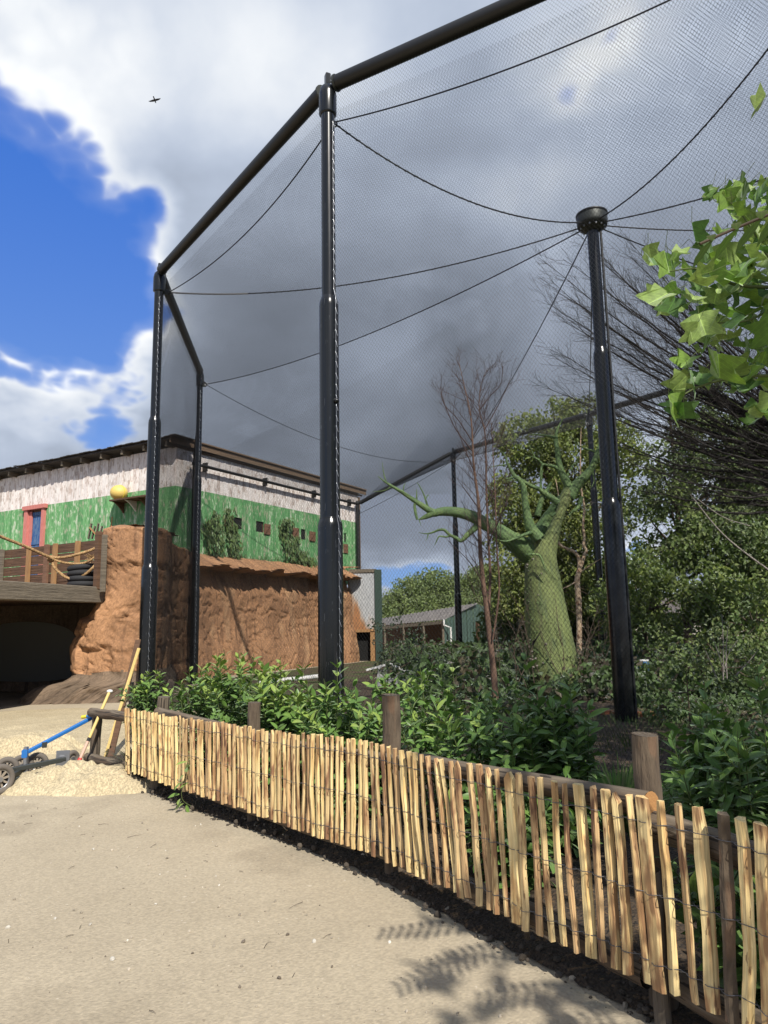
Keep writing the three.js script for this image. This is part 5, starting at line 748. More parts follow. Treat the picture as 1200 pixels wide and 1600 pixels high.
const B = (px, py, depth, rx, ry, rz) => { const p = at(px, py, depth); return [p.x, p.y, p.z, rx, ry, rz ?? rx]; };
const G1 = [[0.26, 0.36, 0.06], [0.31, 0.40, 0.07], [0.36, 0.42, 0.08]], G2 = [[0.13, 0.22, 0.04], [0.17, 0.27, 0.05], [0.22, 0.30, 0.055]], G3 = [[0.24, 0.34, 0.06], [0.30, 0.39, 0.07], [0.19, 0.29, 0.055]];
leafyTree('leafy_tree', 'light green tree behind the limbs of the green artificial tree', 'tree', bed(885, 1000, 30), [B(820, 690, 29, 1.1, 1.2), B(850, 720, 29.5, 1.4, 1.3), B(812, 790, 29, 1.3, 1.6), B(870, 660, 30, 0.9, 1.1), B(912, 650, 30, 0.85, 1.1), B(900, 720, 30, 1.5, 1.5), B(960, 700, 30, 1.2, 1.2), B(860, 820, 29, 1.8, 1.8), B(930, 800, 30, 1.6, 1.6), B(800, 880, 29, 1.2, 1.4), B(880, 910, 30, 2.4, 1.5), B(985, 760, 30, 0.8, 0.8), B(792, 930, 29, 0.9, 1.0)], { seed: 201, dens: 32, size: 0.54, gapF: 0.9, gap: -0.1, cols: G1, trunkR: 0.2 });
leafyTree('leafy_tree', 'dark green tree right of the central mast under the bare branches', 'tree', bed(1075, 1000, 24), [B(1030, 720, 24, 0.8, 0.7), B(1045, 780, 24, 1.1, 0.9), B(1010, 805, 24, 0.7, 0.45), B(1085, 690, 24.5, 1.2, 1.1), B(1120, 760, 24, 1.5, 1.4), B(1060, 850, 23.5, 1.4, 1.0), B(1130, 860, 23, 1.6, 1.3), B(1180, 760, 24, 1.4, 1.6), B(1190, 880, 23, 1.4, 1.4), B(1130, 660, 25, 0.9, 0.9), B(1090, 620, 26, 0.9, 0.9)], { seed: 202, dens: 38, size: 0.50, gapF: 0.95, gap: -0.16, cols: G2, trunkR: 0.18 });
leafyTree('leafy_tree', 'spreading green tree low behind the central mast', 'tree', bed(1010, 1040, 20), [B(990, 905, 20, 0.9, 0.8), B(1020, 935, 20, 1.3, 0.8), B(970, 950, 20.5, 0.9, 0.9), B(1080, 920, 20, 1.3, 0.7), B(1120, 955, 19, 1.0, 0.7), B(1010, 985, 19.5, 0.9, 0.5), B(1170, 950, 19, 1.2, 1.0)], { seed: 203, dens: 42, size: 0.42, gapF: 1.2, gap: -0.08, cols: G3, trunkR: 0.1 });
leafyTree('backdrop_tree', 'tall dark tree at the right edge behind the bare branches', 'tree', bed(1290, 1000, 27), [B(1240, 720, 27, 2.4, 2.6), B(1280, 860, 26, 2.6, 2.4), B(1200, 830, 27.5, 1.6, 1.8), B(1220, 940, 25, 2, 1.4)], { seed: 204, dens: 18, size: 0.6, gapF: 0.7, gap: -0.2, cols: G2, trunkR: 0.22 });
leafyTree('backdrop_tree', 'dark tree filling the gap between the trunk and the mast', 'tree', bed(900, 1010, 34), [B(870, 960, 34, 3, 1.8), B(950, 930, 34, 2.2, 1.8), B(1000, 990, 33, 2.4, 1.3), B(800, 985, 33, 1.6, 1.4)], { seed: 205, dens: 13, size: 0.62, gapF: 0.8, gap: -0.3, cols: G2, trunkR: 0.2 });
// far row of trees over the shed
[[612, 948, 1.6, 'far tree just right of the brown panel over the shed roof', 206], [645, 925, 1.9, 'rounded far tree left of the far pole over the shed roof', 208], [678, 922, 2.2, 'far tree left beside the far pole over the shed roof', 210], [722, 928, 2.1, 'far tree right of the far pole over the shed roof', 212], [765, 920, 2.6, 'far tree behind the bare sapling trunk', 214]].forEach(([x, y, s, lab, seed]) => leafyTree('far_tree', lab, 'tree', V(at(x, y, 72).x, -1, -72), [B(x, y + 8, 72, s * 1.25, s * 1.15), B(x - 14, y + 22, 71, s * 1.1, s * 0.8), B(x + 14, y + 24, 71, s * 1.1, s * 0.8), B(x, y + 44, 70, s * 1.6, s)], { seed, dens: 7, size: 0.85, gapF: 0.6, gap: -0.25, cols: [[0.26, 0.36, 0.10], [0.30, 0.39, 0.11], [0.22, 0.32, 0.09]], trunkR: 0.2, group: 'trees beyond the shed' }));
// shrubs inside and behind the aviary
leafyTree('dark_shrub', 'dark shrub with small pale flowers before the open shed', 'shrub', bed(660, 1080, 16), [B(650, 1030, 16, 0.5, 0.6), B(680, 1050, 16, 0.5, 0.45), B(640, 1065, 15.8, 0.35, 0.3), B(648, 1000, 16, 0.3, 0.3)], { seed: 221, dens: 55, size: 0.27, gapF: 2.6, gap: -0.15, cols: [[0.04, 0.085, 0.025], [0.06, 0.12, 0.03]], trunkR: 0.03 });
leafyTree('dark_shrub', 'ivy dark shrub against the far side of the brown panel', 'shrub', bed(612, 1060, 22), [B(606, 1010, 22, 0.6, 0.9), B(620, 1040, 22, 0.7, 0.6)], { seed: 222, dens: 30, size: 0.33, gapF: 2, gap: -0.2, cols: [[0.035, 0.07, 0.02], [0.05, 0.09, 0.025]], trunkR: 0.03 });
leafyTree('brown_shrub', 'loose shrub with dry brown leaves between sapling and green trunk', 'shrub', bed(800, 1085, 18), [B(795, 1010, 18, 0.55, 0.8), B(770, 1045, 18, 0.5, 0.5), B(815, 1050, 18.5, 0.6, 0.5), B(740, 1050, 15.5, 0.4, 0.4)], { seed: 223, dens: 45, size: 0.25, gapF: 2.2, gap: -0.05, cols: [[0.10, 0.075, 0.035], [0.08, 0.09, 0.03], [0.14, 0.11, 0.05]], trunkR: 0.03 });
leafyTree('lit_shrub', 'shrub with lit yellow green leaves behind the laurels right of the mast', 'shrub', bed(1075, 1085, 10.5), [B(1065, 1045, 10.5, 0.42, 0.32), B(1100, 1055, 10.5, 0.35, 0.3), B(1035, 1060, 10.6, 0.28, 0.25)], { seed: 224, dens: 120, size: 0.22, gapF: 3, gap: -0.1, cols: [[0.12, 0.20, 0.03], [0.18, 0.24, 0.04], [0.07, 0.13, 0.03]], trunkR: 0.025 });
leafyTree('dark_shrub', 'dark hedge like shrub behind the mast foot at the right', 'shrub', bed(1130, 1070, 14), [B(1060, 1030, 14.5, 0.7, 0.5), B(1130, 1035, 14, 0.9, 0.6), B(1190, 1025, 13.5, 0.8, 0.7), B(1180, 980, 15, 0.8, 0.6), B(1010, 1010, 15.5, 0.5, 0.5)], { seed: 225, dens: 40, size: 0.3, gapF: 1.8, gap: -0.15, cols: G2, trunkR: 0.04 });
leafyTree('brown_shrub', 'tangle of dry brownish shrub between the pale tree and the mast', 'shrub', bed(930, 1060, 15.5), [B(930, 1020, 15.5, 0.45, 0.6), B(905, 1050, 15.5, 0.5, 0.4), B(955, 1055, 15.5, 0.4, 0.4)], { seed: 226, dens: 38, size: 0.24, gapF: 2.4, gap: 0.0, cols: [[0.14, 0.09, 0.06], [0.10, 0.08, 0.04], [0.08, 0.11, 0.03]], trunkR: 0.03 });

{ // low undergrowth covering the ground inside and behind the aviary
  const r = rng(231), L = [], C = [];
  for (let i = 0; i < 10000; i++) { const z = -9.5 - 23 * Math.pow(r(), 0.85), x = lerp(-0.5, 0.62 * -z + 1.5, r()) + 0.6; const pr = n3(x * 0.5, 2, z * 0.5) + 0.35 * n3(x * 1.7, 5, z * 1.7); const tall = sstep(-11, -16, z); if (pr < 0.12 - 0.42 * tall) continue; if (x < -0.2 + 0.12 * (-z - 9) && z > -26 && x < 2.2 && z > -20 && r() < 0.75) continue; const s = 0.22 + 0.4 * r() * (0.4 + tall), h = 0.1 + (0.2 + 0.4 * tall) * r() * (0.6 + pr); const e = new THREE.Euler(r() * 6, r() * 6, r() * 6); L.push(new THREE.Matrix4().compose(V(x, h, z), new THREE.Quaternion().setFromEuler(e), V(s, s, s))); const k = 0.6 + 0.7 * r(); C.push(r() < 0.14 ? new THREE.Color(0.13 * k, 0.10 * k, 0.05 * k) : new THREE.Color(0.10 * k, 0.19 * k, 0.035 * k)); }
  const m = copies('undergrowth', clumps[0], M.crown, L, scene, C); m.userData.label = 'mixed green undergrowth covering the ground behind the laurels';
}
// ---------------------------------------------------------------- bare trees
function twigs(P, R, o, r, out, level = 0) { // side shoots along a branch
  const n = P.length - 1; let len = 0; for (let i = 1; i <= n; i++) len += P[i].distanceTo(P[i - 1]);
  const m = Math.round(len / o.every[level] * (0.8 + 0.4 * r()));
  for (let k = 0; k < m; k++) {
    const u = lerp(o.from[level], 1, (k + r()) / m), i = Math.min(n - 1, Math.floor(u * n)), p = P[i].clone().lerp(P[i + 1], u * n - i), d = P[i + 1].clone().sub(P[i]).normalize(), side = V(r() - 0.5, r() - 0.5, r() - 0.5); side.addScaledVector(d, -side.dot(d)).normalize();
    const a = rad(o.angle[level] * (0.6 + 0.8 * r())), L = o.len[level] * (0.45 + 0.8 * r()) * (1 - 0.5 * u), dir = d.clone().multiplyScalar(Math.cos(a)).addScaledVector(side, Math.sin(a)).addScaledVector(up, o.rise ?? 0).normalize();
    const Q = [p], st = 5; let dd = dir.clone(); for (let s = 1; s <= st; s++) { dd.add(V((r() - 0.5) * o.kink, (r() - 0.5) * o.kink + (o.lift ?? 0), (r() - 0.5) * o.kink)).normalize(); Q.push(Q[s - 1].clone().addScaledVector(dd, L / st)); }
    const r0 = Math.max(o.min, Math.min(R(u) * 0.6, o.rad[level])); out.push(tube(Q, Q.map((_, q) => Math.max(o.min * 0.8, r0 * (1 - 0.7 * q / st))), level ? 3 : 4, false)); if (level + 1 < o.every.length) twigs(Q, v => r0 * (1 - 0.7 * v), o, r, out, level + 1);
  }
}
{ // reddish bare saplings inside the aviary
  const D = 12.6, t = thing('bare_sapling', 'slender bare young tree with two reddish stems and fine upright twigs', 'tree', bed(774, 1110, D)), r = rng(301);
  const stems = [[[776, 1112, 12.6], [772, 1060, 12.6], [766, 1000, 12.6], [760, 950, 12.6], [751, 870, 12.6], [748, 790, 12.6], [740, 725, 12.6], [736, 654, 12.6], [725, 601, 12.7], [717, 566, 12.7]], [[772, 1040, 12.65], [764, 960, 12.75], [766, 900, 12.9], [763, 841, 12.9], [760, 766, 13], [757, 672, 13], [749, 641, 13], [752, 600, 13], [762, 575, 13]], [[770, 1000, 12.5], [780, 920, 12.4], [776, 850, 12.3], [774, 780, 12.3], [770, 700, 12.3], [768, 660, 12.3]]];
  const rr = [[0.056, 0.054, 0.05, 0.045, 0.038, 0.028, 0.02, 0.013, 0.008, 0.004], [0.028, 0.026, 0.024, 0.021, 0.018, 0.013, 0.009, 0.006, 0.003], [0.016, 0.015, 0.013, 0.01, 0.006, 0.003]];
  const tw = []; const main = [];
  stems.forEach((L, i) => { const [P, R] = smoothR(L.map(([x, y, d]) => at(x, y, d)), rr[i], 36); main.push(tube(P, R, 8)); twigs(P.slice(10), u => lerp(0.02, 0.006, u), { every: [0.095, 0.11], from: [0.02, 0.2], angle: [46, 48], len: [1.0, 0.36], rad: [0.0065, 0.0035], rise: 0.3, kink: 0.35, lift: 0.06, min: 0.0028 }, r, tw); });
  const limb = L => { const [P, R] = smoothR(L.map(([x, y, d]) => at(x, y, d ?? D)), [0.012, 0.008, 0.004], 16); tw.push(tube(P, R, 5)); twigs(P, u => 0.006, { every: [0.14, 0.17], from: [0.1, 0.2], angle: [42, 48], len: [0.6, 0.3], rad: [0.005, 0.0032], rise: 0.3, kink: 0.35, lift: 0.06, min: 0.0028 }, r, tw); };
  limb([[738, 705], [712, 670], [694, 630], [688, 605]]); limb([[738, 690], [715, 655], [692, 628], [689, 585]]); limb([[742, 740], [722, 690], [707, 650]]); limb([[757, 672], [775, 640], [790, 610], [800, 585]]); limb([[749, 641], [765, 620], [782, 600], [786, 572]]); limb([[752, 800], [730, 770], [712, 745]]); limb([[762, 850], [785, 800], [800, 765]]); limb([[764, 930], [735, 880], [700, 845]]);
  part('trunk', merge(main), M.redBark, t); part('twigs', merge(tw), M.redTwig, t);
}
{ // pale barked crooked tree
  const t = thing('pale_tree', 'crooked pale barked small tree between the green trunk and the mast', 'tree', bed(905, 1060, 17.6)), r = rng(303), main = [], tw = [];
  const limb = (L, R, n = 24) => { const [P, Q] = smoothR(L.map(([x, y, d]) => at(x, y, d ?? 17.6)), R.map(x => x * 1.2), n); main.push(tube(P, Q, 9)); return P; };
  limb([[906, 1075], [905, 1033], [905, 975], [904, 937], [902, 905], [907, 885]], [0.062, 0.06, 0.056, 0.062, 0.055, 0.045]); const a = limb([[906, 889], [913, 868], [916, 860], [912, 852], [913, 842], [911, 820], [913, 792], [909, 770], [907, 744], [907, 700], [908, 668]], [0.042, 0.036, 0.032, 0.032, 0.028, 0.025, 0.022, 0.02, 0.016, 0.012, 0.006], 40); limb([[905, 890], [904, 872], [898, 863], [887, 858], [877, 853], [870, 842], [869, 815], [873, 780], [868, 748]], [0.042, 0.036, 0.032, 0.03, 0.028, 0.024, 0.02, 0.014, 0.008], 34); limb([[905, 905], [890, 915], [868, 924]], [0.016, 0.012, 0.007], 8); limb([[905, 895], [920, 885], [940, 872]], [0.014, 0.01, 0.005], 8);
  twigs(a, u => 0.008, { every: [0.3, 0.25], from: [0.05, 0.2], angle: [55, 45], len: [0.7, 0.3], rad: [0.006, 0.004], rise: 0.2, kink: 0.4, lift: 0, min: 0.003 }, r, tw); part('trunk', merge(main), M.paleBark, t); part('twigs', merge(tw), M.greyTwig, t);
}
{ // big bare tree on the right whose long branches sweep to the left
  const O = at(1345, 745, 15.2), t = thing('bare_tree', 'big dark bare tree at the right sweeping long fine branches to the left', 'tree', V(O.x, 0, O.z)), r = rng(307), main = [], tw = [];
  part('trunk', tube(smooth([V(O.x + 0.3, -0.05, O.z), V(O.x + 0.1, 2.5, O.z), V(O.x, 4.6, O.z), V(O.x - 0.4, 7.5, O.z + 0.2)], 14), Array.from({ length: 15 }, (_, i) => 0.26 * (1 - 0.7 * i / 14)), 12), M.trunk, t);
  const ends = [[905, 365, 15.5], [925, 395, 14], [880, 405, 14.6], [850, 408, 15], [860, 440, 13.8], [872, 455, 15.6], [930, 440, 13], [850, 470, 14.6], [880, 500, 15], [860, 545, 14.6], [910, 520, 13.4], [868, 560, 15.4], [855, 605, 14.8], [905, 585, 13.6], [890, 620, 15], [930, 640, 13.8], [915, 665, 15], [950, 690, 14.4], [960, 715, 13.8], [975, 760, 14.2], [950, 640, 16], [1010, 640, 13.2], [985, 400, 13.2], [1010, 430, 14], [960, 470, 14.4], [1000, 520, 13.6], [1040, 700, 13.6], [1000, 590, 15.6], [985, 560, 14.8], [1040, 590, 13.4], [1060, 520, 13.2], [1030, 660, 15], [1020, 780, 14.2], [1050, 740, 13.4], [1090, 620, 14.8], [1100, 560, 14.4]];
  for (const [x, y, d] of ends.slice()) if (r() < 0.6) ends.push([x + 30 + 50 * r(), y + 60 * (r() - 0.4), d + 1.2 * (r() - 0.5)]);
  ends.forEach(([x, y, d], i) => { const k = (y - 360) / 400, s = at(1330 + 30 * r(), lerp(690, 830, k) + 14 * (r() - 0.5), 15.2), e = at(x, y, d), m1 = s.clone().lerp(e, 0.35).add(V(0, 0.18 - 0.5 * (1 - k) + 0.2 * (r() - 0.5), 0.3 * (r() - 0.5))), m2 = s.clone().lerp(e, 0.7).add(V(0, -0.1 - 0.3 * (1 - k) + 0.25 * (r() - 0.5), 0.3 * (r() - 0.5))); const [P, R] = smoothR([s, m1, m2, e], [0.048, 0.034, 0.019, 0.0045], 30); P.forEach((p, q) => { p.y += 0.07 * n3(q * 0.35, i, 0); p.x += 0.05 * n3(q * 0.3, i, 4); }); main.push(tube(P, R, 6, false)); twigs(P, u => lerp(0.02, 0.006, u), { every: [0.17, 0.15], from: [0.22, 0.15], angle: [24, 32], len: [1.15, 0.42], rad: [0.011, 0.0055], rise: 0.02, kink: 0.32, lift: 0.03, min: 0.003 }, r, tw); });
  part('branches', merge(main), M.darkTwig, t); part('twigs', merge(tw), M.darkTwig, t);
}
{ // a few dead pale stems
  const t = thing('dead_shrub', 'pale dead leafless shrub standing among the green shrubs at the right', 'dead shrub', bed(1140, 1080, 9)), r = rng(311), L = []; for (const [a, b] of [[[1130, 1062], [1128, 960]], [[1132, 1050], [1112, 990]], [[1132, 1045], [1152, 1000]], [[1136, 1060], [1138, 975]], [[1150, 1055], [1185, 1015]], [[1120, 1060], [1100, 1010]]]) { const A = at(...a, 9), Bp = at(...b, 9), P = smooth([A, A.clone().lerp(Bp, 0.5).add(V((r() - 0.5) * 0.05, 0, (r() - 0.5) * 0.05)), Bp], 10); L.push(tube(P, P.map((_, i) => 0.009 * (1 - 0.6 * i / 10)), 5)); } part('stem', merge(L), M.greyTwig, t);
  const t2 = thing('dead_branch', 'pale dead branch slanting down before the dark trees at the right edge', 'branch', at(1200, 890, 12)); const P = smooth([at(1078, 772, 12), at(1130, 835, 12), at(1200, 890, 12), at(1260, 930, 12)], 18), Q = smooth([at(1090, 780, 12), at(1130, 808, 12), at(1172, 822, 12)], 10); part('branch_wood', merge([tube(P, P.map((_, i) => lerp(0.009, 0.022, i / 18)), 6), tube(Q, 0.008, 5)]), M.greyTwig, t2);
  const w = thing('bare_bush', 'thin tangled bare bush behind the green trunk and the sapling', 'bush', bed(800, 1080, 15.4)), tw = []; for (let i = 0; i < 26; i++) { const a = at(770 + 180 * r(), 1075, 15.2 + r()), b = a.clone().add(V((r() - 0.5) * 1.4, 1.1 + 1.1 * r(), (r() - 0.5))); const S = smooth([a, a.clone().lerp(b, 0.5).add(V((r() - 0.5) * 0.3, 0.1, 0)), b], 8); tw.push(tube(S, S.map((_, k) => 0.010 * (1 - 0.7 * k / 8)), 4, false)); twigs(S, () => 0.006, { every: [0.28], from: [0.2], angle: [45], len: [0.6], rad: [0.005], rise: 0.1, kink: 0.4, lift: 0, min: 0.003 }, r, tw); } part('twigs', merge(tw), std({ roughness: 0.9, color: new THREE.Color(0.12, 0.085, 0.06) }), w);
}

// ================================================================ GREEN ARTIFICIAL TREE
{
  const D = 16, dd = d => 16 + ((d ?? 13.2) - 13.2) * 1.2, t = thing('artificial_tree', 'fat green artificial tree with bare crooked limbs and small thorns on its trunk', 'artificial tree', bed(868, 1085, D));
  const bump = (P, R, seed) => [P, R.map((x, i) => x * (1 + 0.035 * n3(i * 0.4, seed, 0)))];
  const limb = (name, L, R, n = 22, mat = M.kapokLimb, sides = 12) => { let [P, Q] = smoothR(L.map(([x, y, d]) => at(x, y, dd(d))), R.map(x => x * (name === 'trunk' ? 1.08 : 0.98)), n); [P, Q] = bump(P, Q, L[0][0]); return part(name, tube(P, Q, sides), mat, t); };
  limb('trunk', [[872, 1120], [869, 1080], [863, 1030], [856, 980], [850, 930], [846, 890], [845, 862], [846, 845]], [0.60, 0.555, 0.50, 0.455, 0.40, 0.345, 0.31, 0.27], 40, M.kapok, 32);
  // main fork
  limb('limb', [[852, 880], [858, 852], [868, 822], [877, 797], [885, 776], [891, 766]], [0.235, 0.20, 0.135, 0.105, 0.155, 0.15], 26, M.kapok, 16);
  limb('limb', [[888, 778], [893, 768], [904, 755], [914, 744], [924, 732], [930, 718], [934, 706]], [0.14, 0.17, 0.12, 0.10, 0.082, 0.07, 0.055], 24);
  limb('limb', [[932, 712], [937, 698], [942, 686], [946, 670], [950, 662], [960, 654]], [0.055, 0.05, 0.042, 0.03, 0.022, 0.008], 16);
  limb('limb', [[892, 770], [886, 755], [878, 740], [873, 722], [871, 705], [868, 688]], [0.14, 0.10, 0.085, 0.072, 0.06, 0.05], 20);
  limb('limb', [[869, 692], [870, 674], [875, 662], [882, 650]], [0.048, 0.032, 0.02, 0.006], 10); limb('twig', [[868, 684], [855, 681], [840, 679], [828, 679]], [0.035, 0.026, 0.016, 0.006], 10);
  limb('limb', [[880, 742], [868, 730], [856, 727], [848, 726], [845, 738], [844, 752]], [0.06, 0.045, 0.035, 0.03, 0.022, 0.012], 16); limb('twig', [[849, 727], [841, 718], [832, 714], [820, 712]], [0.03, 0.022, 0.014, 0.006], 8); limb('twig', [[836, 715], [829, 700], [825, 692]], [0.014, 0.009, 0.005], 6);
  limb('limb', [[934, 708], [926, 704], [914, 701], [904, 696], [896, 690]], [0.035, 0.026, 0.02, 0.014, 0.006], 10); limb('twig', [[934, 706], [942, 703], [948, 712], [953, 716]], [0.03, 0.022, 0.015, 0.006], 8); limb('twig', [[928, 724], [938, 722], [944, 724]], [0.022, 0.014, 0.006], 6); limb('twig', [[893, 736], [894, 728], [902, 722], [906, 712]], [0.028, 0.02, 0.012, 0.005], 8); limb('twig', [[889, 752], [887, 742], [890, 735]], [0.035, 0.025, 0.008], 6);
  limb('twig', [[938, 694], [950, 690], [960, 683]], [0.022, 0.014, 0.006], 6); limb('twig', [[926, 738], [928, 752], [924, 762]], [0.02, 0.013, 0.006], 6); limb('twig', [[908, 776], [904, 792], [894, 800], [888, 806]], [0.06, 0.05, 0.03, 0.008], 8);
  // shaded fork to the left and its long limb
  limb('limb', [[842, 872, 13.3], [826, 862, 13.2], [808, 850, 13.1], [796, 842, 13], [780, 830, 13], [760, 819, 13], [738, 807, 13], [718, 801, 13], [694, 799, 13], [678, 802, 13], [664, 808, 13], [654, 812, 13]], [0.30, 0.285, 0.235, 0.20, 0.165, 0.15, 0.135, 0.12, 0.105, 0.08, 0.055, 0.012], 40, M.kapokLimb, 18);
  limb('limb', [[832, 866, 13.35], [844, 836, 13.5], [858, 812, 13.5], [872, 790, 13.4], [880, 778, 13.3]], [0.27, 0.22, 0.19, 0.15, 0.12], 18, M.kapokLimb, 14);
  limb('limb', [[684, 803, 13], [670, 797, 13], [655, 787, 13], [640, 777, 13], [628, 769, 13], [613, 760, 13], [602, 753, 13], [590, 744, 13]], [0.085, 0.075, 0.062, 0.05, 0.042, 0.034, 0.022, 0.006], 26);
  limb('twig', [[604, 755, 13], [600, 742, 13], [597, 722, 13]], [0.02, 0.013, 0.005], 8); limb('twig', [[612, 760, 13], [602, 766, 13], [590, 768, 13], [582, 768, 13]], [0.018, 0.012, 0.008, 0.004], 8); limb('twig', [[652, 812, 13], [649, 800, 13], [648, 788, 13], [652, 778, 13]], [0.03, 0.034, 0.032, 0.014], 10); limb('twig', [[650, 786, 13], [651, 776, 13], [651, 764, 13]], [0.026, 0.018, 0.005], 6); limb('twig', [[668, 792, 13], [666, 784, 13], [661, 770, 13], [654, 757, 13], [651, 754, 13]], [0.032, 0.022, 0.016, 0.01, 0.004], 12); limb('twig', [[665, 780, 13], [669, 773, 13], [672, 778, 13]], [0.014, 0.009, 0.004], 6); limb('twig', [[630, 770, 13], [631, 760, 13], [634, 754, 13]], [0.018, 0.012, 0.004], 6); limb('twig', [[655, 812, 13], [658, 822, 13]], [0.012, 0.004], 4);
  limb('limb', [[748, 818, 13], [742, 825, 13], [730, 836, 13], [720, 845, 13], [712, 840, 13], [703, 836, 13], [694, 828, 13], [686, 828, 13], [676, 832, 13], [666, 834, 13], [654, 832, 13]], [0.085, 0.075, 0.06, 0.045, 0.04, 0.036, 0.032, 0.028, 0.022, 0.014, 0.005], 30); limb('twig', [[704, 837, 13], [696, 839, 13], [686, 838, 13], [682, 846, 13], [679, 852, 13]], [0.026, 0.02, 0.018, 0.013, 0.006], 10); limb('twig', [[669, 834, 13], [668, 840, 13], [665, 845, 13]], [0.014, 0.01, 0.004], 6);
  // upright middle limbs
  limb('limb', [[842, 842, 12.9], [834, 832, 12.9], [828, 822, 12.9], [823, 800, 12.9], [820, 778, 12.9], [817, 758, 12.9], [812, 750, 12.9], [804, 744, 12.9], [797, 732, 12.9], [791, 720, 12.9]], [0.14, 0.135, 0.12, 0.088, 0.075, 0.066, 0.06, 0.052, 0.042, 0.024], 34); limb('twig', [[792, 722, 12.9], [789, 712, 12.9], [782, 703, 12.9]], [0.022, 0.014, 0.005], 8); limb('twig', [[803, 745, 12.9], [793, 748, 12.9], [782, 742, 12.9]], [0.03, 0.02, 0.006], 8); limb('twig', [[812, 752, 12.9], [802, 750, 12.9], [790, 752, 12.9]], [0.028, 0.018, 0.006], 8); limb('twig', [[791, 726, 12.9], [775, 728, 12.9], [760, 732, 12.9]], [0.018, 0.012, 0.004], 8);
  limb('limb', [[872, 786, 12.9], [862, 778, 12.9], [850, 770, 12.9], [842, 764, 12.9], [832, 760, 12.9], [818, 752, 12.9], [804, 744, 12.9]], [0.085, 0.072, 0.062, 0.052, 0.042, 0.034, 0.026], 22); limb('limb', [[840, 806, 12.95], [842, 796, 12.95], [846, 782, 12.95], [852, 770, 12.95], [862, 754, 12.95]], [0.08, 0.066, 0.056, 0.048, 0.03], 16); limb('twig', [[846, 772, 12.95], [845, 752, 12.95], [848, 735, 12.95]], [0.034, 0.024, 0.012], 8);
  limb('twig', [[830, 832, 12.8], [818, 836, 12.8], [804, 842, 12.8], [790, 846, 12.8], [776, 843, 12.8]], [0.045, 0.036, 0.03, 0.022, 0.006], 14); limb('twig', [[822, 866, 12.7], [834, 866, 12.7], [843, 868, 12.7], [850, 884, 12.7], [858, 897, 12.7]], [0.01, 0.02, 0.026, 0.018, 0.005], 12); limb('twig', [[868, 802, 12.95], [862, 806, 12.95], [858, 803, 12.95]], [0.03, 0.025, 0.015], 6);
  // thorns
  const r = rng(401), trunkAt = (y, a) => { const k = clamp((y - 862) / (1080 - 862)), c = at(lerp(845, 869, k), y, D), rr = 1.08 * lerp(0.31, 0.555, k); return [c.clone().add(V(Math.sin(a) * rr, 0, Math.cos(a) * rr)), V(Math.sin(a), 0.25, Math.cos(a)).normalize()]; };
  for (let i = 0; i < 86; i++) { const y = 866 + 180 * Math.pow(r(), 1.0), a = i % 2 ? -1.5 + 0.5 * r() : -1.35 + 1.2 * r() * r() + 0.2 * r(), [p, n] = trunkAt(y, a), h = 0.05 + 0.045 * r(), g = new THREE.ConeGeometry(0.024 + 0.014 * r(), h, 6); g.translate(0, h * 0.42, 0); g.applyQuaternion(new THREE.Quaternion().setFromUnitVectors(up, n)); g.translate(p.x, p.y, p.z); part('thorn', g, i % 3 ? M.kapokLimb : M.greyTwig, t); }
  for (const [x0, y0, x1, y1] of [[832, 1008, 845, 986], [833, 1003, 838, 998]]) { part('thorn', tube([at(x0, y0, 15.4), at(x1, y1, 15.25)], [0.022, 0.008], 6), M.darkTwig, t); }
}
// ================================================================ PANEL, SHED, HOUSE AND OTHER THINGS BEHIND
{ // painted panel with doorway at the end of the rock
  const t = thing('painted_panel', 'grey panel sprayed brown below with dark doorway at the end of the rock', 'panel', V(0.2, 0, -30.5)), D = 30.6, zc = x => at(x, 960, D);
  const P = (x, y) => at(x, y, D); const quad = (x0, y0, x1, y1, w = 0.06, dz = 0) => { const a = P(x0, y1), b = P(x1, y0); return boxAt(V((a.x + b.x) / 2, (a.y + b.y) / 2, a.z + dz), Math.abs(b.x - a.x), Math.abs(b.y - a.y), w, 0); };
  const tx = texture(128, 256, (u, v) => { const n = tf(u, v, 6, 5, 4, 1201), e = tf(u, v, 40, 40, 2, 1211); const k = sstep(0.42, 0.62, v + 0.35 * (n - 0.5) - 0.18 * Math.pow(1 - u, 2) * 2); const c = mix3([160, 112, 72], [176, 178, 180], k); return c.map(x => x * (0.9 + 0.2 * e)); }, 1, 1); const pm = std({ roughness: 0.7, map: tx });
  const a = P(545, 1070), b = P(587, 892), y985 = P(560, 985).y; const mkp = (x0, x1, y0, y1) => { const g = new THREE.BoxGeometry(x1 - x0, y1 - y0, 0.05); const uv = g.attributes.uv, p = g.attributes.position; g.translate((x0 + x1) / 2, (y0 + y1) / 2, a.z); for (let i = 0; i < uv.count; i++) uv.setXY(i, (p.getX(i) - a.x) / (b.x - a.x), (p.getY(i) - a.y) / (b.y - a.y)); return g; };
  part('sheet', merge([mkp(a.x, b.x, y985, b.y), mkp(P(582, 900).x, b.x, a.y, y985), mkp(a.x - 0.3, P(556, 900).x, a.y, y985)]), pm, t); part('doorway', quad(556, 985, 582, 1085, 0.02, -0.3), M.black, t); part('door_frame', merge([quad(580, 986, 585, 1085, 0.08, 0.02), quad(556, 983, 585, 988, 0.08, 0.02)]), M.tanWood, t); part('top_rail', quad(545, 889, 588, 895, 0.08, 0.03), M.greyWood, t); part('steel_post', quad(588, 890, 596, 1085, 0.2, 0.0), std({ roughness: 0.5, color: new THREE.Color(0.03, 0.06, 0.045) }), t);
}
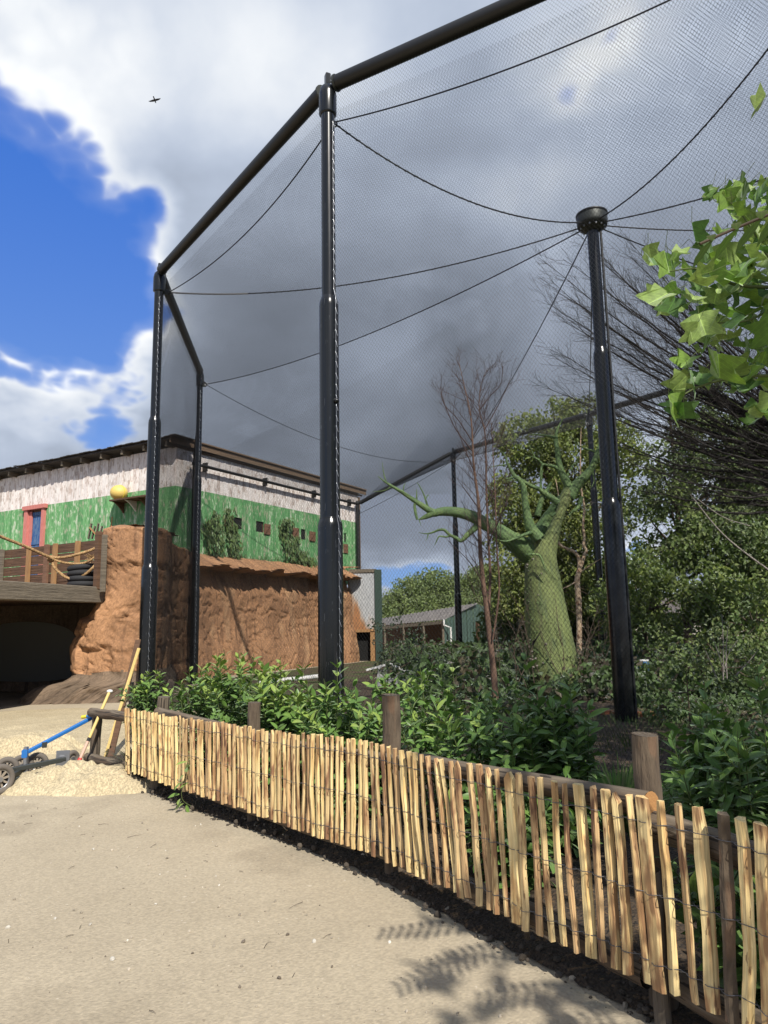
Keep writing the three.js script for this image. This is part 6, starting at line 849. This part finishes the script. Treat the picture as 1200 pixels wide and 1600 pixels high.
{ // shed
  const t = thing('shed', 'low open fronted shed with grey corrugated roof and green corrugated gable', 'shed', V(2.5, -1, -45)); const e0 = at(590, 979, 49), e1 = at(693, 969, 44), r1 = at(747, 943, 46), r0 = at(590, 968, 53), g1 = at(800, 962, 49);
  const roofM = std({ roughness: 0.9, map: texture(128, 128, (u, v) => mix3([92, 88, 86], [126, 121, 117], tf(u, v, 9, 9, 4, 1301)), 3, 3) }), greenM = std({ roughness: 0.7, color: new THREE.Color(0.06, 0.105, 0.085) });
  const n = 26; for (let i = 0; i < n; i++) { const a = e0.clone().lerp(e1, i / n), b = e0.clone().lerp(e1, (i + 1) / n), c = r0.clone().lerp(r1, i / n), d = r0.clone().lerp(r1, (i + 1) / n), m = a.clone().lerp(b, 0.5).add(V(0, 0.07, 0)), m2 = c.clone().lerp(d, 0.5).add(V(0, 0.07, 0)); const g = new THREE.BufferGeometry(); const q = [a, m, c, m, m2, c, m, b, m2, b, d, m2].flatMap(p => p.toArray()); g.setAttribute('position', new THREE.Float32BufferAttribute(q, 3)); part('roof_sheet', planar(g), roofM, t); }
  part('eave_board', timber(e0.clone().add(V(0, -0.12, 0.05)), e1.clone().add(V(0, -0.12, 0.05)), 0.05, 0.2, 0), M.greyWood, t);
  const bx = e1.clone().setY(-1), gx = g1.clone().setY(-1); const gd = gx.clone().sub(bx), m = 22; for (let i = 0; i < m; i++) { const u0 = i / m, u1 = (i + 1) / m - 0.004, top = u => { const rk = (r1.x - e1.x) / (g1.x - e1.x); return u < rk ? lerp(e1.y, r1.y, u / rk) : lerp(r1.y, e1.y - 0.1, (u - rk) / (1 - rk)); }; const A = bx.clone().addScaledVector(gd, u0), Bq = bx.clone().addScaledVector(gd, u1); const sh = [A, Bq, Bq.clone().setY(top(u1)), A.clone().setY(top(u0))]; const off = V(0, 0, i % 2 ? 0.05 : 0); const g = new THREE.BufferGeometry(); g.setAttribute('position', new THREE.Float32BufferAttribute([sh[0], sh[1], sh[2], sh[0], sh[2], sh[3]].flatMap(p => p.clone().add(off).toArray()), 3)); part('cladding_sheet', planar(g), greenM, t); }
  const back = timber(r0.clone().setY(0.2), r1.clone().setY(0.2), 0.1, 2.6, 0); part('back_wall', back, M.darkWood, t);
  for (const u of [0.12, 0.42, 0.72, 0.99]) part('roof_post', bar(e0.clone().lerp(e1, u).setY(-1), e0.clone().lerp(e1, u).setY(e1.y - 0.15), 0.08, 8), M.greyWood, t);
  const q = e1.clone().add(V(0.0, 0.05, 0.15)); part('drain_pipe', tube([q, q.clone().add(V(0, -0.35, 0)), q.clone().add(V(0.4, -0.5, 0.05)), q.clone().add(V(0.42, -2.6, 0.05))], 0.06, 8), M.white, t);
}
{ // house glimpsed between the trees
  const t = thing('far_house', 'pale house with dark roof glimpsed between the trees right of the mast', 'house', V(17, -0.5, -44)); const c = at(1045, 978, 42); part('wall', boxAt(c, 5.5, 1.5, 3, 0.1), std({ roughness: 0.8, map: texture(64, 64, (u, v) => mix3([176, 170, 160], [150, 144, 136], tf(u, v, 8, 8, 3, 1401)), 2, 2) }), t); const s = new THREE.Shape(); s.moveTo(-2, 0); s.lineTo(0, 1.1); s.lineTo(2, 0); s.closePath(); const g = new THREE.ExtrudeGeometry(s, { depth: 6, bevelEnabled: false }); g.rotateY(Math.PI / 2); g.translate(c.x - 3, c.y + 0.75, c.z); part('roof', planar(g), std({ roughness: 0.9, color: new THREE.Color(0.10, 0.085, 0.08) }), t); for (const dx of [-1.5, 0.2, 1.7]) part('window', boxAt(c.clone().add(V(dx, 0, 1.52)), 0.8, 0.8, 0.04, 0.1), M.glassDark, t);
}
{ const c = at(1007, 1054, 17), t = thing('blue_container', 'bright blue plastic drum half hidden behind shrubs beside the mast', 'drum', V(c.x, 0, c.z)); part('drum_body', lathe([[0, 0.02], [0.13, 0.02], [0.14, 0.05], [0.14, 0.22], [0.148, 0.235], [0.14, 0.25], [0.14, 0.44], [0.148, 0.455], [0.14, 0.47], [0.135, 0.6], [0.11, 0.64], [0, 0.64]], 24, V(c.x, 0, c.z)), M.blue, t); part('drum_lid', lathe([[0.11, 0.635], [0.12, 0.64], [0.12, 0.67], [0, 0.68]], 24, V(c.x, 0, c.z)), M.white, t); }
{ // brick edging, pavement glimpsed through the net
  const t = thing('brick_edging', 'row of reddish bricks edging the grass behind the mast foot', 'edging', bed(985, 1125, 12.2)), r = rng(501); const a = bed(925, 1122, 12.4), b = bed(1045, 1124, 12.0); for (let i = 0; i < 7; i++) { const p = a.clone().lerp(b, (i + 0.5) / 7).setY(0.07), m = part('brick', boxAt(p, 0.19, 0.10, 0.1, 0.05 * (r() - 0.5), i, i, 0.008), M.bricks ?? (M.bricks = std({ roughness: 0.9, map: texture(64, 64, (u, v) => mix3([172, 104, 74], [138, 88, 64], tf(u, v, 8, 8, 3, 1501)), 0.3, 0.3) })), t); }
  const g = new THREE.PlaneGeometry(1.6, 9); g.rotateX(-Math.PI / 2); const c = bed(636, 1075, 19); g.translate(c.x, 0.12, c.z - 3); structure('paving', planar(g), M.paving);
  const k = thing('kerb_timber', 'low reddish timber edge before the paved patch beyond the grass', 'edging', bed(628, 1087, 17)); part('timber', timber(bed(600, 1085, 17).setY(0.1), bed(668, 1087, 17).setY(0.1), 0.14, 0.2, 0.3, 0.02), M.shutter, k);
}
{ // white hose and white rope near the panel
  const t = thing('white_hose', 'white ribbed hose running across the foot of the rock wall', 'hose', at(460, 1062, 20)); const H = smooth([at(405, 1068, 20), at(430, 1064, 20), at(470, 1060, 20), at(505, 1056, 20.4)], 30); part('hose_pipe', tube(H, 0.06, 10), M.white, t); part('ribs', merge(H.slice(1, -1).map((p, i) => tube([p.clone().lerp(H[i + 2], -0.12), p.clone().lerp(H[i + 2], 0.12)], 0.068, 10))), M.white, t, { stuff: true });
  const s = thing('white_barrier_tape', 'white tape strung from the doorway to the dark shrub', 'tape', at(610, 1040, 17)); part('tape', merge([timber(at(572, 1047, 17), at(602, 1039, 17), 0.012, 0.045, 0), timber(at(609, 1037, 17), at(641, 1051, 17), 0.012, 0.05, 0)]), M.white, s); part('peg', bar(at(606, 1085, 17), at(606, 1034, 17), 0.015, 6), M.darkSteel, s);
}
// ================================================================ YARD: CART, TOOLS, BIRD
{
  const t = thing('trolley', 'low trolley chassis with spoked wheels and a blue drawbar with yellow grips', 'trolley', atH(60, 1215)), R = 0.125;
  const wheel = (px, py, depthH, yaw, rr = R) => { const f = atH(px, py), g = new THREE.Group(); g.name = numbered('wheel'); g.position.copy(f.clone().setY(rr).sub(t.position)); g.rotation.y = yaw; t.add(g); const ty = new THREE.TorusGeometry(rr - 0.028, 0.03, 10, 32); part('tyre', ty, M.dustyRubber, g, { local: true }); const rim = new THREE.TorusGeometry(rr - 0.056, 0.009, 6, 28); part('rim', rim, M.zinc, g, { local: true }); const sp = []; for (let k = 0; k < 9; k++) { const b = new THREE.BoxGeometry(0.02, rr - 0.06, 0.014); b.translate(0, (rr - 0.06) / 2, 0); b.rotateZ(k / 9 * 6.283); sp.push(b); } part('spokes', merge(sp), M.stone, g, { local: true }); const hub = new THREE.CylinderGeometry(0.024, 0.024, 0.06, 12); hub.rotateX(Math.PI / 2); part('hub', hub, M.zinc, g, { local: true }); const disc = new THREE.CylinderGeometry(rr - 0.05, rr - 0.05, 0.008, 20); disc.rotateX(Math.PI / 2); disc.translate(0, 0, -0.02); part('backplate', disc, M.rubber, g, { local: true }); };
  wheel(-2, 1242, 0, 0.9, 0.15); wheel(10, 1219, 0, 0.35); wheel(34, 1213, 0, 0.3, 0.12); wheel(57, 1211, 0, 0.3); wheel(112, 1199, 0, 1.1, 0.10);
  const A = atH(8, 1208, 0.15), C = atH(97, 1190, 0.2); for (const [o, h] of [[V(0, 0.02, 0), 0.05], [V(0.03, -0.06, 0.14), 0.035], [V(-0.03, 0.0, -0.16), 0.04]]) part('chassis_bar', timber(A.clone().add(o), C.clone().add(o), 0.045, h, 0, 0.006), M.darkSteel, t);
  part('cross_bar', timber(A.clone().add(V(0.15, 0, 0.16)), A.clone().add(V(0.1, 0, -0.2)), 0.04, 0.04, 0), M.darkSteel, t); const ep = atH(101, 1188, 0.14); part('end_plate', boxAt(ep.clone().add(V(0, 0.02, 0.05)), 0.145, 0.20, 0.012, 0.25, 0, 0), M.zinc, t); part('end_bracket', boxAt(ep.clone().add(V(-0.005, -0.03, 0.065)), 0.05, 0.18, 0.02, 0.25), M.zinc, t);
  const s0 = atH(40, 1208, 0.06), s1 = at(41, 1167, -s0.z); part('steering_post', timber(s0, s1, 0.05, 0.04, 0, 0.006), M.zinc, t);
  const h0 = at(39, 1177, -s0.z), h1 = at(152, 1117, 9.0); part('drawbar', timber(h0, h1, 0.042, 0.042, 0, 0.008), M.blue, t); const hc = h0.clone().lerp(h1, 0.26); part('clip', boxAt(hc.add(V(0.01, -0.02, 0.03)), 0.05, 0.06, 0.04, 0.3), M.darkSteel, t); part('drawbar_hinge', boxAt(h0, 0.06, 0.09, 0.07, 0.3, 0, 0, 0.01), M.blue, t);
  const g0 = at(128, 1120.5, 9.0), g1 = at(163, 1115, 8.95); part('handle_bar', bar(g0.clone().lerp(g1, 0.15), g0.clone().lerp(g1, 0.85), 0.017, 10), M.blue, t); part('grip', bar(g0, g0.clone().lerp(g1, 0.22), 0.021, 10), M.yellow, t); part('grip', bar(g1, g0.clone().lerp(g1, 0.78), 0.021, 10), M.yellow, t);
}
{
  const a = atH(119, 1200, 0.1), b = at(172, 1079, 8.75), t = thing('tool_handle', 'wooden tool handle with red lower end and white knob leaning over the log rail', 'tool', a.clone()), d = u => a.clone().lerp(b, u);
  part('wood_shaft', bar(d(0.36), d(0.985), 0.018, 10), M.batten, t); part('tape_band', bar(d(0.33), d(0.375), 0.0195, 10), M.rubber, t); part('painted_shaft', bar(d(0.1), d(0.335), 0.018, 10), std({ roughness: 0.6, color: new THREE.Color(0.62, 0.40, 0.30) }), t); part('red_sleeve', tube([d(0.04), d(0.07), d(0.12)], [0.016, 0.03, 0.022], 10), M.red, t); part('point', tube([d(-0.02), d(0.05)], [0.004, 0.014], 8), M.zinc, t); const g = new THREE.SphereGeometry(0.027, 12, 10); g.scale(1.4, 0.8, 1); const p = d(0.99); g.translate(p.x, p.y, p.z); part('knob', g, M.white, t);
}
{
  const a = atH(172, 1186), b = at(216, 1000, 10.2), t = thing('leaning_plank', 'weathered brown plank leaning up behind the left end of the palings', 'plank', a.clone()); part('plank_board', timber(a, b, 0.075, 0.028, 0.2, 0.004), M.darkWood, t); part('plank_end', timber(b, b.clone().add(b.clone().sub(a).normalize().multiplyScalar(0.004)), 0.07, 0.024, 0.7), M.tanWood, t);
  const c = atH(164, 1184), e = at(217, 1013, 10.0), s = thing('leaning_batten', 'pale yellow batten leaning beside the brown plank', 'batten', c.clone()); part('batten_wood', timber(c, e, 0.042, 0.026, 0.1, 0.004), M.batten, s); part('cut_end', timber(e, e.clone().add(e.clone().sub(c).normalize().multiplyScalar(0.003)), 0.038, 0.022, 0.5), M.tanWood, s);
  const f = at(203, 1115, 10.4).setY(0), p = thing('short_board', 'short grey board standing upright against the second pole', 'board', f.clone()); part('board_face', timber(f, at(206, 1066, 10.4), 0.10, 0.03, 0.4), M.greyWood, p); part('board_slat', timber(f.clone().add(V(0.07, 0, 0.02)), at(213, 1072, 10.4), 0.05, 0.02, 0.7), M.darkWood, p);
}
{ // bird
  const c = at(242, 157, 60), t = thing('flying_bird', 'small dark bird gliding in front of the bright cloud', 'bird', c.clone()); const wing = s => { const g = new THREE.BufferGeometry(); const q = [[0, 0.02, -0.09], [0, 0.02, 0.09], [0.22 * s, 0.11, -0.11], [0.22 * s, 0.10, 0.07], [0.46 * s, 0.03, -0.04], [0.44 * s, 0.02, 0.07], [0.60 * s, -0.06, 0.09]].map(p => V(...p)); const th = q.map(p => p.clone().add(V(0, 0.025, 0))); const I = [0, 2, 1, 1, 2, 3, 2, 4, 3, 3, 4, 5, 4, 6, 5]; const pos = []; for (let i = 0; i < I.length; i += 3) { pos.push(...q[I[i]].toArray(), ...q[I[i + 1]].toArray(), ...q[I[i + 2]].toArray(), ...th[I[i]].toArray(), ...th[I[i + 2]].toArray(), ...th[I[i + 1]].toArray()); } for (const [a, b] of [[0, 2], [2, 4], [4, 6], [6, 5], [5, 3], [3, 1]]) pos.push(...q[a].toArray(), ...th[a].toArray(), ...q[b].toArray(), ...q[b].toArray(), ...th[a].toArray(), ...th[b].toArray()); g.setAttribute('position', new THREE.Float32BufferAttribute(pos, 3)); g.computeVertexNormals(); return g; };
  const fm = std({ roughness: 0.9, color: new THREE.Color(0.03, 0.033, 0.04) }); const rot = g => { g.rotateX(-0.5); g.rotateZ(0.25); g.translate(c.x, c.y, c.z); return g; };
  const body = tube(smooth([V(0, 0, 0.22), V(0, 0.03, 0.12), V(0, 0.03, -0.05), V(0, 0.05, -0.2), V(0, 0.05, -0.26)], 12), [0.02, 0.05, 0.07, 0.075, 0.075, 0.07, 0.065, 0.06, 0.05, 0.045, 0.045, 0.03, 0.012], 10); part('body', rot(body), fm, t); part('wing', rot(wing(1)), fm, t); part('wing', rot(wing(-1)), fm, t); const tail = new THREE.BoxGeometry(0.10, 0.012, 0.2); tail.translate(0, 0.0, 0.28); part('tail', rot(tail), fm, t);
}
// ================================================================ TULIP TREE BESIDE THE VIEWER
{
  const half = s => { const h = new THREE.Shape(); const pts = [[0, 0], [0.08, -0.03], [0.24, 0.0], [0.40, 0.03], [0.55, 0.06], [0.52, 0.15], [0.43, 0.25], [0.355, 0.35], [0.36, 0.44], [0.43, 0.54], [0.50, 0.66], [0.52, 0.77], [0.40, 0.76], [0.26, 0.735], [0.13, 0.70], [0, 0.66]]; pts.forEach(([x, y], i) => i ? h.lineTo(s * x, y) : h.moveTo(0, 0)); return h; };
  const mk = (fold, curl, seed) => { const gs = [1, -1].map(s => { let g = new THREE.ShapeGeometry(half(s)); const p = g.attributes.position, uv = g.attributes.uv; for (let i = 0; i < p.count; i++) { const x = p.getX(i), y = p.getY(i); uv.setXY(i, 0.5 + x, clamp(y * 1.1 + 0.02)); p.setZ(i, Math.abs(x) * fold - curl * y * y * 0.5 - 0.5 * curl * x * x + 0.05 * n3(x * 4 + seed, y * 4, seed)); } g = g.toNonIndexed(); return g; }); const g = merge(gs); g.computeVertexNormals(); return g; };
  const leaves = [mk(0.45, 0.4, 1), mk(0.2, 1.0, 2), mk(0.8, 0.2, 3), mk(0.35, -0.5, 4)];
  const foot = V(5.3, 0, -3.0), t = thing('tulip_tree', 'tulip tree reaching fresh green lobed leaves in from the right edge', 'tree', foot.clone()), r = rng(601), wood = [];
  part('trunk', tube(smooth([foot, V(5.2, 2.2, -3.0), V(5.0, 4.5, -2.9), V(4.9, 8.2, -2.7)], 16), Array.from({ length: 17 }, (_, i) => 0.15 * (1 - 0.75 * i / 16)), 12), M.trunk, t);
  const D = 3.25, br = (L, R, n = 18) => { const [P, Q] = smoothR(L.map(p => p.isVector3 ? p : at(p[0], p[1], p[2] ?? D)), R, n); wood.push(tube(P, Q, 7)); return P; };
  const b1 = br([V(5.1, 3.5, -3.0), at(1420, 470, 3.2), at(1260, 450, 3.2), [1150, 445], [1090, 420], [1040, 425]], [0.035, 0.02, 0.011, 0.008, 0.005, 0.002]); br([at(1260, 450, 3.2), [1200, 400], [1170, 350], [1140, 315]], [0.009, 0.006, 0.004, 0.002]); br([V(5.15, 3.0, -3.0), at(1420, 640, 3.2), at(1260, 590, 3.2), [1150, 590], [1090, 605], [1055, 625]], [0.03, 0.018, 0.009, 0.007, 0.005, 0.002]); br([at(1260, 450, 3.2), [1170, 500], [1110, 505]], [0.008, 0.005, 0.002]); br([V(5.0, 4.3, -2.9), at(1420, 260, 3.1), at(1260, 190, 3.1), [1200, 165]], [0.02, 0.012, 0.006, 0.002]);
  const spots = [[1184, 163, 1.1], [1135, 312, 1], [1160, 300, .8], [1185, 297, .9], [1196, 330, 1], [1172, 345, .9], [1190, 362, 1], [1085, 366, 1.15], [1102, 388, 1], [1062, 398, .7], [1040, 412, 1.05], [1020, 408, .8], [1076, 425, 1], [1112, 412, 1], [1135, 400, 1.1], [1152, 418, 1.1], [1172, 400, .9], [1190, 396, 1], [1122, 440, 1.15], [1092, 447, 1], [1052, 452, .7], [1025, 466, 1.05], [1048, 480, .9], [1110, 470, 1.2], [1140, 452, 1.1], [1166, 450, 1], [1187, 440, 1.1], [1197, 470, 1], [1098, 505, 1.3], [1130, 490, 1.1], [1160, 492, 1.1], [1188, 512, 1.1], [1118, 520, 1], [1145, 530, .8], [1172, 540, .9], [1196, 545, 1.1], [1088, 520, 1], [1108, 535, .9], [1070, 568, 1.0], [1088, 598, .9], [1062, 600, .9], [1120, 578, 1.5], [1150, 585, 1.2], [1046, 640, 1.3], [1068, 645, 1], [1180, 590, 1.1], [1196, 602, 1.2], [1186, 650, 1.3], [1197, 640, 1.2], [1163, 605, 1], [1210, 560, 1.2], [1215, 480, 1.2], [1210, 410, 1.1], [1215, 340, 1.1], [1150, 330, .8], [1176, 470, 1], [1150, 505, 1], [1178, 520, 1], [1206, 520, 1.2], [1100, 430, .9], [1080, 470, .9], [1120, 460, 1], [1150, 440, 1]];
  const place = (p, size, mat, parent) => { const m = new THREE.Mesh(leaves[(r() * 4) | 0], mat); m.name = numbered('leaf'); m.castShadow = m.receiveShadow = true; const a = r() * 6.283, dir = V(Math.cos(a), -0.75 + 0.7 * (r() - 0.5), 0.5 * Math.sin(a)).normalize(), nrm = V((r() - 0.5) * 1.6, 0.55 + 0.6 * r(), (r() - 0.15) * 1.3).normalize(); const M4 = leafMatrix(p.clone().addScaledVector(dir, -size * 0.4), dir, nrm, size, 0); M4.premultiply(new THREE.Matrix4().makeTranslation(-t.position.x, -t.position.y, -t.position.z)); M4.decompose(m.position, m.quaternion, m.scale); t.add(m); wood.push(tube([p.clone().addScaledVector(dir, -size * 0.4), p.clone().addScaledVector(dir, -size * 0.95).add(V(0.02, 0.01, 0))], 0.0013, 4, false)); };
  for (const [x, y, k] of spots) place(at(x, y, D + 0.35 * (r() - 0.5)), 0.128 * k * (0.9 + 0.25 * r()), M.tulip[(r() * 4) | 0], t);
  for (const [x, y, k] of spots.slice(1)) for (let q = 0; q < 2; q++) if (r() < 0.8) place(at(x + 34 * (r() - 0.4), y + 34 * (r() - 0.5), D + 0.1 + 0.45 * r()), 0.105 * (0.8 + 0.35 * r()), M.tulip[(r() * 4) | 0], t);
  for (let i = 0; i < 26; i++) place(at(1110 + 110 * r(), 270 + 110 * r(), D + 0.3 * r()), 0.095 * (0.7 + 0.5 * r()), M.tulip[(r() * 4) | 0], t);
  for (let i = 0; i < 9; i++) place(at(1055 + 150 * r(), 400 + 160 * r(), D + 0.3 * r()), 0.07, M.tulip[3], t);
  part('boughs', merge(wood), M.stem, t);
  // the crown above and beside the viewer, out of the picture, which shades the right hand side
  const L = [], C = []; const blobs = [[4.0, 5.6, -1.3, 1.5, 1.2, 1.8], [3.1, 5.7, 1.4, 1.2, 0.7, 1.2], [4.6, 6.6, -3.2, 2.0, 1.5, 2.2], [5.5, 5.2, -4.4, 1.9, 1.6, 2.2], [4.4, 4.6, -2.6, 1.3, 0.9, 1.8], [4.8, 6.3, 0.2, 1.7, 1.2, 1.8], [3.7, 6.1, -0.7, 0.8, 0.8, 0.9], [5.4, 7.2, -6.2, 1.8, 1.4, 1.6], [3.2, 6.4, -0.2, 1.5, 0.9, 1.2], [5.2, 8.2, -2.8, 1.8, 1.2, 2]]; const tw = [];
  for (const [x, y, z, rx, ry, rz] of blobs) { const c = V(x, y, z); tw.push(tube(smooth([V(5.1, clamp(y - 2, 2.5, 6.5), -2.9), c.clone().add(V(0.3, -0.7, 0)), c], 8), Array.from({ length: 9 }, (_, i) => 0.045 * (1 - 0.8 * i / 8)), 6)); for (let i = 0; i < (x < 3.5 ? 260 : 1300); i++) { const d = V(r() * 2 - 1, r() * 2 - 1, r() * 2 - 1); if (d.lengthSq() > 1) continue; const p = V(x + d.x * rx, y + d.y * ry, z + d.z * rz); if (n3(p.x * 1.1, p.y * 1.1, p.z * 1.1 + 3) < -0.1 || inFrame(p, 110)) continue; L.push(leafMatrix(p, V(r() - 0.5, -0.6, r() - 0.5), V(r() - 0.5, 1, r() - 0.5), 0.17 + 0.06 * r())); const k = 0.8 + 0.5 * r(); C.push(new THREE.Color(0.14 * k, 0.29 * k, 0.035 * k)); } }
  copies('crown', leaves[0], leafMat(1, 1, 1, { t: 0.35, cc: 0.2 }), L, t, C); part('crown_boughs', merge(tw), M.trunk, t);
}

{ // tree with feathered leaves behind the viewer's right shoulder: only its shadow falls into the picture
  const foot = V(4.4, 0, 1.2), t = thing('feather_leaved_tree', 'slender tree with feathered leaves beside the viewer casting frond shadows on the yard', 'tree', foot.clone()), r = rng(707), L = [], C = [], wd = [];
  wd.push(tube(smooth([foot, V(4.2, 1.8, 1.0), V(3.9, 3.6, 0.7), V(3.7, 5, 0.6)], 10), Array.from({ length: 11 }, (_, i) => 0.07 * (1 - 0.7 * i / 10)), 8));
  const S = sunDir.clone().multiplyScalar(1 / sunDir.y);
  const fr = [[0.25, -4.25, -0.30, -0.05], [0.42, -4.0, -0.34, 0.02], [0.60, -3.55, -0.32, -0.05], [0.72, -3.35, -0.36, 0.06], [0.80, -3.10, -0.30, 0.12], [0.95, -2.95, -0.36, 0.0], [0.55, -3.05, -0.3, 0.12], [1.0, -2.7, -0.3, 0.2], [0.75, -2.75, -0.34, 0.1], [0.2, -3.9, -0.3, 0.1], [1.05, -3.15, -0.25, -0.1], [0.9, -2.5, -0.3, 0.1]];
  fr.forEach(([x, z, dx, dz], i) => { const h = 2.75 + 0.3 * r(), base = V(x + 0.25, 0, z).addScaledVector(S, h), d = V(dx, -0.06, dz).normalize(), len = 0.52 + 0.16 * r(), side = V(-d.z, 0, d.x).normalize(); if (inFrame(base, 30)) return; const P = []; for (let k = 0; k <= 8; k++) P.push(base.clone().addScaledVector(d, len * k / 8).add(V(0, -0.06 * (k / 8) ** 2, 0))); wd.push(tube(P, 0.004, 4, false)); wd.push(tube(smooth([base, base.clone().lerp(V(3.9, 3.6, 0.7), 0.5).add(V(0, 0.1, 0)), V(3.95, 3.2, 0.75)], 8), 0.010, 4, false));
    for (let k = 1; k <= 10; k++) for (const s of [-1, 1]) { const p = base.clone().addScaledVector(d, len * k / 10.5).add(V(0, -0.06 * (k / 10) ** 2, 0)); L.push(leafMatrix(p, side.clone().multiplyScalar(s).addScaledVector(d, 0.35).add(V(0, -0.12, 0)), up, 0.15 * (1 - 0.35 * Math.abs(k - 5) / 5))); const q = 0.8 + 0.4 * r(); C.push(new THREE.Color(0.1 * q, 0.22 * q, 0.03)); } });
  part('trunk', merge(wd), M.trunk, t); copies('leaves', leafGeo(1, 0.24, 0.2, 0.3, 3), M.laurelAll, L, t, C);
}

renderer.render(scene, camera);
